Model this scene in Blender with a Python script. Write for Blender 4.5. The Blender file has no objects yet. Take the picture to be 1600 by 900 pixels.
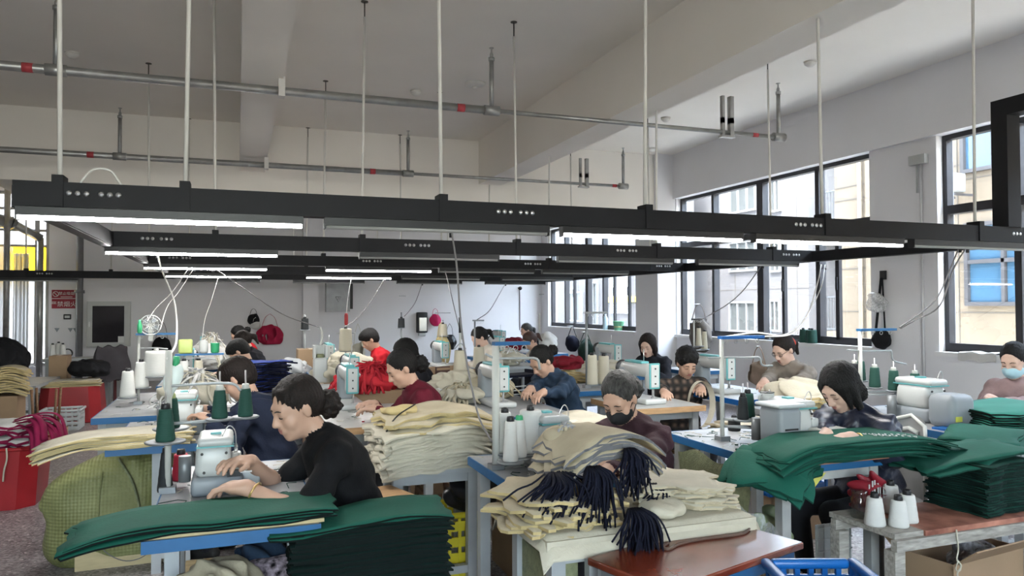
import bpy, math, random
import numpy as np
from mathutils import Vector, Matrix

# ------------------------------------------------------------------ camera, sky, sun, exposure
scene = bpy.context.scene
COL = scene.collection
F_PX, CAM_H = 1160.0, 1.5
_yaw, _pit, _rol = math.radians(20.3), math.radians(1.3), math.radians(0.18)
_R = np.array([math.cos(_yaw), -math.sin(_yaw), 0.0])
_FH = np.array([math.sin(_yaw), math.cos(_yaw), 0.0])
_Z = np.array([0, 0, 1.0])
C_F = _FH * math.cos(_pit) + _Z * math.sin(_pit)
_U = -_FH * math.sin(_pit) + _Z * math.cos(_pit)
C_R = _R * math.cos(_rol) - _U * math.sin(_rol)
C_U = _U * math.cos(_rol) + _R * math.sin(_rol)
C_O = np.array([0, 0, CAM_H])
cd = bpy.data.cameras.new('camera')
cam = bpy.data.objects.new('camera', cd)
COL.objects.link(cam)
cd.sensor_width = 36.0
cd.lens = F_PX / 1600 * 36
cd.clip_start = 0.05
cam.matrix_world = Matrix(((C_R[0], C_U[0], -C_F[0], C_O[0]), (C_R[1], C_U[1], -C_F[1], C_O[1]),
                           (C_R[2], C_U[2], -C_F[2], C_O[2]), (0, 0, 0, 1)))
scene.camera = cam
scene.view_settings.view_transform = 'Standard'
scene.view_settings.look = 'None'
scene.view_settings.exposure = 3.62
scene.view_settings.gamma = 1.0
scene.view_settings.use_curve_mapping = False

world = bpy.data.worlds.new('world')
scene.world = world
world.use_nodes = True
_wn = world.node_tree.nodes
_wl = world.node_tree.links
_sky = _wn.new('ShaderNodeTexSky')
_sky.sky_type = 'NISHITA'
_sky.sun_disc = False
_sky.sun_elevation = math.radians(60)
_sky.sun_rotation = math.radians(250)
_sky.air_density = 1.2
_sky.dust_density = 2.0
_bg = _wn['Background']
_mx = _wn.new('ShaderNodeMix')
_mx.data_type = 'RGBA'
_mx.inputs[0].default_value = 0.75            # thin bright haze over the blue
_mx.inputs[7].default_value = (1.0, 0.97, 0.92, 1)
_wl.new(_sky.outputs[0], _mx.inputs[6])
_wl.new(_mx.outputs[2], _bg.inputs[0])
_bg.inputs[1].default_value = 1.7

sun = bpy.data.lights.new('sun', 'SUN')
sun.energy = 0.35
sun.angle = math.radians(0.6)
sun.color = (1.0, 0.95, 0.86)
sun_o = bpy.data.objects.new('sun', sun)
COL.objects.link(sun_o)
_sd = Vector((0.45, 0.20, -0.87))
sun_o.rotation_euler = _sd.to_track_quat('-Z', 'Y').to_euler()

# room dimensions in metres
XW, YB, ZC = 6.86, 16.5, 4.0
XL, YF = -7.0, -4.0
SILL, WTOP = 1.0, 3.26
WINS = [(12.0, 16.1), (6.6, 10.64), (1.6, 5.72), (-3.3, 0.75)]   # window bays of the right wall, along Y


def portal(x, y0, y1, z0, z1):
    l = bpy.data.lights.new('window_portal', 'AREA')
    l.shape = 'RECTANGLE'
    l.size = y1 - y0
    l.size_y = z1 - z0
    l.cycles.is_portal = True
    o = bpy.data.objects.new('window_portal', l)
    COL.objects.link(o)
    sg = 1 if x > 0 else -1          # the lit side faces into the room
    o.matrix_world = Matrix(((0, 0, sg, x), (sg, 0, 0, (y0 + y1) / 2), (0, 1, 0, (z0 + z1) / 2), (0, 0, 0, 1)))
    return o


for _a, _b in WINS:
    portal(XW + 0.3, _a, _b, SILL, WTOP)
LWINS = []  # window bays of the left wall
for _a, _b in LWINS:
    portal(XL - 0.3, _a, _b, SILL, WTOP)

FILL_WINS = [(-2.0, 1.0)]                        # unseen window bay along X, added for soft fill from behind the camera
for _a, _b in FILL_WINS:
    _o = portal(1, 0, _b - _a, SILL, WTOP)
    _o.matrix_world = Matrix(((1, 0, 0, (_a + _b) / 2), (0, 0, -1, YF - 0.3), (0, 1, 0, (SILL + WTOP) / 2), (0, 0, 0, 1)))


def pdir(x, y):
    return C_F + C_R * (x - 800) / F_PX + C_U * (450 - y) / F_PX


def at(x, y, X=None, Y=None, Z=None, T=None):
    d = pdir(x, y)
    if T is not None:
        q = T
    elif X is not None:
        q = (X - C_O[0]) / d[0]
    elif Y is not None:
        q = (Y - C_O[1]) / d[1]
    else:
        q = (Z - C_O[2]) / d[2]
    return Vector(C_O + q * d)


# ------------------------------------------------------------------ materials
MATS = {}


def mat(name, rgb, rough=0.6, metal=0.0, var=0.08, scale=6.0, bump=0.0, bscale=60.0, spec=0.4, rgb2=None, emit=0.0,
        stretch=None, trans=0.0, alpha=None, sheen=0.0, detail=4.0):
    if name in MATS:
        return MATS[name]
    m = bpy.data.materials.new(name)
    m.use_nodes = True
    nt = m.node_tree
    b = nt.nodes['Principled BSDF']
    b.inputs['Roughness'].default_value = rough
    b.inputs['Metallic'].default_value = metal
    b.inputs['Specular IOR Level'].default_value = spec
    tc = nt.nodes.new('ShaderNodeTexCoord')
    src = tc.outputs['Object']
    if stretch:
        mp = nt.nodes.new('ShaderNodeMapping')
        mp.inputs['Scale'].default_value = stretch
        nt.links.new(src, mp.inputs[0])
        src = mp.outputs[0]
    no = nt.nodes.new('ShaderNodeTexNoise')
    no.inputs['Scale'].default_value = scale
    no.inputs['Detail'].default_value = detail
    nt.links.new(src, no.inputs['Vector'])
    rp = nt.nodes.new('ShaderNodeValToRGB')
    a = rgb
    c = rgb2 if rgb2 else rgb
    rp.color_ramp.elements[0].position = 0.3
    rp.color_ramp.elements[1].position = 0.7
    rp.color_ramp.elements[0].color = tuple(max(0, v * (1 - var)) for v in a) + (1,)
    rp.color_ramp.elements[1].color = tuple(min(1, v * (1 + var)) for v in c) + (1,)
    nt.links.new(no.outputs['Fac'], rp.inputs[0])
    nt.links.new(rp.outputs[0], b.inputs['Base Color'])
    if bump > 0:
        n2 = nt.nodes.new('ShaderNodeTexNoise')
        n2.inputs['Scale'].default_value = bscale
        n2.inputs['Detail'].default_value = 3.0
        nt.links.new(src, n2.inputs['Vector'])
        bp = nt.nodes.new('ShaderNodeBump')
        bp.inputs['Strength'].default_value = bump
        bp.inputs['Distance'].default_value = 0.01
        nt.links.new(n2.outputs['Fac'], bp.inputs['Height'])
        nt.links.new(bp.outputs[0], b.inputs['Normal'])
    if emit > 0:
        nt.links.new(rp.outputs[0], b.inputs['Emission Color'])
        b.inputs['Emission Strength'].default_value = emit
    if trans > 0:
        b.inputs['Transmission Weight'].default_value = trans
    if sheen > 0:
        b.inputs['Sheen Weight'].default_value = sheen
    if alpha is not None:
        b.inputs['Alpha'].default_value = alpha
    MATS[name] = m
    return m


def glass_mat(name, tint=(1, 1, 1), refl=0.06, rough=0.02):
    if name in MATS:
        return MATS[name]
    m = bpy.data.materials.new(name)
    m.use_nodes = True
    nt = m.node_tree
    nt.nodes.remove(nt.nodes['Principled BSDF'])
    out = nt.nodes['Material Output']
    t = nt.nodes.new('ShaderNodeBsdfTransparent')
    t.inputs[0].default_value = (*tint, 1)
    g = nt.nodes.new('ShaderNodeBsdfGlossy')
    g.inputs['Roughness'].default_value = rough
    mx = nt.nodes.new('ShaderNodeMixShader')
    mx.inputs[0].default_value = refl
    nt.links.new(t.outputs[0], mx.inputs[1])
    nt.links.new(g.outputs[0], mx.inputs[2])
    nt.links.new(mx.outputs[0], out.inputs[0])
    MATS[name] = m
    return m


def film_mat(name, rgb, dens=0.35, rough=0.25):
    """thin clear plastic: part transparent, part glossy"""
    if name in MATS:
        return MATS[name]
    m = bpy.data.materials.new(name)
    m.use_nodes = True
    nt = m.node_tree
    b = nt.nodes['Principled BSDF']
    b.inputs['Base Color'].default_value = (*rgb, 1)
    b.inputs['Roughness'].default_value = rough
    out = nt.nodes['Material Output']
    t = nt.nodes.new('ShaderNodeBsdfTransparent')
    mx = nt.nodes.new('ShaderNodeMixShader')
    no = nt.nodes.new('ShaderNodeTexNoise')
    no.inputs['Scale'].default_value = 14
    ma = nt.nodes.new('ShaderNodeMath')
    ma.operation = 'MULTIPLY'
    ma.inputs[1].default_value = dens * 2
    nt.links.new(no.outputs['Fac'], ma.inputs[0])
    nt.links.new(ma.outputs[0], mx.inputs[0])
    nt.links.new(t.outputs[0], mx.inputs[1])
    nt.links.new(b.outputs[0], mx.inputs[2])
    nt.links.new(mx.outputs[0], out.inputs[0])
    MATS[name] = m
    return m


# ------------------------------------------------------------------ mesh building
class MB:
    """collects shapes into one mesh; each face keeps a material slot number"""

    def __init__(self):
        self.v, self.f, self.m, self.s = [], [], [], []

    def _add(self, vs, fs, mi=0, smooth=False):
        o = len(self.v)
        self.v.extend(vs)
        for f in fs:
            self.f.append(tuple(i + o for i in f))
            self.m.append(mi)
            self.s.append(smooth)
        return self

    def box(self, c, s, rz=0.0, mi=0, M=None):
        x, y, z = s[0] / 2, s[1] / 2, s[2] / 2
        cr, sr = math.cos(rz), math.sin(rz)
        vs = []
        for dz in (-z, z):
            for dx, dy in ((-x, -y), (x, -y), (x, y), (-x, y)):
                p = Vector((dx, dy, dz))
                if M is not None:
                    p = M @ p
                vs.append((c[0] + p.x * cr - p.y * sr, c[1] + p.x * sr + p.y * cr, c[2] + p.z))
        return self._add(vs, [(0, 3, 2, 1), (4, 5, 6, 7), (0, 1, 5, 4), (1, 2, 6, 5), (2, 3, 7, 6), (3, 0, 4, 7)], mi)

    def b2(self, a, b, mi=0):
        return self.box([(a[i] + b[i]) / 2 for i in range(3)], [abs(b[i] - a[i]) for i in range(3)], mi=mi)

    def rbox(self, c, s, r=0.01, n=3, rz=0.0, mi=0, M=None, smooth=True, taper=1.0):
        """box with rounded vertical edges and a chamfered top and bottom"""
        r = min(r, s[0] * .49, s[1] * .49, s[2] * .49)
        ring = []
        for cx, cy, a0 in ((1, 1, 0), (-1, 1, 90), (-1, -1, 180), (1, -1, 270)):
            for i in range(n + 1):
                a = math.radians(a0 + 90 * i / n)
                ring.append((cx * (s[0] / 2 - r), cy * (s[1] / 2 - r), math.cos(a), math.sin(a)))
        L = []
        for z, k in ((-s[2] / 2, 0.0), (-s[2] / 2 + r * .3, .7), (-s[2] / 2 + r, 1), (s[2] / 2 - r, 1), (s[2] / 2 - r * .3, .7), (s[2] / 2, 0.0)):
            tp = 1 + (taper - 1) * (z / s[2] + .5)
            L.append([((x + ca * r * k) * tp, (y + sa * r * k) * tp, z) for x, y, ca, sa in ring])
        N = len(ring)
        cr, sr = math.cos(rz), math.sin(rz)
        vs = []
        for l in L:
            for p in l:
                if M is not None:
                    p = M @ Vector(p)
                vs.append((c[0] + p[0] * cr - p[1] * sr, c[1] + p[0] * sr + p[1] * cr, c[2] + p[2]))
        fs = []
        for k in range(len(L) - 1):
            for i in range(N):
                j = (i + 1) % N
                fs.append((k * N + i, k * N + j, (k + 1) * N + j, (k + 1) * N + i))
        self._add(vs, fs, mi, smooth)
        o = len(self.v) - len(vs)
        self.f.append(tuple(o + i for i in reversed(range(N))))
        self.f.append(tuple(o + (len(L) - 1) * N + i for i in range(N)))
        self.m += [mi, mi]
        self.s += [False, False]
        return self

    def tube(self, pts, r, n=8, mi=0, cap=True, smooth=True, flat=None):
        """tube along points; r a number or a list; flat=(a,b) gives an oblong section"""
        pts = [Vector(p) for p in pts]
        k = len(pts)
        rs = r if isinstance(r, (list, tuple)) else [r] * k
        vs, prev = [], None
        for i, p in enumerate(pts):
            t = (pts[min(i + 1, k - 1)] - pts[max(i - 1, 0)])
            if t.length < 1e-9:
                t = Vector((0, 0, 1))
            t.normalize()
            if prev is None:
                u = t.cross(Vector((0, 0, 1)))
                if u.length < .05:
                    u = t.cross(Vector((1, 0, 0)))
            else:
                u = prev - t * prev.dot(t)
                if u.length < 1e-6:
                    u = t.cross(Vector((0, 1, 0)))
            u.normalize()
            prev = u
            w = t.cross(u)
            fa, fb = flat if flat else (1, 1)
            for j in range(n):
                a = 2 * math.pi * j / n
                vs.append(tuple(p + u * (math.cos(a) * rs[i] * fa) + w * (math.sin(a) * rs[i] * fb)))
        fs = []
        for i in range(k - 1):
            for j in range(n):
                l = (j + 1) % n
                fs.append((i * n + j, i * n + l, (i + 1) * n + l, (i + 1) * n + j))
        self._add(vs, fs, mi, smooth)
        if cap:
            o = len(self.v) - len(vs)
            self.f.append(tuple(o + j for j in reversed(range(n))))
            self.f.append(tuple(o + (k - 1) * n + j for j in range(n)))
            self.m += [mi, mi]
            self.s += [False, False]
        return self

    def cyl(self, a, b, r, n=12, mi=0, r2=None, smooth=True):
        return self.tube([a, b], [r, r if r2 is None else r2], n, mi, True, smooth)

    def lathe(self, prof, n=20, c=(0, 0, 0), mi=0, smooth=True, M=None):
        vs = []
        for r, z in prof:
            for j in range(n):
                a = 2 * math.pi * j / n
                p = Vector((r * math.cos(a), r * math.sin(a), z))
                if M is not None:
                    p = M @ p
                vs.append((c[0] + p.x, c[1] + p.y, c[2] + p.z))
        fs = []
        for i in range(len(prof) - 1):
            for j in range(n):
                l = (j + 1) % n
                fs.append((i * n + j, i * n + l, (i + 1) * n + l, (i + 1) * n + j))
        self._add(vs, fs, mi, smooth)
        o = len(self.v) - len(vs)
        if prof[0][0] > 1e-4:
            self.f.append(tuple(o + j for j in reversed(range(n))))
            self.m.append(mi)
            self.s.append(False)
        if prof[-1][0] > 1e-4:
            self.f.append(tuple(o + (len(prof) - 1) * n + j for j in range(n)))
            self.m.append(mi)
            self.s.append(False)
        return self

    def prism(self, poly, z0, z1, mi=0, M=None, smooth=False):
        """polygon in XY pushed from z0 to z1 (M maps it elsewhere)"""
        n = len(poly)
        vs = []
        for z in (z0, z1):
            for x, y in poly:
                p = Vector((x, y, z))
                if M is not None:
                    p = M @ p
                vs.append(tuple(p))
        fs = [tuple(reversed(range(n))), tuple(range(n, 2 * n))]
        fs += [(i, (i + 1) % n, n + (i + 1) % n, n + i) for i in range(n)]
        return self._add(vs, fs, mi, smooth)

    def grid(self, fn, nu, nv, th=0.0, mi=0, smooth=True, both=None):
        """sheet z=fn(u,v)->(x,y,z), u,v in 0..1; th > 0 makes it solid, downwards"""
        P = [[Vector(fn(i / nu, j / nv)) for j in range(nv + 1)] for i in range(nu + 1)]
        top = [tuple(P[i][j]) for i in range(nu + 1) for j in range(nv + 1)]
        W = nv + 1
        fs = [(i * W + j, (i + 1) * W + j, (i + 1) * W + j + 1, i * W + j + 1) for i in range(nu) for j in range(nv)]
        if th <= 0:
            return self._add(top, fs, mi, smooth)
        bot = [(x, y, z - th) for x, y, z in top]
        n = len(top)
        fs2 = [(n + f[3], n + f[2], n + f[1], n + f[0]) for f in fs]
        ed = []
        b = [i * W for i in range(nu + 1)] + [nu * W + j for j in range(1, nv + 1)] + [i * W + nv for i in range(nu - 1, -1, -1)] + [j for j in range(nv - 1, 0, -1)]
        for i in range(len(b)):
            p, q = b[i], b[(i + 1) % len(b)]
            ed.append((p, n + p, n + q, q))
        self._add(top + bot, fs + fs2, mi, smooth)
        o = len(self.v) - 2 * n
        for e in ed:
            self.f.append(tuple(o + k for k in e))
            self.m.append(mi if both is None else both)
            self.s.append(False)
        return self

    def mesh(self, name, mats):
        me = bpy.data.meshes.new(name)
        me.from_pydata([tuple(p) for p in self.v], [], self.f)
        for m in (mats if isinstance(mats, (list, tuple)) else [mats]):
            me.materials.append(m)
        me.polygons.foreach_set('material_index', self.m)
        me.polygons.foreach_set('use_smooth', self.s)
        me.update()
        return me

    def build(self, name, mats, parent=None, loc=None, rz=0.0):
        o = bpy.data.objects.new(name, self.mesh(name, mats))
        COL.objects.link(o)
        if parent is not None:
            o.parent = parent
        if loc is not None:
            o.location = loc
        o.rotation_euler[2] = rz
        return o


def obj(name, me, parent=None, loc=(0, 0, 0), rot=(0, 0, 0)):
    o = bpy.data.objects.new(name, me)
    COL.objects.link(o)
    if parent is not None:
        o.parent = parent
    o.location = loc
    o.rotation_euler = rot
    return o


def tag(o, label=None, cat=None, group=None, kind=None):
    if label:
        o['label'] = label
    if cat:
        o['category'] = cat
    if group:
        o['group'] = group
    if kind:
        o['kind'] = kind
    return o


def thing(name, label, cat, loc=(0, 0, 0), rz=0.0, group=None, kind=None):
    o = bpy.data.objects.new(name, None)
    o.empty_display_size = 0.1
    COL.objects.link(o)
    o.location = loc
    o.rotation_euler[2] = rz
    return tag(o, label, cat, group, kind)


def struct(name, label=None):
    o = bpy.data.objects.new(name, None)
    o.empty_display_size = 0.1
    COL.objects.link(o)
    o['kind'] = 'structure'
    if label:
        o['label'] = label
    return o


def copy_tree(o, parent=None):
    c = o.copy()
    COL.objects.link(c)
    c.parent = parent
    for ch in list(o.children):
        copy_tree(ch, c)
    return c


def rnd(seed):
    return random.Random(seed)


def curve_pts(pts, n=8):
    """Catmull-Rom through points"""
    P = [Vector(p) for p in pts]
    P = [P[0] * 2 - P[1]] + P + [P[-1] * 2 - P[-2]]
    out = []
    for i in range(1, len(P) - 2):
        for k in range(n):
            t = k / n
            a, b, c, d = P[i - 1], P[i], P[i + 1], P[i + 2]
            out.append(0.5 * ((2 * b) + (c - a) * t + (2 * a - 5 * b + 4 * c - d) * t * t + (3 * b - a - 3 * c + d) * t ** 3))
    out.append(P[-2])
    return out
# ------------------------------------------------------------------ room shell
m_wall = mat('wall_paint', (0.70, 0.69, 0.70), 0.85, var=0.03, scale=1.2, bump=0.08, bscale=25)
m_ceil = mat('ceiling_paint', (0.78, 0.74, 0.68), 0.9, var=0.04, scale=0.8, bump=0.05, bscale=12)
m_reveal = mat('reveal_paint', (0.72, 0.71, 0.70), 0.85, var=0.04, scale=3, bump=0.1, bscale=30)


def terrazzo():
    m = bpy.data.materials.new('terrazzo_floor')
    m.use_nodes = True
    nt = m.node_tree
    b = nt.nodes['Principled BSDF']
    b.inputs['Roughness'].default_value = 0.38
    tc = nt.nodes.new('ShaderNodeTexCoord')
    v = nt.nodes.new('ShaderNodeTexVoronoi')
    v.inputs['Scale'].default_value = 75
    nt.links.new(tc.outputs['Object'], v.inputs['Vector'])
    sep = nt.nodes.new('ShaderNodeSeparateColor')
    nt.links.new(v.outputs['Color'], sep.inputs[0])
    rp = nt.nodes.new('ShaderNodeValToRGB')
    e = rp.color_ramp.elements
    e[0].position, e[0].color = 0.0, (0.13, 0.12, 0.12, 1)
    e[1].position, e[1].color = 0.97, (0.62, 0.60, 0.58, 1)
    for p, c in ((0.25, (0.24, 0.21, 0.21, 1)), (0.55, (0.31, 0.28, 0.28, 1)), (0.8, (0.40, 0.37, 0.37, 1))):
        k = e.new(p)
        k.color = c
    rp.color_ramp.interpolation = 'CONSTANT'
    nt.links.new(sep.outputs[0], rp.inputs[0])
    n = nt.nodes.new('ShaderNodeTexNoise')
    n.inputs['Scale'].default_value = 1.5
    nt.links.new(tc.outputs['Object'], n.inputs['Vector'])
    mx = nt.nodes.new('ShaderNodeMix')
    mx.data_type = 'RGBA'
    mx.blend_type = 'MULTIPLY'
    mx.inputs[0].default_value = 0.35
    nt.links.new(rp.outputs[0], mx.inputs[6])
    nt.links.new(n.outputs['Fac'], mx.inputs[7])
    nt.links.new(mx.outputs[2], b.inputs['Base Color'])
    return m


m_floor = terrazzo()
tag(MB().b2((XL, YF, -0.1), (XW + .24, YB + .2, 0)).build('floor', m_floor), kind='structure')
ceil_o = tag(MB().b2((XL, YF, ZC), (XW + .6, YB + .3, ZC + .25)).build('ceiling', m_ceil), kind='structure')
for x0, x1 in ((3.44, 3.80), (0.02, 0.34), (-3.42, -3.08)):
    MB().b2((x0, YF, 3.34), (x1, YB, ZC + .02)).build('beam', m_ceil, ceil_o)
MB().b2((XL, 10.75, 3.07), (XW, 11.15, ZC + .02)).build('beam', m_ceil, ceil_o)

# right wall: sill wall, lintel, piers and the projecting column
w = MB()
w.b2((XW, YF, -.1), (XW + .24, YB + .2, SILL - .015))
w.b2((XW - .05, YF, WTOP), (XW + .24, YB + .2, ZC + .02))
ed = [YF] + [y for a, b in reversed(WINS) for y in (a, b)] + [YB + .2]
for i in range(0, len(ed), 2):
    w.b2((XW, ed[i], SILL - .015), (XW + .24, ed[i + 1], WTOP))
wr = tag(w.build('wall_right', m_wall), kind='structure')
MB().b2((6.51, 10.66, 0), (XW + .02, 11.36, ZC)).build('pillar', m_wall, wr)
for a, b in WINS:
    MB().b2((XW - .035, a - .03, SILL - .045), (XW + .25, b + .03, SILL)).build('sill_slab', m_reveal, wr)

# back wall with the curtained window opening on its left
BX0, BX1 = -5.2, -3.41
w = MB()
w.b2((BX1, YB, -.1), (XW + .24, YB + .2, ZC + .02))
w.b2((XL, YB, -.1), (BX0, YB + .2, ZC + .02))
w.b2((BX0, YB, -.1), (BX1, YB + .2, .35))
w.b2((BX0, YB, 3.7), (BX1, YB + .2, ZC + .02))
wb = tag(w.build('wall_back', m_wall), kind='structure')
MB().b2((1.30, YB - .28, 0), (1.62, YB + .02, ZC)).build('pillar', m_wall, wb)
w = MB()
w.b2((XL - .2, YF, -.1), (XL, YB + .2, SILL))
w.b2((XL - .2, YF, WTOP), (XL, YB + .2, ZC + .02))
ed = [YF] + [y for a in LWINS for y in a] + [YB + .2]
for i in range(0, len(ed), 2):
    w.b2((XL - .2, ed[i], SILL), (XL, ed[i + 1], WTOP))
tag(w.build('wall_left', m_wall), kind='structure')
w = MB()
w.b2((XL - .2, YF - .2, -.1), (XW + .24, YF, SILL))
w.b2((XL - .2, YF - .2, WTOP), (XW + .24, YF, ZC + .02))
ed = [XL - .2] + [x for a in FILL_WINS for x in a] + [XW + .24]
for i in range(0, len(ed), 2):
    w.b2((ed[i], YF - .2, SILL), (ed[i + 1], YF, WTOP))
tag(w.build('wall_front', m_wall), kind='structure')

# unseen masses above and behind, added to keep skylight off the houses
tag(MB().b2((XL - .2, YF - .2, ZC + .26), (XW + .24, YB + .2, 16)).build('sky_blocker_upper', m_wall), kind='structure')
tag(MB().b2((1.0, YB + .5, -3.4), (XW + .24, 60, 16)).build('sky_blocker_wing', m_wall), kind='structure')  # second added block, out of view, shades the further houses

# ------------------------------------------------------------------ windows
m_alu = mat('dark_aluminium', (0.035, 0.035, 0.04), 0.45, 0.3, var=0.1)
m_pane = glass_mat('window_pane', (0.93, 0.96, 0.96))
wn = 0


def window_right(y0, y1, verts, lows, trans=2.475, xf=XW + .13):
    global wn
    wn += 1
    root = struct('window_%d' % wn)
    f = .05
    fr = MB()
    for z in (SILL + f / 2, WTOP - f / 2):
        fr.box((xf, (y0 + y1) / 2, z), (.09, y1 - y0, f))
    for y in (y0 + f / 2, y1 - f / 2):
        fr.box((xf, y, (SILL + WTOP) / 2), (.09, f, WTOP - SILL - 2 * f))
    fr.build('window_frame', m_alu, root)
    ys = [y0 + f] + sorted(v for v, _ in verts) + [y1 - f]
    for v, wd in verts:
        MB().box((xf, v, (SILL + WTOP) / 2), (.10, wd, WTOP - SILL - 2 * f)).build('mullion', m_alu, root)
    MB().box((xf, (y0 + y1) / 2, trans), (.095, y1 - y0 - 2 * f, .09)).build('transom', m_alu, root)
    for v, wd in lows:
        MB().box((xf - .02, v, (SILL + trans) / 2), (.05, wd, trans - SILL - .1)).build('sash_stile', m_alu, root)
        MB().box((xf - .055, v, 1.75), (.02, .03, .16)).build('window_handle', m_alu, root)
    # low rails of the sliding sashes
    MB().box((xf - .02, (y0 + y1) / 2, SILL + f + .02), (.05, y1 - y0 - 2 * f, .04)).build('sash_rail', m_alu, root)
    for a, b in zip(ys[:-1], ys[1:]):
        for z0, z1 in ((SILL + f, trans - .045), (trans + .045, WTOP - f)):
            MB().box((xf + .01, (a + b) / 2, (z0 + z1) / 2), (.006, b - a, z1 - z0)).build('pane', m_pane, root)
    return root


window_right(12.0, 16.1, [(15.31, .06), (14.2, .13), (13.45, .06)], [(12.42, .05), (14.85, .05), (13.0, .05)])
window_right(6.6, 10.64, [(9.74, .06), (8.63, .13), (7.52, .07)], [(8.17, .05), (7.2, .06)])
window_right(1.6, 5.72, [(4.93, .07), (3.7, .13), (2.6, .06)], [(4.3, .05), (2.1, .05)])
window_right(-3.3, .75, [(-.3, .06), (-1.3, .13), (-2.3, .06)], [(-.8, .05), (-2.8, .05)])

for a, b in LWINS:
    window_right(a, b, [(a + 1, .06), (a + 2, .13), (a + 3, .06)], [], 2.475, XL - .1)

for a, b in FILL_WINS:  # frame and panes of the added fill window, never in view
    wn += 1
    root = struct('window_%d' % wn)
    fr = MB()
    for z in (SILL + .025, 2.475, WTOP - .025):
        fr.box(((a + b) / 2, YF - .1, z), (b - a, .09, .05))
    for k in range(5):
        fr.box((a + .025 + (b - a - .05) * k / 4, YF - .1, (SILL + WTOP) / 2), (.05, .085, WTOP - SILL - .1))
    fr.build('window_frame', m_alu, root)
    for k in range(4):
        MB().box((a + (b - a) * (k + .5) / 4, YF - .1, (SILL + WTOP) / 2), ((b - a) / 4 - .06, .006, WTOP - SILL - .12)).build('pane', m_pane, root)

# back window: frame, panes, yellow film in the upper lights
wn += 1
root = struct('window_%d' % wn)
m_grey_f = mat('grey_window_frame', (0.30, 0.29, 0.27), 0.5, 0.2)
fr = MB()
yb = YB + .08
for x in (BX0 + .03, BX1 - .03):
    fr.box((x, yb, 2.02), (.06, .07, 3.36))
for z in (.38, 3.67):
    fr.box(((BX0 + BX1) / 2, yb, z), (BX1 - BX0 - .12, .07, .06))
fr.build('window_frame', m_grey_f, root)
for x in (-3.62, -4.45):
    MB().box((x, yb, 2.02), (.075, .06, 3.22)).build('mullion', m_grey_f, root)
for z in (2.10, 2.66, 2.96, 3.37):
    MB().box(((BX0 + BX1) / 2, yb - .002, z), (BX1 - BX0 - .12, .05, .045)).build('transom', m_grey_f, root)
MB().box(((BX0 + BX1) / 2, yb + .005, 1.24), (BX1 - BX0 - .12, .006, 1.66)).build('pane', m_pane, root)
MB().box(((BX0 + BX1) / 2, yb + .005, 3.15), (BX1 - BX0 - .12, .006, .96)).build('pane', m_pane, root)


def tint_film(name, rgb):
    m = bpy.data.materials.new(name)
    m.use_nodes = True
    nt = m.node_tree
    nt.nodes.remove(nt.nodes['Principled BSDF'])
    tr = nt.nodes.new('ShaderNodeBsdfTranslucent')
    tr.inputs[0].default_value = (*rgb, 1)
    tp = nt.nodes.new('ShaderNodeBsdfTransparent')
    tp.inputs[0].default_value = (*rgb, 1)
    mx = nt.nodes.new('ShaderNodeMixShader')
    mx.inputs[0].default_value = 0.5
    nt.links.new(tr.outputs[0], mx.inputs[1])
    nt.links.new(tp.outputs[0], mx.inputs[2])
    nt.links.new(mx.outputs[0], nt.nodes['Material Output'].inputs[0])
    return m


MB().box(((BX0 + BX1) / 2, yb + .005, 2.38), (BX1 - BX0 - .12, .006, .52)).build('pane', tint_film('yellow_film', (1.0, .78, .12)), root)

# curtains in front of that window
m_curt = mat('grey_curtain', (0.36, 0.36, 0.37), 0.85, var=0.15, scale=4, stretch=(6, 6, .6))
_nt = m_curt.node_tree
_tl = _nt.nodes.new('ShaderNodeBsdfTranslucent')
_tl.inputs[0].default_value = (.5, .5, .5, 1)
_mxs = _nt.nodes.new('ShaderNodeMixShader')
_mxs.inputs[0].default_value = .35
_nt.links.new(_nt.nodes['Principled BSDF'].outputs[0], _mxs.inputs[1])
_nt.links.new(_tl.outputs[0], _mxs.inputs[2])
_nt.links.new(_mxs.outputs[0], _nt.nodes['Material Output'].inputs[0])


def curtain(x0, x1, z0, z1, y, seed, label):
    r = rnd(seed)
    ph = [r.uniform(0, 6) for _ in range(4)]
    me = MB().grid(lambda u, v: (x0 + (x1 - x0) * u, y + .045 * math.sin(u * 26 + ph[0]) + .02 * math.sin(u * 61 + ph[1] + v), z0 + (z1 - z0) * v),
                   60, 6)
    o = me.build('curtain', m_curt)
    return tag(o, label, 'curtain', 'curtains at the tall window')


curtain(-3.95, -3.70, .25, 2.50, YB - .16, 2, 'narrow grey curtain gathered beside the yellow window film')
curtain(-5.15, -3.98, .25, 2.62, YB - .14, 3, 'wide grey curtain drawn across the tall window')

# ------------------------------------------------------------------ outside
m_beige = mat('beige_stone', (0.145, 0.116, 0.084), 0.8, var=0.07, scale=2.2, bump=0.1, bscale=30)
m_white_f = mat('white_tile_facade', (0.105, 0.10, 0.101), 0.8, var=0.03, scale=1)
m_joint = mat('facade_joint', (0.085, 0.075, 0.065), 0.9)
m_bluegl = mat('blue_reflecting_glass', (0.04, 0.09, 0.145), 0.12, 0.0, var=0.12, scale=1.5, spec=0.9)
m_palegl = mat('pale_house_glass', (0.065, 0.07, 0.068), 0.15, 0.0, var=0.15, scale=1.2, spec=0.8)
m_bframe = mat('house_window_frame', (0.06, 0.057, 0.06), 0.5, 0.3)
m_wframe = mat('white_window_frame', (0.17, 0.17, 0.17), 0.5)
m_rail = mat('balcony_rail', (0.10, 0.105, 0.11), 0.5, 0.4)
tag(MB().b2((XW + .3, -30, -3.6), (40, 60, -3.4)).build('ground', mat('yard_concrete', (.55, .52, .47), .9)), kind='structure')


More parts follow.
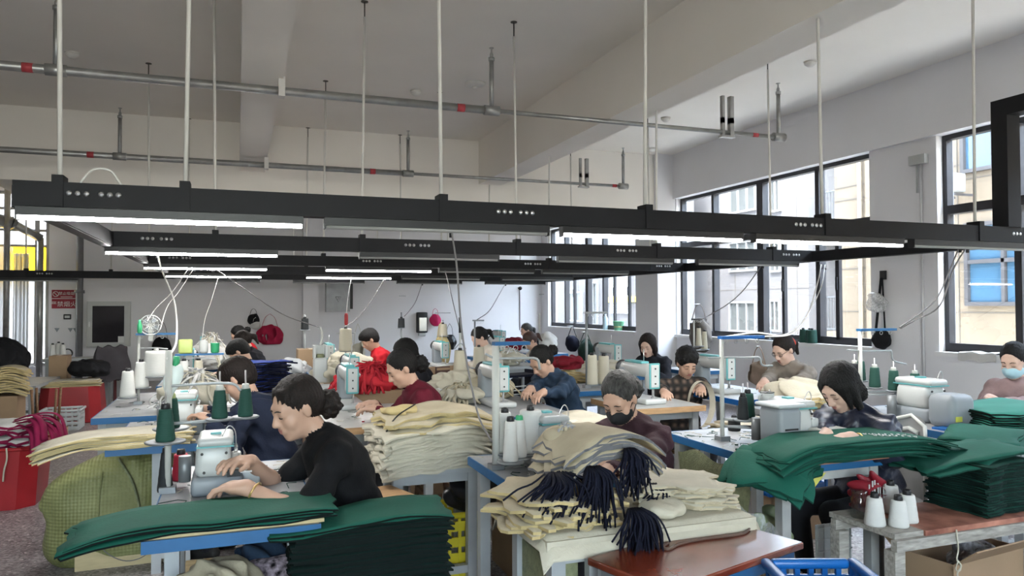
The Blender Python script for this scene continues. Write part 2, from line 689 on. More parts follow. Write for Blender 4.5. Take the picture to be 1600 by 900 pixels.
def house_window(root, X, y0, y1, z0, z1, gl, fr, cols=2, tr=None):
    """window set into a facade that faces -X"""
    o = MB()
    t = .07
    for z in (z0 + t / 2, z1 - t / 2):
        o.box((X - .02, (y0 + y1) / 2, z), (.10, y1 - y0, t))
    for y in (y0 + t / 2, y1 - t / 2):
        o.box((X - .02, y, (z0 + z1) / 2), (.10, t, z1 - z0 - 2 * t))
    if tr:
        o.box((X - .02, (y0 + y1) / 2, tr), (.09, y1 - y0 - 2 * t, .07))
    for k in range(1, cols):
        o.box((X - .02, y0 + (y1 - y0) * k / cols, (z0 + z1) / 2), (.09, .06, z1 - z0 - 2 * t))
    win = o.build('window', fr, root)
    for k in range(cols):
        a, b = y0 + (y1 - y0) * k / cols + .04, y0 + (y1 - y0) * (k + 1) / cols - .04
        for c, d in (((z0 + t, tr - .035), (tr + .035, z1 - t)) if tr else ((z0 + t, z1 - t),)):
            MB().box((X + .005, (a + b) / 2, (c + d) / 2), (.012, b - a, d - c)).build('pane', gl, win)


def facade_joints(root, X, ys, zs, y0, y1, z0, z1, t=.02):
    j = MB()
    for y in ys:
        j.box((X - .003, y, (z0 + z1) / 2), (.01, t, z1 - z0))
    for z in zs:
        j.box((X - .004, (y0 + y1) / 2, z), (.01, y1 - y0, t))
    j.build('facade_joint', m_joint, root)


# beige stone house across the yard
XA = 12.5
ye = at(1304, 300, X=XA).y
hA = thing('stone_house', 'beige stone clad house with blue windows across the yard', 'building', (XA, ye - 8, -3.4))
hA_inv = Matrix.Translation((-XA, -(ye - 8), 3.4))


class Off:
    pass


def wpart(mb, name, mats, root):
    """world-space shape as a part of a moved root"""
    o = mb.build(name, mats, root)
    o.matrix_parent_inverse = Matrix.Translation(-root.location)
    return o


_build0 = MB.build


def build_in(self, name, mats, parent=None, loc=None, rz=0.0):
    o = _build0(self, name, mats, parent, loc, rz)
    if parent is not None and parent.get('_world'):
        L = parent.location
        o.matrix_parent_inverse = Matrix.Translation((-L[0], -L[1], -L[2]))
        o['_world'] = 1
    return o


MB.build = build_in
hA['_world'] = 1
YA0 = -14
MB().b2((XA, YA0, -3.4), (XA + 3, ye, 5.4)).build('wall', m_beige, hA)
# window rows seen through the near bay
wy1 = at(1511, 430, X=XA).y
wz0, wz1 = at(1545, 478, X=XA).z, at(1545, 372, X=XA).z
wtr = at(1545, 408, X=XA).z
house_window(hA, XA - .01, wy1 - 2.9, wy1, wz0, wz1 + .3, m_bluegl, m_bframe, 4, wtr)
house_window(hA, XA - .01, wy1 - 7.4, wy1 - 4.5, wz0, wz1 + .3, m_bluegl, m_bframe, 4, wtr)
uy1 = at(1504, 230, X=XA).y
uz0 = at(1530, 268, X=XA).z
house_window(hA, XA - .01, uy1 - 1.25, uy1, uz0, uz0 + 2.0, m_bluegl, m_bframe, 2)
house_window(hA, XA - .01, uy1 - 4.4, uy1 - 2.4, uz0, uz0 + 2.0, m_bluegl, m_bframe, 2)
for k in (0, 1):
    house_window(hA, XA - .01, wy1 - 2.9 - 4.5 * k, wy1 - 4.5 * k, wz0 - 3.3, wz1 - 3, m_bluegl, m_bframe, 4)
facade_joints(hA, XA, [wy1 + .16, ye - .75, ye - 1.5, ye - 2.2, wy1 - 3.1], [wz0 - .12, wz0 - 1.2, wz1 + .5, wz1 - .4, wz1 + 1.4, wz0 - 2.4, uz0 - .1, uz0 + 2.4], YA0, ye, -3.4, 5.4)
MB().b2((XA - .10, ye - 1.32, -3.4), (XA, ye - .95, 5.4)).build('pilaster', m_beige, hA)
MB().cyl((XA - .09, ye - .8, -3.4), (XA - .09, ye - .8, 5.4), .05, 8).build('downpipe', mat('cream_pipe', (.14, .115, .085), .5), hA)

# air conditioner on that house
c0, c1 = at(1487, 308, X=XA), at(1528, 272, X=XA)
ac = thing('air_conditioner', 'white outdoor air conditioner unit bracketed to the beige stone house', 'air conditioner', ((XA - .46), (c0.y + c1.y) / 2, c0.z))
wd, ht = abs(c0.y - c1.y), c1.z - c0.z
m_acw = mat('white_metal_case', (.17, .17, .17), .5)
MB().rbox((0, 0, ht / 2), (.34, wd, ht), .03).build('case', m_acw, ac)
g = MB()
for k in range(5):
    rr = ht * .4 * (k + 1) / 5
    g.tube([(-.175, wd * .16 + rr * math.cos(a * math.pi / 8), ht / 2 + rr * math.sin(a * math.pi / 8)) for a in range(17)], .008, 5)
g.build('fan_grille', mat('grey_grille', (.35, .35, .36), .5), ac)
MB().cyl((-.172, wd * .16, ht / 2), (-.18, wd * .16, ht / 2), ht * .1, 12).build('fan_hub', m_acw, ac)
for s in (-1, 1):
    MB().box((.13, s * wd * .35, -.03), (.60, .04, .04)).build('bracket', m_bframe, ac)

# white tiled house further along, with balconies
XB = 16.5
hB = thing('tiled_house', 'pale tiled apartment house with railed balconies beyond the beige house', 'building', (XB, 28, -3.4))
hB['_world'] = 1
yb0 = at(1262, 300, X=XB).y
MB().b2((XB, yb0, -3.4), (XB + 4, 62, 7)).build('wall', m_white_f, hB)
MB().b2((XB + 1.8, ye - 1.5, -3.4), (XB + 4, yb0, 7)).build('wall', m_white_f, hB)
for (pa, pb, ya, yb_) in ((1141, 1183, 328, 292), (1141, 1183, 518, 482), (1141, 1183, 423, 385), (1205, 1221, 330, 288), (1205, 1221, 425, 388), (1205, 1221, 518, 480)):
    A, B = at(pa, ya, X=XB), at(pb, yb_, X=XB)
    house_window(hB, XB - .01, min(A.y, B.y), max(A.y, B.y), min(A.z, at(pb, ya, X=XB).z), B.z + .25, m_palegl, m_wframe, 3 if pb == 1183 else 2)
for y in (34, 40, 47, 55):
    for z in (-2.2, 1.1, 4.4, 7.7):
        house_window(hB, XB - .01, y, y + 1.8, z, z + 1.5, m_palegl, m_wframe, 3)
facade_joints(hB, XB, [yb0 + .5, yb0 + 3.6, yb0 + 6.3, yb0 + 9], [-2.4, -.1, 2.0, 4.2, 6.5], yb0, 60, -3.4, 7)
for zt, zb in ((0, 0), (3.2, 3.2), (-3.2, -3.2)):
    b0, b1 = at(1267, 330, X=XB - .2), at(1304, 330, X=XB - .2)
    z = b0.z - .45 + zt
    slab = MB().b2((XB + .3, b1.y - .6, z - .22), (XB + 1.9, yb0 - .05, z)).build('balcony_slab', m_beige, hB)
    rail = MB()
    for zz in (z + .08, z + 1.05):
        rail.box((XB + .36, (b1.y - .6 + yb0) / 2, zz), (.05, yb0 - b1.y + .5, .05))
    n = 16
    for k in range(n + 1):
        rail.box((XB + .36, b1.y - .55 + (yb0 - b1.y + .45) * k / n, z + .56), (.025, .025, .93))
    rail.build('railing', m_rail, hB)
    house_window(hB, XB + 1.79, b1.y - .2, b1.y + 1.6, z + .3, z + 2.2, m_palegl, m_wframe, 2)

# low shopfront block seen through the far bay
XC = 13.5
hC = thing('shutter_block', 'white block with a rolled steel shutter and yellow band outside the far window', 'building', (XC, 40, -3.4))
hC['_world'] = 1
q0, q1 = at(955, 450, X=XC), at(985, 450, X=XC)
MB().b2((XC, at(1003, 450, X=XC).y, -3.4), (XC + 2.2, q0.y + 16, 7)).build('wall', m_white_f, hC)
sl = mat('shutter_slat', (.50, .52, .52), .5, .2)
zlo, zhi = at(970, 490, X=XC).z, at(970, 430, X=XC).z
nsl = 16
sm = MB().box((0, 0, 0), (.05, abs(q0.y - q1.y), (zhi - zlo) / nsl * .86)).mesh('shutter_slat', [sl])
for k in range(nsl):
    o = obj('slat', sm, hC, (XC - .03, (q0.y + q1.y) / 2, zlo + (zhi - zlo) * (k + .5) / nsl))
    o.matrix_parent_inverse = Matrix.Translation(-Vector(hC.location))
MB().b2((XC - .1, q1.y - .4, at(970, 472, X=XC).z), (XC, q0.y + .3, at(970, 464, X=XC).z)).build('yellow_band', mat('yellow_band', (.75, .60, .10), .6), hC)
for (pa, pb, ya, yb_) in ((888, 912, 502, 455), (920, 936, 508, 440), (888, 912, 420, 380)):
    A, B = at(pa, ya, X=XC), at(pb, yb_, X=XC)
    house_window(hC, XC - .01, min(A.y, B.y), max(A.y, B.y), A.z, B.z, m_palegl, m_wframe, 2)
MB().b2((XC - .12, q1.y - 1.2, zlo - .6), (XC, q1.y - .6, zlo - .15)).build('red_sign', mat('red_sign', (.55, .05, .08), .5), hC)

# pale house behind the back window
hD = thing('rear_house', 'sunlit pale house standing behind the curtained window', 'building', (-8, 24, -3.4))
hD['_world'] = 1
MB().b2((-16, 22.5, -3.4), (-1, 30, 7)).build('wall', m_white_f, hD)
for k in range(3):
    MB().b2((-14 + 4.5 * k, 22.45, 0.6), (-12 + 4.5 * k, 22.52, 2.4)).build('window', m_palegl, hD)
# ------------------------------------------------------------------ suspended light troughs
m_tr = mat('charcoal_trough', (0.012, 0.012, 0.014), 0.6, 0.0, var=0.08, spec=.2)
m_trl = mat('trough_inside_grey', (0.07, 0.07, 0.07), 0.5, 0.3)
m_rod = mat('white_conduit', (0.62, 0.60, 0.56), 0.5)
m_dark_rod = mat('threaded_rod', (0.10, 0.09, 0.08), 0.5, 0.6)
m_on = mat('led_tube_lit', (1.0, 0.99, 0.97), 0.4, emit=13.0, var=0.0)
m_off = mat('led_tube_unlit', (0.32, 0.32, 0.31), 0.35, var=0.02)
m_black = mat('black_plastic', (0.012, 0.012, 0.014), 0.45)
m_chrome = mat('socket_metal', (0.6, 0.6, 0.6), 0.3, 0.9)
TY = [3.77 + 2.326 * i for i in range(5)]
TZ0, TZ1 = 1.935, 2.045
TX0, TX1 = -0.91, 5.60

sock = MB()
sock.lathe([(.0, -.004), (.011, -.003), (.013, 0), (.009, .004), (0, .006)], 10, M=Matrix.Rotation(math.radians(90), 4, 'X').to_3x3())
sock_me = sock.mesh('socket', [m_chrome])


def trough(y, x0, x1, rods, socks, label, y_off=0.0):
    t = thing('light_trough', label, 'light trough', ((x0 + x1) / 2, y, TZ0), group='suspended light troughs')
    cx = (x0 + x1) / 2
    b = MB()
    b.box((0, 0, (TZ1 - TZ0) / 2), (x1 - x0, .09, TZ1 - TZ0))
    b.build('channel', m_tr, t)
    for k, rx in enumerate(rods):
        MB().box((rx - cx, -.003, .071), (.045, .102, .138)).build('hanger_bracket', m_tr, t)
        r = MB().cyl((rx - cx, 0, .13), (rx - cx + (.02 if k % 2 else -.02), 0.0, ZC - TZ0 - .13), .0105, 8)
        r.build('hanger_rod', m_rod, t)
        MB().cyl((rx - cx + (.02 if k % 2 else -.02), 0, ZC - TZ0 - .13), (rx - cx + (.02 if k % 2 else -.02), 0, ZC - TZ0 - .001), .006, 6).build('threaded_rod', m_dark_rod, t)
        MB().lathe([(.03, 0), (.03, -.006), (0, -.007)], 10, (rx - cx + (.02 if k % 2 else -.02), 0, ZC - TZ0)).build('ceiling_flange', m_dark_rod, t)
    for sx in socks:
        for k in range(6):
            obj('socket', sock_me, t, (sx - cx + (k - 2.5) * .034 + (.012 if k > 2 else -.012), -.046, .062))
    return t


names = ['with its lit tube just above the workers', 'second of the row, hung behind the first', 'third of the row, hung in the middle',
         'fourth of the row, towards the back wall', 'last of the row, running on to the curtained window']
rods = [[-.74, -.23, 1.0, 2.22, 3.52, 4.88], [-.16, .95, 2.3, 3.71, 5.04], [-.85, .89, 2.24, 3.6, 5.03], [-.6, .9, 2.25, 3.6, 5.0], [-3.0, -1.86, .9, 2.3, 3.6, 5.0]]
socks = [[-.60, 1.40, 3.37, 5.30], [-.56, 1.40, 3.37, 5.25], [-.56, 1.42, 3.37, 5.2], [-.5, 1.4, 3.4, 5.2], [-2.75, -.5, 1.4, 3.4, 5.2]]
for i, y in enumerate(TY):
    trough(y, TX0 if i < 4 else -5.4, TX1, rods[i], socks[i], 'charcoal cable trough ' + names[i])
# side rails running front to back
for x, lab in ((TX0 + .02, 'charcoal side rail joining the trough ends on the aisle side'), (TX1 - .045, 'charcoal side rail joining the trough ends near the windows')):
    t = thing('trough_rail', lab, 'light trough', (x, TY[0], TZ0))
    for a, b in zip(TY[:-1], TY[1:]):
        MB().box((0, (a + b) / 2 - TY[0], (TZ1 - TZ0) / 2 - .004), (.09, b - a - .10, TZ1 - TZ0 - .012)).build('channel', m_tr, t)
        MB().box((0, (a + b) / 2 - TY[0], -.001), (.07, b - a - .12, .004)).build('bottom_cover', m_trl, t)
# gantry rising from the first trough near the windows
gx = 5.20
t = thing('cable_gantry', 'charcoal cable gantry rising from the first trough beside the windows', 'light trough', (gx, TY[0], TZ1))
MB().box((0, 0, .40), (.13, .12, .80)).build('post', m_tr, t)
MB().box((0, -1.2, .86), (.13, 2.52, .12)).build('top_bar', m_tr, t)
for dx, dz in ((-.045, .89), (.03, .89), (-.01, .82)):
    MB().cyl((dx, -.06, dz), (dx, -.066, dz), .008, 8).build('bolt', m_chrome, t)

# LED battens under the troughs
lh = MB()
lh.box((0, 0, -.019), (1.2, .058, .038))
lh.box((-.597, 0, -.046), (.006, .05, .02)).box((.597, 0, -.046), (.006, .05, .02))
lh_me = lh.mesh('lamp_housing', [m_black])
tb = MB().tube([(-.59, 0, -.043), (.59, 0, -.043)], .020, 10, flat=(1, .62))
tube_on, tube_off = tb.mesh('lit_diffuser', [m_on]), tb.mesh('dim_diffuser', [m_off])
ld = [[(-.30, 1), (1.00, 0), (2.28, 1), (3.57, 1), (4.86, 0)], [(-.305, 1), (1.525, 0), (3.28, 0), (4.75, 0)], [(-.30, 1), (1.51, 1), (2.80, 0), (4.1, 0)],
      [(-.29, 1), (1.50, 1), (2.85, 0), (4.4, 0)], [(-.25, 0), (1.48, 0), (3.25, 0), (4.9, 0), (-2.9, 0)]]
for i, row in enumerate(ld):
    for x, on in row:
        l = thing('led_lamp', ('lit' if on else 'unlit') + ' LED batten under the ' + ('first', 'second', 'third', 'fourth', 'last')[i] + ' trough counted from the red bench', 'lamp',
                  (x, TY[i] - .015, TZ0 - .002), group=('lit' if on else 'unlit') + ' battens of trough ' + ('one', 'two', 'three', 'four', 'five')[i])
        obj('housing', lh_me, l)
        obj('diffuser', tube_on if on else tube_off, l)

# ------------------------------------------------------------------ sprinkler pipes
m_galv = mat('galvanised_pipe', (0.34, 0.34, 0.33), 0.4, 0.7, var=0.15, scale=9)
m_redb = mat('red_pipe_band', (0.40, 0.05, 0.06), 0.5)


def sprinkler(y, z, x0, xr, x1, drops, clamps, bands, hang, label):
    t = thing('sprinkler_pipe', label, 'pipe', (0, y, z))
    MB().cyl((x0, 0, 0), (xr, 0, 0), .035, 12).build('main_pipe', m_galv, t)
    MB().cyl((xr, 0, 0), (x1, 0, 0), .021, 10).build('branch_pipe', m_galv, t)
    for dx in drops:
        d = MB().cyl((dx, 0, .02), (dx, 0, ZC - z - .30), .021, 10)
        d.cyl((dx, 0, ZC - z - .30), (dx, 0, ZC - z - .27), .028, 10)
        p = d.build('riser', m_galv, t)
        MB().lathe([(.016, 0), (.016, .03), (.008, .05), (.008, .08), (.022, .085), (.022, .09), (0, .092)], 10, (dx, 0, ZC - z - .27)).build('sprinkler_head', m_galv, p)
        MB().cyl((dx - .07, 0, 0), (dx + .07, 0, 0), .045, 12).build('tee_fitting', m_galv, t)
    for cx in clamps:
        MB().box((cx, 0, .03), (.05, .1, .16)).build('clamp', m_rod, t)
    for bx in bands:
        MB().cyl((bx - .035, 0, 0), (bx + .035, 0, 0), .0365 if bx < xr else .0225, 12).build('red_band', m_redb, t)
    for hx in hang:
        MB().box((hx - .05, 0, .05), (.03, .04, .20)).box((hx + .05, 0, .05), (.045, .05, .20)).box((hx, 0, -.045), (.16, .06, .02)).build('support_bracket', m_galv, t)
        MB().box((hx - .05, 0, .14 + (3.34 - z)), (.03, .04, .28)).box((hx + .05, 0, .14 + (3.34 - z)), (.045, .05, .28)).build('drop_strut', m_galv, t)
    return t


sprinkler(6.30, 3.25, -6.9, 2.16, 5.33, [-1.27, 2.14, 5.32], [.33], [-1.45, 1.85, 5.02], [4.67], 'galvanised sprinkler pipe with red bands crossing below the nearer beams')
sprinkler(9.70, 3.25, -6.9, 2.12, 5.36, [-1.3, 2.12, 5.35], [.33], [-1.6, 1.65, 5.2], [4.70], 'thin galvanised sprinkler pipe crossing near the cross beam')

# ceiling smoke detectors
m_det = mat('detector_white', (.62, .60, .56), .5)
for k, (x, y) in enumerate([(-1.54, 8.31), (1.94, 8.46), (5.53, 6.06), (5.37, 8.56), (6.2, 10.3)]):
    d = thing('smoke_detector', ['white smoke detector on the ceiling beside a conduit over the aisle', 'white smoke detector on the ceiling between the two beams',
              'round smoke detector on the ceiling above the window pier', 'white smoke detector just past the ceiling beam', 'small smoke detector tucked against the cross beam'][k], 'smoke detector', (x, y, ZC))
    MB().lathe([(.055, 0), (.055, -.012), (.062, -.014), (.058, -.03), (.035, -.05), (.02, -.06), (0, -.06)], 18).build('body', m_det, d)
    MB().lathe([(.066, 0), (.066, -.008), (.0, -.008)], 18).build('base_plate', m_det, d)
d = thing('ceiling_rose', 'wide round plate on the ceiling beside the sprinkler riser', 'ceiling plate', (2.5, 7.94, ZC))
MB().lathe([(.12, 0), (.12, -.01), (.09, -.03), (.03, -.04), (0, -.04)], 22).build('plate', m_det, d)
MB().lathe([(.03, -.04), (.03, -.06), (0, -.065)], 12).build('nozzle', m_det, d)
# ------------------------------------------------------------------ bodies as one smooth surface
class Field:
    """distance fields on a grid, one per material group, meshed into one surface"""

    def __init__(self, lo, hi, h):
        self.lo = np.array(lo, np.float32)
        self.h = h
        self.n = np.ceil((np.array(hi) - self.lo) / h).astype(int) + 1
        self.ax = [self.lo[i] + h * np.arange(self.n[i], dtype=np.float32) for i in range(3)]
        self.g = {}

    def _sl(self, lo, hi):
        a = np.clip(np.floor((np.array(lo) - self.lo) / self.h).astype(int), 0, self.n)
        b = np.clip(np.ceil((np.array(hi) - self.lo) / self.h).astype(int) + 1, 0, self.n)
        return a, b

    def put(self, grp, fn, lo, hi, k=0.0, sub=False):
        if grp not in self.g:
            self.g[grp] = np.full(self.n, 1.0, np.float32)
        a, b = self._sl(np.array(lo) - k - 3 * self.h, np.array(hi) + k + 3 * self.h)
        if np.any(b - a < 1):
            return
        s = (slice(a[0], b[0]), slice(a[1], b[1]), slice(a[2], b[2]))
        X = self.ax[0][s[0]][:, None, None]
        Y = self.ax[1][s[1]][None, :, None]
        Z = self.ax[2][s[2]][None, None, :]
        d = fn(X, Y, Z)
        o = self.g[grp][s]
        if sub:
            d = -d
            if k > 0:
                t = np.maximum(k - np.abs(o - d), 0) / k
                self.g[grp][s] = np.maximum(o, d) + t * t * k / 4
            else:
                self.g[grp][s] = np.maximum(o, d)
        elif k > 0:
            t = np.maximum(k - np.abs(o - d), 0) / k
            self.g[grp][s] = np.minimum(o, d) - t * t * k / 4
        else:
            self.g[grp][s] = np.minimum(o, d)

    def cone(self, grp, a, b, ra, rb, k=0.02, sub=False):
        a, b = np.array(a, np.float32), np.array(b, np.float32)
        ba = b - a
        L = float(ba @ ba) + 1e-9
        r = max(ra, rb)

        def fn(X, Y, Z):
            t = np.clip(((X - a[0]) * ba[0] + (Y - a[1]) * ba[1] + (Z - a[2]) * ba[2]) / L, 0, 1)
            return np.sqrt((X - a[0] - t * ba[0]) ** 2 + (Y - a[1] - t * ba[1]) ** 2 + (Z - a[2] - t * ba[2]) ** 2) - (ra + (rb - ra) * t)
        self.put(grp, fn, np.minimum(a, b) - r, np.maximum(a, b) + r, k, sub)

    def ell(self, grp, c, r, R=None, k=0.02, sub=False, noise=None):
        c = np.array(c, np.float32)
        r = np.array(r, np.float32)
        R = np.eye(3) if R is None else np.array(R)
        e = np.sqrt(((R * r[None, :]) ** 2).sum(1))

        def fn(X, Y, Z):
            x, y, z = X - c[0], Y - c[1], Z - c[2]
            q = [R[0, i] * x + R[1, i] * y + R[2, i] * z for i in range(3)]
            k0 = np.sqrt((q[0] / r[0]) ** 2 + (q[1] / r[1]) ** 2 + (q[2] / r[2]) ** 2)
            k1 = np.sqrt((q[0] / r[0] ** 2) ** 2 + (q[1] / r[1] ** 2) ** 2 + (q[2] / r[2] ** 2) ** 2) + 1e-6
            d = k0 * (k0 - 1) / k1
            if noise is not None:
                d = d + noise(q[0], q[1], q[2])
            return d
        self.put(grp, fn, c - e, c + e, k, sub)

    def wrinkle(self, grp, amp, seed=0, f=1.9):
        a = self.g[grp]
        X, Y, Z = self.ax[0][:, None, None], self.ax[1][None, :, None], self.ax[2][None, None, :]
        s = seed * 1.7
        w = np.sin(f * (30 * Z + 12 * X) + 2.2 * np.sin(f * (15 * Y + 9 * X) + s) + s) + .7 * np.sin(f * (26 * Z - 30 * Y) + 1.8 * np.sin(f * 17 * X + s) + 2 * s)
        m = np.abs(a) < .05
        w = np.broadcast_to(w, a.shape)
        a[m] += (amp * w[m]).astype(np.float32)

    def mesh(self, name, mats, order):
        F = None
        gi = None
        for i, nme in enumerate(order):
            if nme not in self.g:
                continue
            if F is None:
                F = self.g[nme].copy()
                gi = np.full(F.shape, i, np.int8)
            else:
                m = self.g[nme] < F
                F[m] = self.g[nme][m]
                gi[m] = i
        v, q, base = surf_nets(F)
        mi = gi[base[:, 0], base[:, 1], base[:, 2]]
        fm = mi[q[:, 0]]
        me = bpy.data.meshes.new(name)
        me.vertices.add(len(v))
        me.vertices.foreach_set('co', (v * self.h + self.lo).astype(np.float32).ravel())
        me.loops.add(len(q) * 4)
        me.loops.foreach_set('vertex_index', q.astype(np.int32).ravel())
        me.polygons.add(len(q))
        me.polygons.foreach_set('loop_start', np.arange(0, len(q) * 4, 4, dtype=np.int32))
        for m in mats:
            me.materials.append(m)
        me.polygons.foreach_set('material_index', fm.astype(np.int32))
        me.polygons.foreach_set('use_smooth', np.ones(len(q), bool))
        me.update(calc_edges=True)
        me.validate()
        return me


def surf_nets(F):
    S = F < 0
    nx, ny, nz = F.shape
    cnt = np.zeros((nx - 1, ny - 1, nz - 1), np.int8)
    cor = [(i, j, k) for i in (0, 1) for j in (0, 1) for k in (0, 1)]
    for i, j, k in cor:
        cnt += S[i:nx - 1 + i, j:ny - 1 + j, k:nz - 1 + k]
    act = (cnt > 0) & (cnt < 8)
    base = np.argwhere(act)
    idx = np.full(act.shape, -1, np.int32)
    idx[base[:, 0], base[:, 1], base[:, 2]] = np.arange(len(base))
    vals = {c: F[base[:, 0] + c[0], base[:, 1] + c[1], base[:, 2] + c[2]] for c in cor}
    acc = np.zeros((len(base), 3), np.float32)
    num = np.zeros(len(base), np.float32)
    for a in range(3):
        for c in cor:
            if c[a]:
                continue
            d = list(c)
            d[a] = 1
            v0, v1 = vals[c], vals[tuple(d)]
            m = (v0 < 0) != (v1 < 0)
            t = v0[m] / (v0[m] - v1[m])
            p = np.tile(np.array(c, np.float32), (m.sum(), 1))
            p[:, a] = t
            acc[m] += p
            num[m] += 1
    v = base + acc / num[:, None]
    quads = []
    for a in range(3):
        b, c = (a + 1) % 3, (a + 2) % 3
        sl0 = [slice(None)] * 3
        sl1 = [slice(None)] * 3
        sl0[a] = slice(0, -1)
        sl1[a] = slice(1, None)
        ch = S[tuple(sl0)] != S[tuple(sl1)]
        e = np.argwhere(ch)
        e = e[(e[:, b] > 0) & (e[:, c] > 0) & (e[:, b] < F.shape[b] - 1) & (e[:, c] < F.shape[c] - 1)]
        ins = S[e[:, 0], e[:, 1], e[:, 2]]
        cells = []
        for db, dc in ((-1, -1), (0, -1), (0, 0), (-1, 0)):
            q = e.copy()
            q[:, b] += db
            q[:, c] += dc
            cells.append(idx[q[:, 0], q[:, 1], q[:, 2]])
        q = np.stack(cells, 1)
        q[~ins] = q[~ins][:, ::-1]
        quads.append(q)
    q = np.concatenate(quads)
    q = q[(q >= 0).all(1)]
    return v.astype(np.float32), q, base


def rotm(axis, deg):
    return np.array(Matrix.Rotation(math.radians(deg), 3, axis))


def unit(v):
    v = np.array(v, float)
    return v / (np.linalg.norm(v) + 1e-9)


m_skin = mat('skin', (0.47, 0.29, 0.21), 0.5, var=0.06, scale=9, spec=0.35)
m_skin2 = mat('fair_skin', (0.56, 0.37, 0.29), 0.5, var=0.06, scale=9, spec=0.35)
m_lip = mat('lip', (0.36, 0.14, 0.12), 0.45)
m_lash = mat('dark_lash', (0.02, 0.014, 0.012), 0.6)
m_hair = mat('black_hair', (0.0050, 0.0043, 0.0042), 0.62, var=0.4, scale=30, bump=0.5, bscale=160, stretch=(3, 1, 1), spec=0.25)
m_hairb = mat('brown_black_hair', (0.0100, 0.0058, 0.0045), 0.62, var=0.4, scale=30, bump=0.5, bscale=160, stretch=(3, 1, 1), spec=0.25)
m_hairg = mat('greying_hair', (0.012, 0.0115, 0.0115), 0.5, var=0.6, scale=34, bump=0.5, bscale=160, rgb2=(0.034, 0.032, 0.030), stretch=(3, 1, 1))
m_trs = mat('dark_trousers', (0.018, 0.019, 0.024), 0.8, var=0.2)
m_shoe = mat('dark_shoe', (0.02, 0.02, 0.02), 0.5)
m_beige_shoe = mat('beige_shoe', (0.35, 0.31, 0.25), 0.6)


def cloth(name, rgb, **k):
    kw = dict(rough=0.85, var=0.15, scale=7, bump=0.25, bscale=90, spec=0.2)
    kw.update(k)
    return mat(name, rgb, **kw)


def hair_noise(amp, f=70.0):
    def n(x, y, z):
        a = np.arctan2(x, y + 1e-5)
        return amp * (np.sin(f * .45 * a + 40 * z) + .6 * np.sin(f * a * .9 + 1.3 - 60 * z))
    return n


def curl_noise(amp):
    def n(x, y, z):
        return amp * np.sin(130 * x + 2 * np.sin(90 * z)) * np.sin(120 * y + 1) * np.sin(125 * z + 2)
    return n


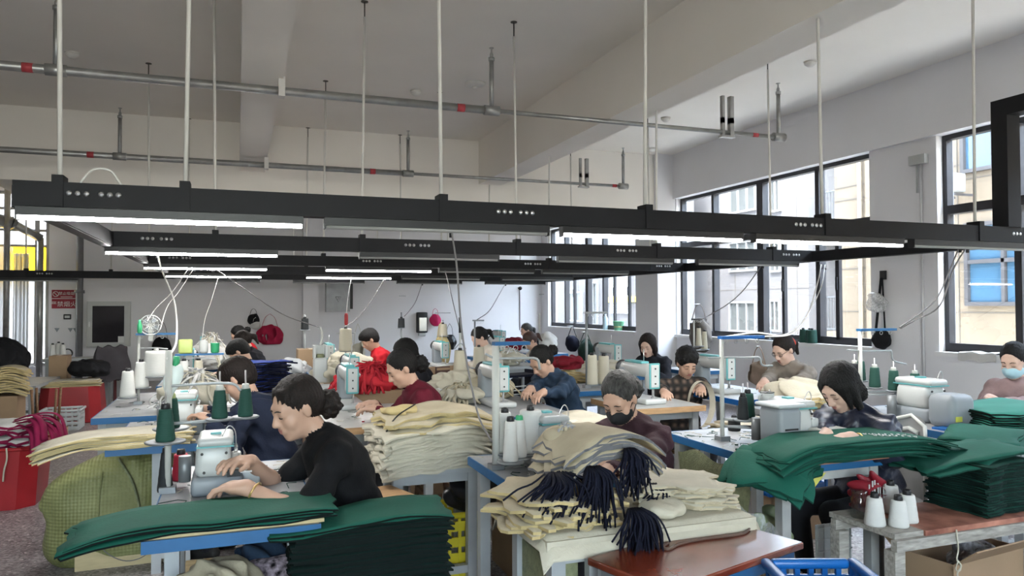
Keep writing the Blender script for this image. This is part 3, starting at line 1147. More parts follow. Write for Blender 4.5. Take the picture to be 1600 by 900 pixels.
def person(name, label, head, face_deg, top, hands, h=.008, lean=(14, 26, 34), look=32, turn=0, tilt=0, sleeve='long', hair='bun', hairm=None,
           skin=None, pants=None, shoe=None, mask=None, extras=(), wr=.004, bulk=1.0, collar=None, legs=True, group=None, hipx=0.0, elbow=None, fwd_legs=.42):
    """head: wanted world point of the head centre; face_deg: heading of the chest, degrees from +Y, counter-clockwise"""
    skin = skin or m_skin
    hairm = hairm or m_hair
    up = np.array([0, 0, 1.0])
    # --- spine, in local space: +Y forward
    pz = .56
    l1, l2, l3 = [math.radians(a) for a in lean]
    P0 = np.array([0, 0, pz])

    def seg(p, L, a):
        return p + L * np.array([0, math.sin(a), math.cos(a)])
    P1 = seg(P0, .15, l1 * .6)
    P2 = seg(P1, .17, l1)
    NB = seg(P2, .16, l2)
    HC = seg(NB, .182, l3)
    dz = head[2] - HC[2]
    for p in (P0, P1, P2, NB, HC):
        p[2] += dz
    pz += dz
    rz = math.radians(face_deg)
    cr, sr = math.cos(rz), math.sin(rz)
    Rw = np.array([[cr, -sr, 0], [sr, cr, 0], [0, 0, 1]])
    loc = np.array(head) - Rw @ HC
    loc[2] = 0

    def to_l(p):
        return Rw.T @ (np.array(p, float) - loc)
    # --- arms
    arms = []
    d2 = (NB - P2) / np.linalg.norm(NB - P2)
    for i, s in enumerate((-1, 1)):
        sh = NB + np.array([s * .158 * bulk, 0, 0]) - d2 * .045
        tgt = hands[i]
        tgt = to_l(tgt) if tgt is not None else np.array([s * .12, NB[1] + .28, .80])
        v = tgt - sh
        La, Lb = .27, .245
        D = np.linalg.norm(v)
        if D > (La + Lb) * .985:
            # lean the shoulder towards a far hand, then clip
            sh = sh + v / D * min(.05, D - (La + Lb) * .985)
            v = tgt - sh
            D = np.linalg.norm(v)
        if D > (La + Lb) * .985:
            v = v / D * (La + Lb) * .985
            D = np.linalg.norm(v)
        wrp = sh + v
        a = (La * La - Lb * Lb + D * D) / (2 * D)
        hh = math.sqrt(max(La * La - a * a, 0))
        hint = np.array([s * .7, -.35, -.8]) if elbow is None else np.array([s * elbow[0], elbow[1], elbow[2]])
        n = hint - v / D * (hint @ v / D)
        el = sh + v / D * a + unit(n) * hh
        arms.append((sh, el, wrp, s))
    lo = np.array([-.42, -.30, 0.0])
    hi = np.array([.42, .45, HC[2] + .2])
    for sh, el, wp, s in arms:
        d = unit(wp - el)
        for p in (sh, el, wp, wp + d * .2):
            lo = np.minimum(lo, p - .13)
            hi = np.maximum(hi, p + .13)
    if legs:
        hi[1] = max(hi[1], fwd_legs + .32)
    else:
        lo[2] = pz - .2
    Fd = Field(lo, hi, h)
    # --- torso garment
    Bk = bulk

    def ew(c, r, R=None, k=.05, g='top'):
        Fd.ell(g, c, r, R, k)
    R1 = rotm('X', -math.degrees(l1))
    R2 = rotm('X', -math.degrees(l2))
    ew(P0 + [0, 0, .03], (.175 * Bk, .135 * Bk, .12), None)
    ew((P1 + P0) / 2 + [0, .0, .05], (.158 * Bk, .125 * Bk, .15), R1)
    ew(P2, (.158 * Bk, .118 * Bk, .17), R1, .06)
    ew((P2 + NB) / 2 + R2 @ np.array([0, .012, 0]), (.150 * Bk, .108 * Bk, .13), R2, .06)
    Fd.cone('top', arms[0][0] + d2 * .01, arms[1][0] + d2 * .01, .055 * Bk, .055 * Bk, .06)
    Fd.cone('top', NB - d2 * .05, NB + d2 * .005, .085, .062, .05)
    for sh, el, wp, s in arms:
        r0 = .058 * Bk
        if sleeve == 'long':
            Fd.cone('top', sh, el, r0, .049 * Bk, .035)
            Fd.cone('top', el, wp + (el - wp) * .06, .049 * Bk, .036, .02)
        elif sleeve == 'rolled':
            Fd.cone('top', sh, el, r0, .053 * Bk, .035)
            Fd.cone('top', el, el + (wp - el) * .45, .055 * Bk, .046, .02)
        else:
            Fd.cone('top', sh, sh + (el - sh) * .78, r0, .054 * Bk, .035)
    if wr > 0:
        Fd.wrinkle('top', wr, seed=sum(map(ord, label)) % 11)
    if collar is not None:
        for k in range(14):
            a0, a1 = math.radians(360 * k / 14), math.radians(360 * (k + 1) / 14)
            e1, e2 = R2 @ np.array([1, 0, 0]), R2 @ np.array([0, 1, 0])
            c = NB + d2 * .012
            Fd.cone('collar', c + .060 * (e1 * math.cos(a0) + e2 * math.sin(a0)), c + .060 * (e1 * math.cos(a1) + e2 * math.sin(a1)), .014, .014, .008)
    # --- legs
    if legs:
        for s in (-1, 1):
            hp = P0 + [s * .085, .02, -.02]
            kn = np.array([s * .115, fwd_legs, .50 + dz * .5])
            an = np.array([s * .11, fwd_legs - .06, .085])
            Fd.cone('pants', hp, kn, .088, .062, .05)
            Fd.cone('pants', kn, an, .058, .046, .03)
            Fd.cone('shoe', an + [0, -.03, -.045], an + [0, .13, -.048], .038, .034, .02)
        ew(P0 + [0, 0, -.03], (.17, .14, .10), None, .05, 'pants')
    # --- neck and head
    hy = rotm('Z', turn) @ rotm('X', -look) @ rotm('Y', tilt)
    Rh = hy

    def hp(x, y, z):
        return HC + Rh @ np.array([x, y, z])
    Fd.cone('skin', NB - d2 * .03, hp(0, -.022, -.045), .052, .047, .03)
    Fd.ell('skin', hp(0, -.012, .035), (.074, .093, .086), Rh, .02)
    Fd.ell('skin', hp(0, .026, -.03), (.059, .062, .084), Rh, .03)
    Fd.ell('skin', hp(0, .034, -.078), (.043, .045, .036), Rh, .025)
    Fd.ell('skin', hp(0, .066, -.099), (.017, .014, .014), Rh, .02)
    for s in (-1, 1):
        Fd.ell('skin', hp(s * .037, .056, -.034), (.024, .022, .024), Rh, .02)
        Fd.ell('skin', hp(s * .031, .099, .004), (.017, .014, .013), Rh, .012, True)
        Fd.ell('skin', hp(s * .031, .073, .002), (.016, .014, .012), Rh, .006)
        Fd.ell('skin', hp(s * .074, -.008, -.006), (.010, .018, .031), Rh, .008)
    Fd.cone('skin', hp(-.034, .073, .025), hp(.034, .073, .025), .014, .014, .02)
    Fd.cone('skin', hp(0, .084, .014), hp(0, .105, -.028), .008, .0125, .014)
    for s in (-1, 1):
        Fd.ell('skin', hp(s * .011, .095, -.034), (.009, .010, .008), Rh, .008)
    Fd.ell('skin', hp(0, .084, -.060), (.024, .012, .016), Rh, .014)
    if h < .010 and mask is None:
        Fd.ell('lip', hp(0, .089, -.0585), (.021, .0095, .0055), Rh, .0)
        Fd.ell('lip', hp(0, .088, -.0675), (.018, .0095, .0060), Rh, .003)
    # --- forearms and hands
    for sh, el, wp, s in arms:
        if sleeve == 'short':
            Fd.cone('skin', sh, el, .045, .041, .03)
            Fd.ell('skin', el, (.039, .039, .039), None, .02)
            Fd.cone('skin', el, el + (wp - el) * .35, .040, .041, .02)
            Fd.cone('skin', el + (wp - el) * .35, wp, .040, .027, .02)
        else:
            Fd.cone('skin', el, wp, .036, .027, .02)
        d = unit(wp - el)
        d = unit(d * .75 + np.array([0, .35, -.28]))
        side = unit(np.cross(d, up)) * s
        nrm = unit(np.cross(side, d)) * (s)
        if nrm[2] < 0:
            nrm = -nrm
        R = np.stack([side, d, nrm], 1)
        pc = wp + d * .045
        Fd.cone('skin', wp, pc, .025, .024, .02)
        Fd.ell('skin', pc, (.040, .052, .018), R, .018)
        fl = [.062, .074, .070, .056]
        for f in range(4):
            x = (f - 1.5) * .0195
            a = wp + d * (.082 - abs(f - 1.3) * .004) - side * x
            L = fl[f]
            ang = [18, 48, 70]
            p = a
            rr = [.0098, .0090, .0080]
            for g_, (fr, an) in enumerate(zip((.46, .32, .22), ang)):
                t = math.radians(an + 5 * f)
                q = p + L * fr * 1.05 * (d * math.cos(t) - nrm * math.sin(t)) - side * x * .06
                Fd.cone('skin', p, q, rr[g_], rr[g_] * .93, .006)
                p = q
        # thumb leaves the inner side of the palm
        a = wp + d * .025 - side * .030
        b = a + d * .030 - side * .022 - nrm * .012
        c = b + d * .030 - side * .004 - nrm * .016
        Fd.cone('skin', a, b, .0135, .0115, .012)
        Fd.cone('skin', b, c, .0112, .0090, .005)
    order = ['top', 'pants', 'shoe', 'collar', 'skin', 'lip', 'lash']
    mats = [top, pants or m_trs, shoe or m_shoe, collar or top, skin, m_lip, m_lash]
    root = thing('person', label, 'person', loc, rz, group)
    obj('body', Fd.mesh('body', mats, order), root)
    if h < .0095:
        sk = Fd.g['skin']

        def face(x, z):
            for y in np.arange(.125, .03, -.002):
                p = hp(x, y, z)
                ii = np.round((p - Fd.lo) / h).astype(int)
                if np.all(ii >= 0) and np.all(ii < Fd.n) and sk[tuple(ii)] < h * .35:
                    return hp(x, y + h * .10, z)
            return hp(x, .07, z)
        for s in (-1, 1):
            MB().tube([face(s * x, z) for x, z in ((.014, .0245), (.024, .0275), (.035, .0275), (.046, .0235))], [.0022, .0030, .0028, .0016], 6).build('eyebrow', m_lash, root)
            MB().tube([face(s * x, z) for x, z in ((.018, -.0015), (.025, -.0045), (.034, -.0050), (.044, -.0020))], [.0014, .0024, .0024, .0016], 6).build('eyelash', m_lash, root)

    # --- hair: its own surface, a child of the person
    hl = min(h, .007)
    Hf = Field(HC - .24, HC + .24, hl)
    nz = curl_noise(.008) if hair == 'curly' else hair_noise(.0022)
    Hf.ell('h', hp(0, -.020, .040), (.081, .101, .094), Rh, 0, noise=nz)
    if hair == 'curly':
        Hf.ell('h', hp(0, -.015, .062), (.094, .108, .090), Rh, .02, noise=nz)
        Hf.ell('h', hp(0, -.055, -.01), (.078, .065, .075), Rh, .03, noise=nz)
    if hair == 'short':
        Hf.ell('h', hp(0, .012, .066), (.080, .092, .066), Rh, .03, noise=nz)
        Hf.ell('h', hp(0, -.050, -.005), (.076, .062, .075), Rh, .03, noise=nz)
    if hair in ('bun', 'tail', 'lowbun'):
        Hf.ell('h', hp(0, -.05, .0), (.070, .065, .075), Rh, .03, noise=nz)
    if hair == 'bun':
        Hf.ell('h', hp(0, -.150, -.005), (.046, .042, .046), Rh, .012, noise=curl_noise(.010))
    if hair == 'lowbun':
        Hf.ell('h', hp(0, -.135, -.045), (.060, .052, .062), Rh, .015, noise=curl_noise(.012))
    if hair == 'tail':
        Hf.cone('h', hp(0, -.11, .02), hp(0, -.15, -.02), .026, .030, .02)
        Hf.cone('h', hp(0, -.15, -.02), hp(0, -.145, -.12), .030, .012, .02)
    if hair == 'bob':
        nb_ = hair_noise(.0042, 90.0)
        Hf.ell('h', hp(0, -.020, .020), (.090, .108, .112), Rh, .03, noise=nb_)
        Hf.ell('h', hp(0, -.060, -.075), (.082, .062, .080), Rh, .03, noise=nb_)
        for sg in (-1, 1):
            Hf.cone('h', hp(sg * .070, .005, .02), hp(sg * .076, .010, -.125), .030, .020, .03)
            if 'open' not in extras:
                Hf.cone('h', hp(sg * .066, .045, .045), hp(sg * .070, .055, -.085), .018, .010, .02)
    # the opening for the face
    if hair == 'bob':
        Hf.ell('h', hp(0, .112 if 'open' not in extras else .104, -.032), (.060 if 'open' not in extras else .078, .090, .118), Rh, .008, True)
        Hf.ell('h', hp(0, .060, -.135), (.074, .105, .090), Rh, .006, True)
        cb_, nb2 = hp(0, 0, -.122), Rh @ np.array([0, 0, -1.0])
        Hf.put('h', lambda X, Y, Z: -((X - cb_[0]) * nb2[0] + (Y - cb_[1]) * nb2[1] + (Z - cb_[2]) * nb2[2]), HC - .24, HC + .24, 0, True)
    elif hair in ('curly', 'short'):
        Hf.ell('h', hp(0, .108, -.046), (.086, .082, .105), Rh, .012, True)
        Hf.ell('h', hp(0, .03, -.125), (.12, .10, .085), Rh, .012, True)
    else:
        Hf.ell('h', hp(0, .118, -.030), (.094, .094, .130), Rh, .010, True)
        Hf.ell('h', hp(0, .03, -.130), (.12, .105, .085), Rh, .015, True)
    if 'fringe' in extras:
        for fx in (-.058, -.040, -.022, .020, .040, .058):
            Hf.cone('h', hp(fx * .7, .062 - abs(fx) * .3, .094), hp(fx * 1.05, .083 - abs(fx) * .40, .048), .010, .004, .008)
    obj('hair', Hf.mesh('hair', [hairm], ['h']), root)
    if hair in ('tail', 'bun', 'lowbun') and 'tie' in extras:
        b = MB()
        c = hp(0, -.112, .012)
        b.tube([c + Rh @ np.array([.034 * math.cos(a), -.01, .034 * math.sin(a)]) for a in np.linspace(0, 2 * math.pi, 13)], .012, 7)
        b.build('hair_tie', mat('red_scrunchie', (.45, .06, .04), .8, bump=.3), root)
    if mask:
        Mf = Field(HC - .17, HC + .17, .005)
        Mf.ell('m', hp(0, .034, -.052), (.067, .071, .066), Rh, 0)
        Mf.cone('m', hp(0, .095, -.022), hp(0, .108, -.045), .016, .017, .03)
        Mf.ell('m', hp(0, .020, -.055), (.062, .062, .10), Rh, .004, True)
        n1, c1 = Rh @ np.array([0, -.25, 1.0]), hp(0, .10, -.012)
        n1 = n1 / np.linalg.norm(n1)
        Mf.put('m', lambda X, Y, Z: -((X - c1[0]) * n1[0] + (Y - c1[1]) * n1[1] + (Z - c1[2]) * n1[2]), HC - .2, HC + .2, 0, True)
        n2, c2 = Rh @ np.array([0, 1.0, 0.0]), hp(0, .018, 0)
        Mf.put('m', lambda X, Y, Z: ((X - c2[0]) * n2[0] + (Y - c2[1]) * n2[1] + (Z - c2[2]) * n2[2]), HC - .2, HC + .2, 0, True)
        mk = obj('face_mask', Mf.mesh('face_mask', [mask], ['m']), root)
        for s in (-1, 1):
            lp = MB()
            lp.tube([hp(s * .060, .03, -.03), hp(s * .079, -.012, .012), hp(s * .083, -.026, -.002), hp(s * .074, -.014, -.035), hp(s * .058, .03, -.085)], .0025, 5)
            lp.build('ear_loop', mask, mk)
    if 'bracelet' in extras or 'bangle' in extras:
        sh, el, wp, s = arms[0]
        d = unit(wp - el)
        c = wp - d * .035
        u = unit(np.cross(d, up))
        w_ = np.cross(d, u)
        MB().tube([c + .036 * (u * math.cos(a) + w_ * math.sin(a)) for a in np.linspace(0, 2 * math.pi, 15)], .004, 6).build(
            'bracelet', mat('gold_bracelet', (.65, .45, .18), .3, .8), root)
    if 'glasses' in extras:
        g = MB()
        for s in (-1, 1):
            g.tube([hp(s * .033 + .022 * math.cos(a), .098 - .012 * abs(math.cos(a)), .004 + .016 * math.sin(a)) for a in np.linspace(0, 2 * math.pi, 13)], .002, 5)
            g.tube([hp(s * .055, .088, .008), hp(s * .078, -.01, .01)], .002, 5)
        g.tube([hp(-.011, .098, .006), hp(.011, .098, .006)], .002, 5)
        g.build('eyeglasses', mat('thin_glasses', (.05, .05, .05), .3, .5), root)
    if 'button' in extras:
        c = P2 + R1 @ np.array([0, .122 * Bk, .02])
        MB().lathe([(0, .006), (.016, .004), (.018, 0), (.0, -.004)], 12, tuple(c), M=Matrix.Rotation(math.radians(-90), 3, 'X')).build('badge', mat('white_badge', (.7, .7, .68), .4), root)
    root['hand_world'] = [float(x) for a in arms for x in (Rw @ a[2] + loc)]
    return root
# ------------------------------------------------------------------ things of the workshop, by kind
m_cream = cloth('cream_canvas', (0.40, 0.345, 0.245), var=0.12)
m_cream2 = cloth('pale_canvas', (0.45, 0.415, 0.33), var=0.12)
m_yel = cloth('straw_canvas', (0.43, 0.34, 0.17), var=0.14)
m_whitec = cloth('white_cotton', (0.52, 0.51, 0.49), var=0.08)
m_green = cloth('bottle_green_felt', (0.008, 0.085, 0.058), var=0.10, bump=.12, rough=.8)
m_green2 = cloth('bottle_green_felt_shaded_edge', (0.0014, 0.0046, 0.0040), var=0.15, bump=.12)  # near-black: backlit shade of the stacked edges put into the colour
m_green4 = cloth('shaded_green_felt', (0.0022, 0.012, 0.0095), var=0.2)  # darker felt copy, the shade on the stack fronts painted in
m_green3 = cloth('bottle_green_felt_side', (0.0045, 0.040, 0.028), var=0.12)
m_redc = cloth('scarlet_cloth', (0.42, 0.02, 0.03), var=0.2)
m_magc = cloth('magenta_cloth', (0.19, 0.008, 0.045), var=0.2)
m_navyc = cloth('navy_cloth', (0.0045, 0.0055, 0.014), var=0.2)
m_bluec = cloth('royal_blue_cloth', (0.015, 0.035, 0.20), var=0.2)
m_blackc = cloth('black_cloth', (0.012, 0.012, 0.014), var=0.2)
m_greyc = cloth('grey_cloth', (0.30, 0.30, 0.31), var=0.15)
m_brownc = cloth('brown_cloth', (0.13, 0.105, 0.085), var=0.2)
m_sack = mat('olive_woven_sack', (0.155, 0.16, 0.055), 0.5, var=0.12, scale=5, rgb2=(0.21, 0.215, 0.09))


def weave(m, sc=55.0, st=.5):
    nt = m.node_tree
    b = nt.nodes['Principled BSDF']
    tc = nt.nodes.new('ShaderNodeTexCoord')
    hs = []
    for d in ('DIAGONAL', 'Z'):
        w_ = nt.nodes.new('ShaderNodeTexWave')
        w_.bands_direction = d if d == 'Z' else 'X'
        w_.inputs['Scale'].default_value = sc * .3
        w_.inputs['Distortion'].default_value = .6
        nt.links.new(tc.outputs['Object'], w_.inputs['Vector'])
        hs.append(w_.outputs['Fac'])
    ad = nt.nodes.new('ShaderNodeMath')
    nt.links.new(hs[0], ad.inputs[0])
    nt.links.new(hs[1], ad.inputs[1])
    bp = nt.nodes.new('ShaderNodeBump')
    bp.inputs['Strength'].default_value = st
    bp.inputs['Distance'].default_value = .004
    nt.links.new(ad.outputs[0], bp.inputs['Height'])
    nt.links.new(bp.outputs[0], b.inputs['Normal'])


weave(m_sack)
m_sackd = mat('dark_olive_sack', (0.16, 0.17, 0.09), 0.55, var=0.25, scale=40, bump=0.5, bscale=150)
m_blue = mat('blue_edge_band', (0.010, 0.090, 0.225), 0.45, var=0.1)
m_bluep = mat('blue_plastic', (0.006, 0.10, 0.34), 0.35, var=0.06)
m_ltop = mat('grey_laminate', (0.25, 0.255, 0.26), 0.4, var=0.25, scale=7)
m_wtop = mat('pale_laminate', (0.36, 0.36, 0.345), 0.4, var=0.15, scale=7)
m_wood = mat('raw_wood_edge', (0.36, 0.22, 0.11), 0.6, var=0.2, scale=12, stretch=(1, 8, 8))
m_ply = mat('plywood', (0.45, 0.36, 0.20), 0.65, var=0.15, scale=5, stretch=(1, 6, 6), bump=.1)
m_steel = mat('painted_steel', (0.33, 0.345, 0.35), 0.45, 0.2, var=0.1)
m_steeld = mat('grey_steel', (0.20, 0.21, 0.22), 0.45, 0.4, var=0.1)
m_wht = mat('white_enamel', (0.44, 0.45, 0.44), 0.35, var=0.03)
m_whtd = mat('aged_white_plastic', (0.46, 0.46, 0.43), 0.45, var=0.06)
m_teal = mat('teal_trim', (0.10, 0.33, 0.34), 0.4, var=0.04)
m_grey = mat('grey_plastic', (0.22, 0.24, 0.26), 0.45, var=0.05)
m_dk = mat('machine_dark', (0.03, 0.03, 0.032), 0.45, 0.3)
m_thw = mat('white_thread', (0.56, 0.555, 0.53), 0.75, var=0.05, scale=3, bump=.25, bscale=220, stretch=(.1, .1, 1))
m_thc = mat('cream_thread', (0.46, 0.42, 0.33), 0.75, var=0.05, scale=3, bump=.25, bscale=220, stretch=(.1, .1, 1))
m_thg = mat('dark_green_thread', (0.010, 0.055, 0.040), 0.75, var=0.12, scale=3, bump=.25, bscale=220, stretch=(.1, .1, 1))
m_thk = mat('black_thread', (0.014, 0.016, 0.018), 0.75, var=0.12, scale=3, bump=.25, bscale=220, stretch=(.1, .1, 1))
m_thr = mat('red_thread', (0.33, 0.01, 0.03), 0.75, var=0.12, scale=3)
m_card = mat('brown_cardboard', (0.30, 0.20, 0.12), 0.8, var=0.12, scale=3, bump=.05)
m_redp = mat('red_plastic', (0.29, 0.014, 0.018), 0.4, var=0.08)
m_brownw = mat('brown_wood', (0.17, 0.085, 0.04), 0.55, var=0.25, scale=8, stretch=(1, 1, 6))
m_film = film_mat('clear_plastic_film', (.75, .77, .77), .30)
m_cable = mat('grey_cable', (0.16, 0.15, 0.15), 0.5)
m_cablew = mat('white_cable', (0.62, 0.60, 0.57), 0.5)
M_TH = dict(w=m_thw, c=m_thc, g=m_thg, k=m_thk, r=m_thr)


def table(label, x0, y0, x1, y1, z=.76, top=None, edge=None, rz=0.0, shelf=None, legm=None, apron=None, th=.04, group=None, box=False, legz=0.0, inx=.06, iny=.07):
    cx, cy = (x0 + x1) / 2, (y0 + y1) / 2
    w, d = x1 - x0, y1 - y0
    t = thing('sewing_table' if not box else 'work_table', label, 'table', (cx, cy, 0), rz, group)
    MB().box((0, 0, z - th / 2), (w - .012, d - .012, th)).build('tabletop', top or m_ltop, t)
    e = MB()
    for s in (-1, 1):
        e.box((s * (w / 2 - .003), 0, z - th / 2), (.006, d, th + .001))
        e.box((0, s * (d / 2 - .003), z - th / 2), (w - .012, .006, th + .001))
    e.build('edge_band', edge or m_blue, t)
    lm = legm or m_steel
    for sx in (-1, 1):
        for sy in (-1, 1):
            MB().box((sx * (w / 2 - inx), sy * (d / 2 - iny), (z - th + legz) / 2), (.05, .05, z - th - legz)).build('leg', lm, t)
    for sy in (-1, 1):
        MB().box((0, sy * (d / 2 - iny), .10), (w - 2 * inx - .05, .04, .04)).build('foot_rail', lm, t)
        MB().box((0, sy * (d / 2 - iny), z - th - .03), (w - 2 * inx - .05, .03, .05)).build('cross_rail', lm, t)
    if shelf:
        MB().box((0, 0, shelf), (w - .14, d - .20, .02)).build('shelf', m_ply, t)
    return t


def stool(label, x, y, z=.45, rz=0.0, m=None):
    t = thing('wooden_stool', label, 'stool', (x, y, 0), rz)
    m = m or m_brownw
    MB().rbox((0, 0, z - .015), (.34, .26, .03), .012).build('seat', m, t)
    for sx in (-1, 1):
        for sy in (-1, 1):
            MB().tube([(sx * .13, sy * .09, z - .03), (sx * .155, sy * .115, 0)], .017, 6).build('leg', m, t)
        MB().box((sx * .143, 0, .16), (.02, .19, .03)).build('stretcher', m, t)
    MB().box((0, .10, .24), (.26, .02, .03)).build('stretcher', m, t)
    MB().box((0, -.10, .24), (.26, .02, .03)).build('stretcher', m, t)
    return t


_ovl = None


def overlock(label, x, y, z, rz=0.0, s=1.0):
    """operator side is +X, pulley end +Y"""
    global _ovl
    if _ovl is None:
        t = thing('overlock_machine', label, 'sewing machine', (0, 0, 0), 0, 'overlock machines')
        MB().rbox((0, 0, .045), (.24, .30, .09), .02).build('base', m_grey, t)
        MB().rbox((-.02, 0, .165), (.17, .27, .16), .035, taper=.92).build('casing', m_wht, t)
        c = MB().rbox((-.01, .0, .258), (.165, .29, .045), .02).build('top_cover', m_wht, t)
        MB().box((-.01, 0, .284), (.05, .05, .012)).build('latch', m_teal, c)
        MB().box((-.01, 0, .238), (.170, .292, .007)).build('trim_line', m_teal, t)
        MB().rbox((.085, -.02, .145), (.05, .20, .06), .01).build('front_cover', m_wht, t)
        MB().box((.075, -.03, .092), (.06, .22, .05)).build('looper_housing', m_dk, t)
        MB().box((.125, -.05, .10), (.07, .12, .008)).build('cloth_plate', m_chrome, t)
        MB().cyl((.10, -.075, .19), (.10, -.075, .105), .006, 6).build('needle_bar', m_chrome, t)
        MB().box((.115, -.075, .108), (.05, .018, .008)).build('presser_foot', m_chrome, t)
        MB().lathe([(0, 0), (.045, 0), (.05, .006), (.05, .026), (.03, .034), (0, .036)], 18, (-.02, .145, .13), M=Matrix.Rotation(math.radians(-90), 3, 'X')).build('handwheel', m_grey, t)
        for k in range(4):
            MB().lathe([(.012, 0), (.012, .012), (.008, .016), (0, .018)], 10, (.076, -.085 + .045 * k, .205), M=Matrix.Rotation(math.radians(90), 3, 'Y')).build('tension_dial', m_grey if k % 2 else m_chrome, t)
        for k, (sx, sy) in enumerate(((-.07, -.135), (.04, -.135), (-.06, -.138), (.045, -.138))):
            MB().cyl((sx, sy, .205 if k < 2 else .115), (sx, sy - .006, .205 if k < 2 else .115), .007, 8).build('screw', m_dk, t)
        MB().tube(curve_pts([(.02, -.10, .28), (.05, -.10, .33), (.08, -.09, .30), (.085, -.08, .22)], 5), .003, 5).build('thread_guide', m_chrome, t)
        MB().rbox((.15, .02, .055), (.10, .16, .11), .012).build('waste_tray', m_wht, t)
        MB().cyl((-.16, .10, .03), (-.16, .10, .16), .03, 12).build('oil_regulator', m_steeld, t)
        _ovl = t
    else:
        t = copy_tree(_ovl)
    t.location = (x, y, z)
    t.rotation_euler[2] = rz
    t.scale = (s, s, s)
    return tag(t, label)


_lks = None


def lockstitch(label, x, y, z, rz=0.0):
    """arm along Y; head end at -Y; operator at +X"""
    global _lks
    if _lks is None:
        t = thing('lockstitch_machine', label, 'sewing machine', (0, 0, 0), 0, 'lockstitch machines')
        MB().rbox((0, 0, .02), (.18, .48, .04), .012).build('bed', m_wht, t)
        MB().rbox((-.01, .17, .15), (.11, .12, .24), .025).build('column', m_grey, t)
        a = MB().rbox((-.01, .0, .245), (.105, .42, .10), .03).build('arm', m_wht, t)
        MB().rbox((-.01, .03, .300), (.07, .26, .02), .008).build('arm_cover', m_teal, a)
        MB().box((.047, .07, .245), (.008, .12, .06)).build('control_panel', m_dk, a)
        MB().rbox((-.01, -.19, .205), (.095, .075, .19), .03).build('head', m_wht, t)
        f = MB().rbox((0, 0, 0), (.088, .19, .012), .035, M=Matrix.Rotation(math.radians(90), 3, 'X')).build('face_plate', m_teal, t, (-.01, -.232, .21))
        MB().rbox((0, 0, 0), (.066, .165, .008), .028, M=Matrix.Rotation(math.radians(90), 3, 'X')).build('face_cover', m_wht, f, (0, -.008, 0))
        for dz in (.055, .0, -.055):
            MB().cyl((.0, -.012, dz), (0, -.018, dz), .006, 8).build('screw', m_dk, f)
        MB().cyl((.0, -.20, .12), (0, -.20, .045), .006, 6).build('needle_bar', m_chrome, t)
        MB().cyl((.0, -.185, .12), (0, -.185, .05), .005, 6).build('presser_bar', m_chrome, t)
        MB().box((.01, -.195, .046), (.05, .02, .006)).build('presser_foot', m_chrome, t)
        MB().lathe([(0, 0), (.055, 0), (.062, .008), (.062, .026), (.035, .036), (0, .038)], 20, (-.01, .232, .24), M=Matrix.Rotation(math.radians(-90), 3, 'X')).build('handwheel', m_dk, t)
        MB().cyl((-.01, -.08, .31), (-.01, -.08, .40), .004, 6).build('thread_post', m_chrome, t)
        MB().lathe([(.014, 0), (.014, .012), (0, .016)], 10, (.042, -.16, .24), M=Matrix.Rotation(math.radians(90), 3, 'Y')).build('tension_dial', m_chrome, t)
        _lks = t
    else:
        t = copy_tree(_lks)
    t.location = (x, y, z)
    t.rotation_euler[2] = rz
    return tag(t, label)


CONE_ME = {}


def cone(label, col, x, y, z, r=.035, h=.16, rt=None, group=None, tip=None):
    """a cone of thread standing on its base"""
    rt = rt if rt else r * .68
    key = (col, round(r, 3), round(h, 3), round(rt, 3))
    if key not in CONE_ME:
        n = 9
        prof = [(r * .93, 0), (r, .006)] + [(r + (rt - r) * k / n + (.0008 if k % 2 else 0), .006 + (h - .012) * k / n) for k in range(1, n)] + [(rt, h - .006), (rt * .9, h), (.016, h - .002)]
        CONE_ME[key] = MB().lathe(prof, 20).mesh('thread', [M_TH[col]])
    t = thing('thread_cone', label, 'thread cone', (x, y, z), 0, group)
    obj('thread', CONE_ME[key], t)
    tm = tip or m_black
    k2 = ('core', tm.name, round(rt, 3))
    if k2 not in CONE_ME:
        cr = min(.017, rt * .72)
        CONE_ME[k2] = MB().lathe([(cr * 1.1, -.01), (cr, .012), (cr * .9, .020), (cr * .6, .021), (cr * .55, -.005)], 12).mesh('core', [tm])
    obj('core', CONE_ME[k2], t, (0, 0, h))
    return t


def thread_stand(label, x, y, z, h=.8, bar=None, barm=None, arms=(), plates=(), polem=None, rz=0.0, z_arm=None, r=.010):
    """pole fixed to a table; bar: (dx0,dx1) of the top tray; arms: [(z, [points])]; plates: [(dx,dy,z,r)]"""
    t = thing('thread_stand', label, 'thread stand', (x, y, z), rz)
    pm = polem or m_whtd
    MB().cyl((0, 0, 0), (0, 0, h), r, 8).build('pole', pm, t)
    MB().box((0, 0, .012), (.06, .06, .024)).build('clamp', m_steeld, t)
    if bar:
        MB().box(((bar[0] + bar[1]) / 2, 0, h + .008), (bar[1] - bar[0], .045, .016)).build('top_bar', barm or m_blue, t)
        n = 4
        for k in range(n):
            bx = bar[0] + (bar[1] - bar[0]) * (k + .5) / n
            MB().tube([(bx + .012 * math.cos(a), 0, h - .014 + .012 * math.sin(a)) for a in [i * math.pi / 4 for i in range(9)]], .002, 5).build('thread_eyelet', m_chrome, t)
    for zz, pts in arms:
        MB().tube(curve_pts([(p[0], p[1], zz + p[2]) for p in pts], 4), .006, 6).build('guide_arm', m_steel, t)
    for dx, dy, zz, pr in plates:
        p = MB().lathe([(0, 0), (pr * .9, 0), (pr, .004), (pr, .008), (pr * .9, .010), (0, .008)], 18, (dx, dy, zz)).build('spool_plate', m_steeld if polem is None else m_grey, t)
        MB().cyl((dx, dy, zz), (dx, dy, zz + .20), .004, 6).build('spool_pin', m_chrome, p)
        if abs(dx) + abs(dy) > .02:
            MB().tube([(0, 0, zz), (dx, dy, zz)], .007, 6).build('plate_arm', m_steel, t)
    return t


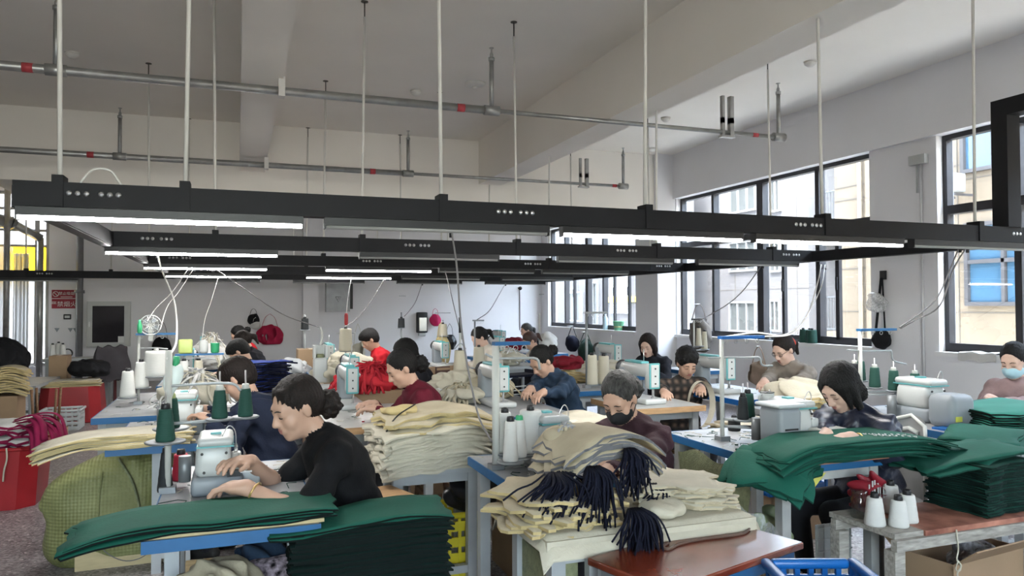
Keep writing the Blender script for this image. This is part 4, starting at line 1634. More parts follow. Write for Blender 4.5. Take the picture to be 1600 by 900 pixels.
def sheet_meshes(name, w, d, th, mats, bend, nv=4, seed=1, nu=12, nw=7, edge=.010, wave=.004, tiltz=0.0):
    """a few variants of one limp sheet; mats [top, edge]"""
    out = []
    for k in range(nv):
        r = rnd(seed * 31 + k)
        p = [r.uniform(0, 6.28) for _ in range(6)]

        def fn(u, v):
            ex = edge * math.sin(v * 9 + p[0]) + edge * .6 * math.sin(v * 21 + p[1])
            ey = edge * math.sin(u * 11 + p[2]) + edge * .6 * math.sin(u * 23 + p[3])
            x = (u - .5) * (w + 2 * ex * (1 if u > .5 else -1) * (abs(u - .5) > .4))
            y = (v - .5) * (d + 2 * ey * (abs(v - .5) > .4))
            return (x, y, bend(x, y) + wave * math.sin(x * 14 + p[4]) * math.sin(y * 17 + p[5]))
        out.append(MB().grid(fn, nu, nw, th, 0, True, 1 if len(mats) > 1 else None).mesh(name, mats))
    return out


def sheet_stack(name, label, cat, group, loc, rz, n, w, d, step, th, mats, bend, seed=1, jit=.012, rj=2.0, top_label=None, nu=12, nw=7, edge=.010, wave=.003, fan=(0, 0)):
    """a stack of n separate limp sheets"""
    ms = sheet_meshes(name, w, d, th, mats, bend, 4, seed, nu, nw, edge, wave)
    r = rnd(seed)
    out = []
    for k in range(n):
        o = obj(name, ms[r.randrange(4)], None, (loc[0] + r.gauss(0, jit) + fan[0] * k, loc[1] + r.gauss(0, jit) + fan[1] * k, loc[2] + th + k * step), (0, 0, rz + math.radians(r.gauss(0, rj))))
        tag(o, top_label if (top_label and k == n - 1) else label, cat, group)
        out.append(o)
    return out


def lump(name, label, cat, loc, size, m, seed=1, wr=.012, f=1.4, rz=0.0, parts=5, group=None, h=None, kind=None, flat=.0, parent=None):
    """crumpled cloth: overlapping soft volumes with folds"""
    r = rnd(seed)
    w, d, t = size
    h = h or max(.006, min(w, d, t) / 22)
    F = Field((-w * .62, -d * .62, -.02), (w * .62, d * .62, t * 1.15), h)
    F.ell('a', (0, 0, t * .42), (w * .44, d * .44, t * .44), None, 0)
    for k in range(parts):
        a = r.uniform(0, 6.28)
        rr = r.uniform(.15, .30)
        F.ell('a', (w * rr * math.cos(a), d * rr * math.sin(a), t * r.uniform(.25, .60)), (w * r.uniform(.16, .28), d * r.uniform(.16, .28), t * r.uniform(.2, .38)), rotm('Z', r.uniform(0, 180)), min(w, t) * .12)
    F.wrinkle('a', wr, seed, f)
    F.put('a', lambda X, Y, Z: Z - flat + 0 * X + 0 * Y, (-w, -d, -.1), (w, d, flat + .001), 0, True)
    o = obj(name, F.mesh(name, [m], ['a']), parent, loc, (0, 0, rz))
    return tag(o, label, cat, group, kind)


def strap_heap(name, label, cat, loc, size, m, n=60, seed=1, wid=.014, rz=0.0, group=None, mats=None, hang=0.0, core=None):
    """a heap of narrow straps falling from the middle: nobody could count them"""
    r = rnd(seed)
    b = MB()
    w, d, t = size
    mats = mats or [m]
    if core:
        pass
    for k in range(n):
        a = r.uniform(0, 6.28)
        q = r.uniform(.2, 1.0)
        ex, ey = w / 2 * math.cos(a) * q, d / 2 * math.sin(a) * q
        z1 = t * (1 - .35 * r.random()) * math.sqrt(max(.05, 1 - .75 * q * q))
        pts = [(ex * -.25 + r.gauss(0, w * .05), ey * -.25 + r.gauss(0, d * .05), t * r.uniform(.62, 1.0)), (ex * .35 + r.gauss(0, w * .04), ey * .35 + r.gauss(0, d * .04), t * r.uniform(.85, 1.05) * (1 - .25 * q)),
               (ex * .8 + r.gauss(0, w * .03), ey * .8 + r.gauss(0, d * .03), z1 * .7), (ex, ey, max(.008, z1 * .25 - hang * q))]
        b.tube(curve_pts(pts, 4), wid, 5, mi=r.randrange(len(mats)), flat=(1.0, .28))
    o = b.build(name, mats, None, loc, rz)
    # a soft inner mass so that the heap is not hollow
    i = lump('inner_fold', '', '', (0, 0, 0), (w * .82, d * .82, t * .86), mats[0], seed + 3, .010, 1.6, parent=o)
    i['kind'] = 'stuff'
    return tag(o, label, cat, group, 'stuff')


def bin_tub(label, x, y, w, d, h, m, rz=0.0, inv=False, name='plastic_bin'):
    t = thing(name, label, 'bin', (x, y, 0), rz)
    k = .90
    kb, kt = (1, k) if inv else (k, 1)

    def ring(s, z, dw=0.0):
        c = .16
        W, D = w / 2 * s - dw, d / 2 * s - dw
        return [(W - c * w, -D, z), (W, -D + c * d, z), (W, D - c * d, z), (W - c * w, D, z), (-W + c * w, D, z), (-W, D - c * d, z), (-W, -D + c * d, z), (-W + c * w, -D, z)]
    b = MB()
    if inv:
        L = [ring(kb, 0.0), ring(kt, h)]
        b._add(L[0] + L[1], [(i, (i + 1) % 8, 8 + (i + 1) % 8, 8 + i) for i in range(8)] + [tuple(range(8, 16)), tuple(reversed(range(8)))], 0)
    else:
        L = [ring(kb, .0), ring(kt, h), ring(kt, h, .012), ring(kb, .015, .012)]
        vs = sum(L, [])
        fs = [(j * 8 + i, j * 8 + (i + 1) % 8, (j + 1) * 8 + (i + 1) % 8, (j + 1) * 8 + i) for j in range(3) for i in range(8)]
        b._add(vs, fs + [tuple(reversed(range(8))), tuple(range(24, 32))], 0)
    b.build('tub', m, t)
    r = MB()
    zr = .012 if inv else h - .012
    R = ring(kb if inv else kt, zr, -.010)
    R2 = ring(kb if inv else kt, zr + .0, .0)
    r.tube([Vector(p) for p in R] + [Vector(R[0])], .012, 6, cap=False)
    r.build('rim', m, t)
    return t


def crate(label, x, y, z, w, d, h, m, rz=0.0, grid=True):
    """plastic crate with slotted sides, open top"""
    t = thing('plastic_crate', label, 'crate', (x, y, z), rz)
    MB().box((0, 0, .006), (w * .94, d * .94, .012)).build('bottom', m, t)
    for s in (-1, 1):
        for ax in (0, 1):
            L = (d if ax else w)
            p = MB()
            nb = 4
            for k in range(nb):
                zz = .012 + (h - .02) * (k + .4) / nb
                if ax:
                    p.box((s * w * (.472 + .02 * k / nb), 0, zz), (.010, L * .97, (h - .02) / nb * .62))
                else:
                    p.box((0, s * d * (.472 + .02 * k / nb), zz), (L * .97, .010, (h - .02) / nb * .62))
            for k in range(7):
                o = (k / 6 - .5) * L * .95
                if ax:
                    p.box((s * w * .482, o, h / 2), (.014, .016, h - .01))
                else:
                    p.box((o, s * d * .482, h / 2), (.016, .014, h - .01))
            p.build('side', m, t)
    r = MB()
    for s in (-1, 1):
        r.rbox((s * w / 2, 0, h), (.03, d + .03, .03), .01).rbox((0, s * d / 2, h), (w - .03, .03, .03), .01)
    r.build('rim', m, t)
    return t


def carton(label, x, y, z, w, d, h, rz=0.0, flaps=False, m=None, name='cardboard_box'):
    t = thing(name, label, 'box', (x, y, z), rz)
    m = m or m_card
    if flaps:
        for s in (-1, 1):
            MB().box((s * (w / 2 - .004), 0, h / 2), (.008, d, h)).build('side', m, t)
            MB().box((0, s * (d / 2 - .004), h / 2), (w - .016, .008, h)).build('side', m, t)
        MB().box((0, 0, .004), (w - .016, d - .016, .008)).build('bottom', m, t)
        for s in (-1, 1):
            MB().box((0, s * (d / 2 + .05), h + .04), (w, .006, .13), M=Matrix.Rotation(math.radians(-50 * s), 3, 'X')).build('flap', m, t)
    else:
        MB().rbox((0, 0, h / 2), (w, d, h), .006, smooth=False).build('body', m, t)
        MB().box((0, 0, h + .0005), (.05, d * .98, .001)).build('tape', mat('parcel_tape', (.42, .32, .2), .3), t)
    return t


def cable(label, pts, r=.006, m=None, group=None, plug=True, n=6):
    t = thing('power_cable', label, 'cable', tuple(pts[-1]), 0, group)
    o = Vector(pts[-1])
    MB().tube([p - o for p in curve_pts(pts, 8)], r, n).build('cord', m or m_cable, t)
    if plug:
        p0 = Vector(pts[0]) - o
        MB().cyl(p0, p0 - Vector((0, 0, .05)), r * 2.2, 8).build('plug', m_black, t)
    return t


def hung_bag(name, label, loc, w, d, h, m, seed=1, strap=.25, group=None, cat='bag', rz=0.0):
    t = thing(name, label, cat, loc, rz, group)
    b = lump('body', '', '', (0, 0, -h - strap), (w, d, h), m, seed, .0035, 1.2, parent=t)
    for k in ('label', 'category'):
        if k in b:
            del b[k]
    for s in (-1, 1):
        MB().tube(curve_pts([(0, s * .01, 0), (s * w * .16, s * .01, -strap * .5), (s * w * .26, s * d * .2, -strap - h * .22)], 5), .009, 6, flat=(1, .5)).build('strap', m, t)
    MB().cyl((0, d * .4, .0), (0, -.02, 0), .006, 6).build('hook', m_chrome, t)
    return t


def scraps(x0, y0, x1, y1, z, n, seed, label, cols=None):
    """loose thread ends on a table"""
    r = rnd(seed)
    b = MB()
    mats = cols or [m_thg, m_thw, m_thc]
    for k in range(n):
        x, y = r.uniform(x0, x1), r.uniform(y0, y1)
        a = r.uniform(0, 6.28)
        L = r.uniform(.03, .10)
        pts = [(x + L * t * math.cos(a + 2 * t) + r.gauss(0, .006), y + L * t * math.sin(a + 2 * t) + r.gauss(0, .006), z + .0025 + .004 * math.sin(3.1 * t)) for t in (0, .3, .6, 1)]
        b.tube(pts, .0016, 4, mi=r.randrange(len(mats)))
    return tag(b.build('thread_scraps', mats), label, 'thread scraps', None, 'stuff')


def bobbin(label, x, y, z, col='g'):
    t = thing('bobbin', label, 'bobbin', (x, y, z), 0, 'bobbins on the tables')
    MB().lathe([(.011, 0), (.011, .002), (.008, .002), (.008, .010), (.011, .010), (.011, .012), (.004, .012)], 12).build('spool', m_chrome, t)
    MB().lathe([(.0085, .002), (.0085, .010)], 12).build('thread', M_TH[col], t)


def scissors(label, x, y, z, rz):
    t = thing('scissors', label, 'scissors', (x, y, z), rz)
    for s in (-1, 1):
        MB().prism([(0, .004 * s), (.075, .0), (.0, -.004 * s), (-.03, -.012 * s)], 0, .003).build('blade', m_chrome, t)
        MB().tube([(-.055 + .022 * math.cos(a), -s * .020 + .014 * math.sin(a), .004) for a in np.linspace(0, 6.28, 13)], .0045, 6).build('handle', m_black, t)
# ------------------------------------------------------------------ the workers at their places
c_tee = cloth('black_tshirt', (0.0055, 0.0055, 0.0065), var=.2)
c_navy = cloth('navy_jacket', (0.013, 0.018, 0.036), var=.25)
c_wine = cloth('wine_sweater', (0.095, 0.008, 0.018), var=.2)
c_red = cloth('scarlet_sweater', (0.42, 0.012, 0.02), var=.15)
c_white = cloth('cream_jacket', (0.50, 0.45, 0.38), var=.12)
c_blue = cloth('slate_blue_jacket', (0.022, 0.040, 0.070), var=.25)
c_mar = cloth('maroon_jacket', (0.040, 0.018, 0.024), var=.3)
c_blk = cloth('black_sweater', (0.012, 0.012, 0.016), var=.2)
c_gbr = cloth('grey_brown_sweatshirt', (0.21, 0.18, 0.15), var=.18)
c_mauve = cloth('mauve_sweater', (0.29, 0.20, 0.20), var=.15)
c_shiny = cloth('shiny_navy_jacket', (0.016, 0.020, 0.040), var=.3, rough=.42, spec=.5)
c_print = cloth('printed_trousers', (0.05, 0.03, 0.04), var=.9, scale=45, rgb2=(.25, .2, .22))


def plaid():
    m = bpy.data.materials.new('brown_plaid')
    m.use_nodes = True
    nt = m.node_tree
    b = nt.nodes['Principled BSDF']
    b.inputs['Roughness'].default_value = .85
    tc = nt.nodes.new('ShaderNodeTexCoord')
    fac = []
    for d, sc in (('X', 5.0), ('Z', 5.0)):
        wv = nt.nodes.new('ShaderNodeTexWave')
        wv.bands_direction = d
        wv.inputs['Scale'].default_value = sc
        wv.inputs['Distortion'].default_value = .4
        nt.links.new(tc.outputs['Object'], wv.inputs['Vector'])
        fac.append(wv.outputs['Fac'])
    ma = nt.nodes.new('ShaderNodeMath')
    ma.operation = 'MULTIPLY'
    nt.links.new(fac[0], ma.inputs[0])
    nt.links.new(fac[1], ma.inputs[1])
    rp = nt.nodes.new('ShaderNodeValToRGB')
    rp.color_ramp.elements[0].color = (.012, .010, .009, 1)
    rp.color_ramp.elements[1].color = (.15, .10, .075, 1)
    e = rp.color_ramp.elements.new(.35)
    e.color = (.05, .034, .026, 1)
    nt.links.new(ma.outputs[0], rp.inputs[0])
    nt.links.new(rp.outputs[0], b.inputs['Base Color'])
    return m


mk_black = mat('black_face_mask', (0.010, 0.010, 0.012), .75)
mk_blue = mat('blue_surgical_mask', (0.36, 0.55, 0.62), .7)
HD = {}


def hd(k, x, y, T):
    HD[k] = at(x, y, T=T)
    return HD[k]


def hn(x, y, z):
    return at(x, y, Z=z)


person('person', 'woman in black T-shirt with hair in a low bun, spreading a green panel', hd('tee', 463, 637, 3.0), 92, c_tee,
       [at(385, 762, T=2.74), at(392, 722, T=2.98)], h=.0055, hair='lowbun', hairm=m_hairb, sleeve='short', look=20, turn=20, lean=(16, 30, 38), extras=('fringe', 'bracelet'), pants=c_print, wr=.003)
person('person', 'worker in navy jacket turned to the fabric strips, seen from behind', hd('navyL', 373, 592, 4.5), 62, c_navy,
       [hn(328, 655, .86), hn(322, 640, .86)], h=.007, hair='short', hairm=m_hairb, look=34, bulk=1.12, wr=.006)
person('person', 'woman in wine red sweater guiding cloth under the teal edged machine', hd('wine', 627, 576, 5.0), 88, c_wine,
       [hn(592, 640, .84), hn(585, 632, .84)], h=.007, hair='lowbun', look=30, turn=10, bulk=1.06, wr=.004)
person('person', 'short haired worker in bright red sweater near the back wall', hd('red', 578, 531, 8.6), 90, c_red, [None, None], h=.010, hair='short', look=35, wr=.004)
person('person', 'dark haired worker in black mostly hidden behind the wine red sweater', hd('hid', 632, 553, 6.6), 85, c_blk, [None, None], h=.010, hair='bob', look=20, wr=.004)
person('person', 'worker in cream jacket with a ponytail behind cream thread cones', hd('cream', 749, 528, 9.0), 95, c_white, [None, None], h=.010, hair='tail', look=36, wr=.004, skin=m_skin2)
person('person', 'worker with dark ponytail at the last table by the back wall', hd('far1', 822, 517, 12.8), 95, c_blk, [None, None], h=.011, hair='tail', hairm=m_hairg, look=18, wr=.004)
person('person', 'worker with reddish brown hair bent over beside crimson cloth', hd('far2', 828, 533, 10.4), 95, c_white, [None, None], h=.011, hair='tail', hairm=mat('auburn_hair', (.045, .018, .012), .45, var=.3), look=40, wr=.004)
person('person', 'worker in slate blue jacket with a hair bun, bent to the machine', hd('slate', 846, 565, 6.0), 108, c_blue,
       [hn(806, 628, .85), hn(812, 622, .85)], h=.007, hair='bun', look=38, bulk=1.1, wr=.006, lean=(18, 34, 42))
person('person', 'woman in maroon jacket wearing a black face mask', hd('mask', 968, 622, 3.6), 118, c_mar,
       [hn(938, 742, .80), hn(948, 728, .80)], h=.006, hair='lowbun', hairm=m_hairg, look=34, mask=mk_black, collar=c_mar, bulk=1.05, wr=.005, lean=(16, 30, 36), turn=8)
person('person', 'woman with black bob hair in dark cardigan beside the column', hd('bobcol', 1012, 540, 8.3), 118, cloth('charcoal_cardigan', (0.022, 0.023, 0.03), var=.3),
       [None, None], h=.008, hair='bob', hairm=m_hairb, skin=m_skin2, look=22, wr=.004, turn=10, extras=('open',))
person('person', 'woman with short curly hair in brown plaid jacket holding a cream band', hd('plaid', 1073, 568, 6.3), 168, plaid(),
       [hn(1088, 606, .93), hn(1036, 622, .86)], h=.008, hair='curly', look=26, bulk=1.1, wr=.005, lean=(10, 18, 24))
person('person', 'woman in grey brown sweatshirt with red scrunchie below the window', hd('sweat', 1224, 547, 6.4), 100, c_gbr,
       [hn(1212, 604, .86), hn(1184, 606, .84)], h=.008, hair='tail', hairm=m_hairb, look=28, collar=c_blk, bulk=1.12, wr=.005, extras=('tie', 'glasses'), skin=m_skin2)
person('person', 'woman in shiny navy jacket with a black bob hiding her face', hd('navyR', 1312, 606, 3.95), 96, c_shiny,
       [hn(1330, 684, .86), hn(1290, 690, .86)], h=.006, hair='bob', look=36, sleeve='rolled', bulk=1.12, wr=.007, extras=('button', 'bangle'), shoe=m_beige_shoe, lean=(12, 24, 34), skin=m_skin2)
person('person', 'woman in mauve sweater wearing a blue surgical mask', hd('mauve', 1584, 564, 5.2), 104, c_mauve,
       [hn(1556, 634, .85), hn(1546, 622, .85)], h=.007, hair='lowbun', look=22, mask=mk_blue, wr=.004, skin=m_skin2, lean=(8, 14, 22))
person('person', 'black haired worker in black coat bent low behind the blue cloth', hd('bk1', 374, 550, 7.5), 75, c_blk, [None, None], h=.010, hair='short', look=45, wr=.004, bulk=1.1)
person('person', 'brown haired worker in black further along the aisle row', hd('bk2', 379, 533, 9.3), 85, c_blk, [None, None], h=.010, hair='tail', hairm=m_hairb, look=30, wr=.004)
person('person', 'worker with a top bun in red at the end of the aisle row', hd('bk3', 372, 523, 10.8), 85, c_red, [None, None], h=.011, hair='bun', look=30, wr=.004)
# ------------------------------------------------------------------ tables and machines
WZ = .76
table('grey topped table with blue edge under the green panels', -.28, 2.60, .27, 3.75, edge=m_blue, shelf=.35, iny=.42)
overlock('white overlock machine beside the woman in black T-shirt', -.07, 3.24, WZ, 0, .80)
table('grey topped sewing table holding a fan of cream panels', -.64, 4.35, -.05, 5.3, edge=m_blue, inx=.22, iny=.30)
table('long grey topped table of strips and stands along the aisle', -.90, 5.55, .02, 7.05, edge=m_blue)
overlock('white overlock machine behind the dark green thread cones', -.28, 4.75, WZ, 0, .85)
table('pale table with raw wood edge before the wine red sweater', .50, 4.55, 1.20, 5.6, top=m_wtop, edge=m_wood)
p = at(552, 640, Z=WZ)
lockstitch('lockstitch machine with teal edged face plate on the wood edged table', p.x, p.y + .20, WZ)
table('blue edged sewing table behind the tote bags', 1.06, 2.76, 1.62, 3.50, edge=m_blue)
overlock('grey and white overlock behind the white thread cones', 1.36, 3.20, WZ, 0, .85)
table('blue edged table before the slate blue jacket', 1.56, 4.60, 2.15, 5.7, edge=m_blue)
lockstitch('lockstitch machine before the worker in slate blue jacket', 1.80, 5.25, WZ)
table('blue edged sewing table with green panels and a white mug', 2.33, 2.76, 2.98, 3.75, edge=m_blue, legm=m_wtop)
overlock('long white overlock machine before the navy jacket and bob', 2.71, 3.15, WZ, 0, .88)
table('sewing table by the window holding stacked green panels', 3.80, 3.0, 4.75, 4.15, edge=m_blue)
overlock('white overlock machine below the window beside green cones', 4.10, 3.55, WZ, 0, .95)
table('blue edged table before the grey brown sweatshirt', 3.62, 4.75, 4.25, 5.85, edge=m_bluep, top=m_wtop)
lockstitch('lockstitch machine before the grey brown sweatshirt', 3.82, 5.35, WZ)
table('pale wood edged table before the brown plaid jacket', 2.62, 4.62, 3.22, 5.30, top=m_wtop, edge=m_wood)
table('low wood edged side table with folded cream cloth', 3.05, 3.95, 3.60, 4.55, z=.60, top=m_ltop, edge=m_wood)
p = at(1012, 600, Z=WZ)
lockstitch('lockstitch machine on the wood edged table before the plaid jacket', 2.9, 5.02, WZ)
table('sewing table beside the column', 3.45, 6.75, 4.05, 7.85, edge=m_blue)
p = at(958, 580, Z=WZ)
lockstitch('lockstitch machine on the table beside the column', p.x, p.y + .1, WZ)


def far_station(key, lab, dx0=-.72, dx1=-.12, dy0=-.45, dy1=.65, mc=True, dmx=-.45, dmy=.1, edge=None):
    hx, hy = HD[key].x, HD[key].y
    table('sewing table before the ' + lab, hx + dx0, hy + dy0, hx + dx1, hy + dy1, edge=edge or m_blue)
    if mc:
        lockstitch('lockstitch machine before the ' + lab, hx + dmx, hy + dmy, WZ)


far_station('red', 'worker in bright red sweater')
far_station('hid', 'half hidden worker in black', dy0=-.2)
far_station('cream', 'worker in cream jacket')
far_station('far1', 'worker at the last table')
far_station('far2', 'worker with reddish brown hair')
far_station('bk1', 'worker in black coat')
far_station('bk2', 'brown haired worker in black')
far_station('bk3', 'worker with a top bun')
for k, lab in (('tee', 'under the woman in black T-shirt'), ('navyL', 'under the worker in navy jacket'), ('wine', 'under the woman in wine red sweater'), ('red', 'under the worker in bright red'),
               ('hid', 'under the half hidden worker in black'), ('cream', 'under the worker in cream jacket'), ('far1', 'under the worker at the last table'), ('far2', 'under the worker with reddish hair'),
               ('slate', 'under the worker in slate blue jacket'), ('mask', 'under the woman with black face mask'), ('bobcol', 'under the woman beside the column'), ('plaid', 'under the woman in plaid jacket'),
               ('sweat', 'under the woman in grey brown sweatshirt'), ('mauve', 'under the woman in mauve sweater'), ('bk1', 'under the worker in black coat'), ('bk2', 'under the brown haired worker'), ('bk3', 'under the worker with a top bun')):
    pr = [o for o in COL.objects if o.name.startswith('person') and o.get('category') == 'person'][list(HD).index(k)]
    stool('brown wooden stool ' + lab, pr.location.x, pr.location.y, .40, pr.rotation_euler[2])

# grey plastic chair behind the navy jacket
pr = [o for o in COL.objects if o.name.startswith('person') and o.get('category') == 'person'][list(HD).index('navyR')]
ch = thing('plastic_chair', 'grey moulded chair with white rim under the shiny navy jacket', 'chair', (pr.location.x + .03, pr.location.y, 0), pr.rotation_euler[2])
m_chg = mat('grey_chair_shell', (.20, .20, .20), .5, var=.1)
MB().rbox((0, 0, .435), (.42, .42, .03), .04).build('seat', m_chg, ch)


def back(u, v):
    x = (u - .5) * .42 * (1 - .25 * v)
    return (x, -.22 - .10 * v + .10 * (2 * (u - .5)) ** 2, .45 + .42 * v - .10 * (2 * abs(u - .5)) ** 3)


MB().grid(back, 12, 8, .0).grid(lambda u, v: tuple(Vector(back(1 - u, v)) + Vector((0, -.012, 0))), 12, 8, .0).build('backrest', m_chg, ch)
MB().tube([back(0, 0), back(0, .5), back(0, .85), back(.12, 1), back(.5, 1), back(.88, 1), back(1, .85), back(1, .5), back(1, 0)], .011, 6).build('backrest_rim', m_whtd, ch)
MB().tube([Vector(back(.3, .8)) + Vector((0, .004, 0)), Vector(back(.5, .83)) + Vector((0, .004, 0)), Vector(back(.7, .8)) + Vector((0, .004, 0))], .014, 6).build('grip_slot', m_whtd, ch)
for sx in (-1, 1):
    for sy in (-1, 1):
        MB().tube([(sx * .16, sy * .15, .42), (sx * .19, sy * .19, 0)], .014, 6).build('leg', m_steel, ch)

for k, (a, b, c, d, n, lab) in enumerate(((-.26, 2.95, .25, 3.7, 60, 'green and white thread ends on the near table'), (-.55, 4.7, -.1, 5.25, 30, 'thread ends on the second table'), (.55, 4.6, 1.1, 5.5, 20, 'thread ends on the wood edged table'),
                                          (1.1, 2.8, 1.58, 3.45, 40, 'thread ends behind the tote bags'), (2.36, 2.95, 2.95, 3.7, 80, 'dark thread ends on the blue edged table with the mug'), (3.85, 3.3, 4.6, 4.1, 40, 'thread ends on the window table'),
                                          (3.65, 4.8, 4.2, 5.8, 20, 'thread ends before the grey brown sweatshirt'), (-.85, 5.6, -.05, 7.0, 50, 'thread ends on the long aisle table'))):
    scraps(a, b, c, d, WZ, n, 300 + k, lab)
bobbin('steel bobbin on the near table', .10, 3.45, WZ)
bobbin('steel bobbin on the wood edged table', .75, 4.75, WZ, 'r')
bobbin('steel bobbin on the mug table', 2.45, 3.25, WZ)
scissors('small black handled scissors on the near table', .16, 3.50, WZ, 1.2)
scissors('black handled scissors on the wood edged table', .95, 4.68, WZ, .4)
scissors('black handled scissors on the aisle table', -.30, 6.3, WZ, 2.0)
# ------------------------------------------------------------------ near left: green panels, stack, sack
def droop_left(x, y):
    return -.50 * max(0, -x - .14) ** 2 - .25 * max(0, x - .35) ** 2


BW = MB().box((0, 0, .006), (.56, .30, .012)).build('plywood_board', m_ply, None, (.0, 2.765, WZ + .001), math.radians(1))
tag(BW, 'thin plywood board on the table under the green panels', 'board')
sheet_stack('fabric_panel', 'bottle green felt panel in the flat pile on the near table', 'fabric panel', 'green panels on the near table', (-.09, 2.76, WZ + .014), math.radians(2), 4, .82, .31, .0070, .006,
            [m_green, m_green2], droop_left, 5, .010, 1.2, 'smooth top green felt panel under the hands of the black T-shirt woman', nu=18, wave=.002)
st = stool('stool hidden under the tall dark green stack', .445, 2.68, .45)


def saddle(x, y):
    return .06 * max(0, x - .10) * max(0, y + .10) * 8 * .5 + .015 * math.sin(x * 9 + .5)


sheet_stack('fabric_panel', 'green felt panel in the tall stack with shade-darkened edges beside the stool', 'fabric panel', 'tall dark green stack', (.445, 2.68, .452), math.radians(-3), 34, .53, .26, .0085, .0065,
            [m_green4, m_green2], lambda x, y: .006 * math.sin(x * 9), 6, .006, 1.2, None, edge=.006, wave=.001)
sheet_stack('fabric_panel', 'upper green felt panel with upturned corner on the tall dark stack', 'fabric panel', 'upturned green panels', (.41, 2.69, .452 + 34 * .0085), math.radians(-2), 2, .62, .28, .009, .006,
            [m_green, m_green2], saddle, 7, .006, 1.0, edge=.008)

# things under the near table
lump('cloth_bag', 'beige cloth bag slumped on the shelf of the near table', 'bag', (-.06, 2.85, .37), (.34, .26, .26), m_cream, 4, .012, 1.8)
lump('cloth_bundle', 'slate blue cloth bundle on the shelf beside the beige bag', 'cloth', (.10, 3.12, .37), (.22, .24, .22), c_blue, 5, .012, 1.8)
cb = carton('low carton carrying two white cones beside the near table', .02, 2.42, 0, .24, .22, .50)
cone('white thread cone with black core on the low carton', 'w', .075, 2.43, .50, .037, .10, .034)
cone('wide white thread cone on the low carton', 'w', -.04, 2.40, .50, .05, .09, .048, tip=m_whtd)
t = thing('plywood_crate', 'low plywood crate with hanging cord on the floor', 'crate', (-.55, 4.98, 0), math.radians(2))
for s in (-1, 1):
    MB().box((0, s * .14, .095), (.62, .018, .19)).build('side_board', m_ply, t)
    MB().box((s * .30, 0, .095), (.018, .262, .19)).build('end_board', m_ply, t)
MB().tube(curve_pts([(-.18, -.152, .19), (-.16, -.155, .10), (-.05, -.155, .03), (.06, -.155, .06), (.10, -.155, .19)], 6), .003, 5).build('cord_loop', m_cable, t)
for k, x in enumerate((.12, .17)):
    o = MB().tube(curve_pts([(0, 0, .28), (.01, -.012, .15), (-.01, -.02, .03), (.03, -.05, .008)], 6), .016, 5, flat=(1, .25)).build('cloth_strip', m_cream2, None, (-.55 + x, 4.80, .0))
    tag(o, 'cream cloth strip trailing over the plywood crate', 'cloth strip', 'strips over the plywood crate')

# olive woven sack
F = Field((-.42, -.26, -.01), (.42, .26, .72), .010)
F.ell('a', (0, 0, .30), (.33, .20, .34), None, 0)
F.cone('a', (-.22, 0, .14), (.24, 0, .14), .17, .17, .10)
F.cone('a', (-.24, -.02, .40), (.22, .02, .50), .13, .13, .10)
F.cone('a', (-.32, -.04, .42), (-.36, -.05, .36), .05, .03, .06)
F.cone('a', (.10, -.12, .58), (.16, -.17, .20), .03, .03, .04)
F.wrinkle('a', .006, 3, .7)
F.put('a', lambda X, Y, Z: Z - .0 + 0 * X + 0 * Y, (-1, -1, -.1), (1, 1, .001), 0, True)
sk = thing('woven_sack', 'full olive green woven sack on the floor behind the green panels', 'sack', (-.66, 5.0, 0))
obj('body', F.mesh('body', [m_sack], ['a']), sk)
MB().tube(curve_pts([(.02, -.17, .62), (.10, -.205, .48), (.14, -.205, .30), (.15, -.20, .10)], 6), .012, 5, flat=(1, .5)).build('seam_rope', m_sackd, sk)
MB().tube(curve_pts([(-.06, -.17, .55), (-.075, -.205, .38), (-.07, -.20, .15)], 6), .005, 5).build('seam', m_sack, sk)


def droop_l2(x, y):
    return -.55 * max(0, -x - .05) ** 2


sheet_stack('fabric_panel', 'cream canvas panel in the fanned pile over the aisle end of the table', 'fabric panel', 'cream panels on the second table', (-.60, 4.46, WZ + .002), math.radians(3), 9, .72, .30, .008, .006,
            [m_cream2, m_yel], droop_l2, 8, .012, 1.8, 'smooth pale top panel of the fanned cream pile', nu=14, edge=.014, wave=.004)

# thread stand with green cones beside the first overlock
tp = at(262, 548, T=2.95)
bs = at(262, 772, T=2.95)
bx, by = bs.x, bs.y
thread_stand('white pole thread stand with round spool plates by the near table', bx, by, WZ, tp.z - WZ, arms=[(.42, [(0, 0, 0), (.14, .0, .005), (.24, .0, .0), (.27, 0, -.03)])],
             plates=[(-.005, -.06, .205, .075), (.005, .075, .235, .07), (.19, .03, .27, .055), (.29, .05, .27, .055)], r=.013)
cone('dark green cone on the front plate of the near stand', 'g', bx - .005, by - .06, WZ + .214, .036, .125)
cone('dark green cone on the rear plate of the near stand', 'g', bx + .005, by + .075, WZ + .244, .034, .12, tip=mat('lime_core', (.4, .45, .2), .5))
cone('dark green cone on the inner arm plate of the near stand', 'g', bx + .19, by + .03, WZ + .279, .032, .115, tip=m_whtd)
cone('dark green cone on the outer arm plate of the near stand', 'g', bx + .29, by + .05, WZ + .279, .031, .115, tip=m_whtd)
p = at(258, 768, Z=WZ)
cone('tall slim blackish cone standing on the near table', 'k', p.x, p.y, WZ, .030, .155, .016)
p = at(277, 755, Z=WZ)
cone('red thread cone standing on the near table', 'r', p.x + .01, p.y + .06, WZ, .036, .11, .028)
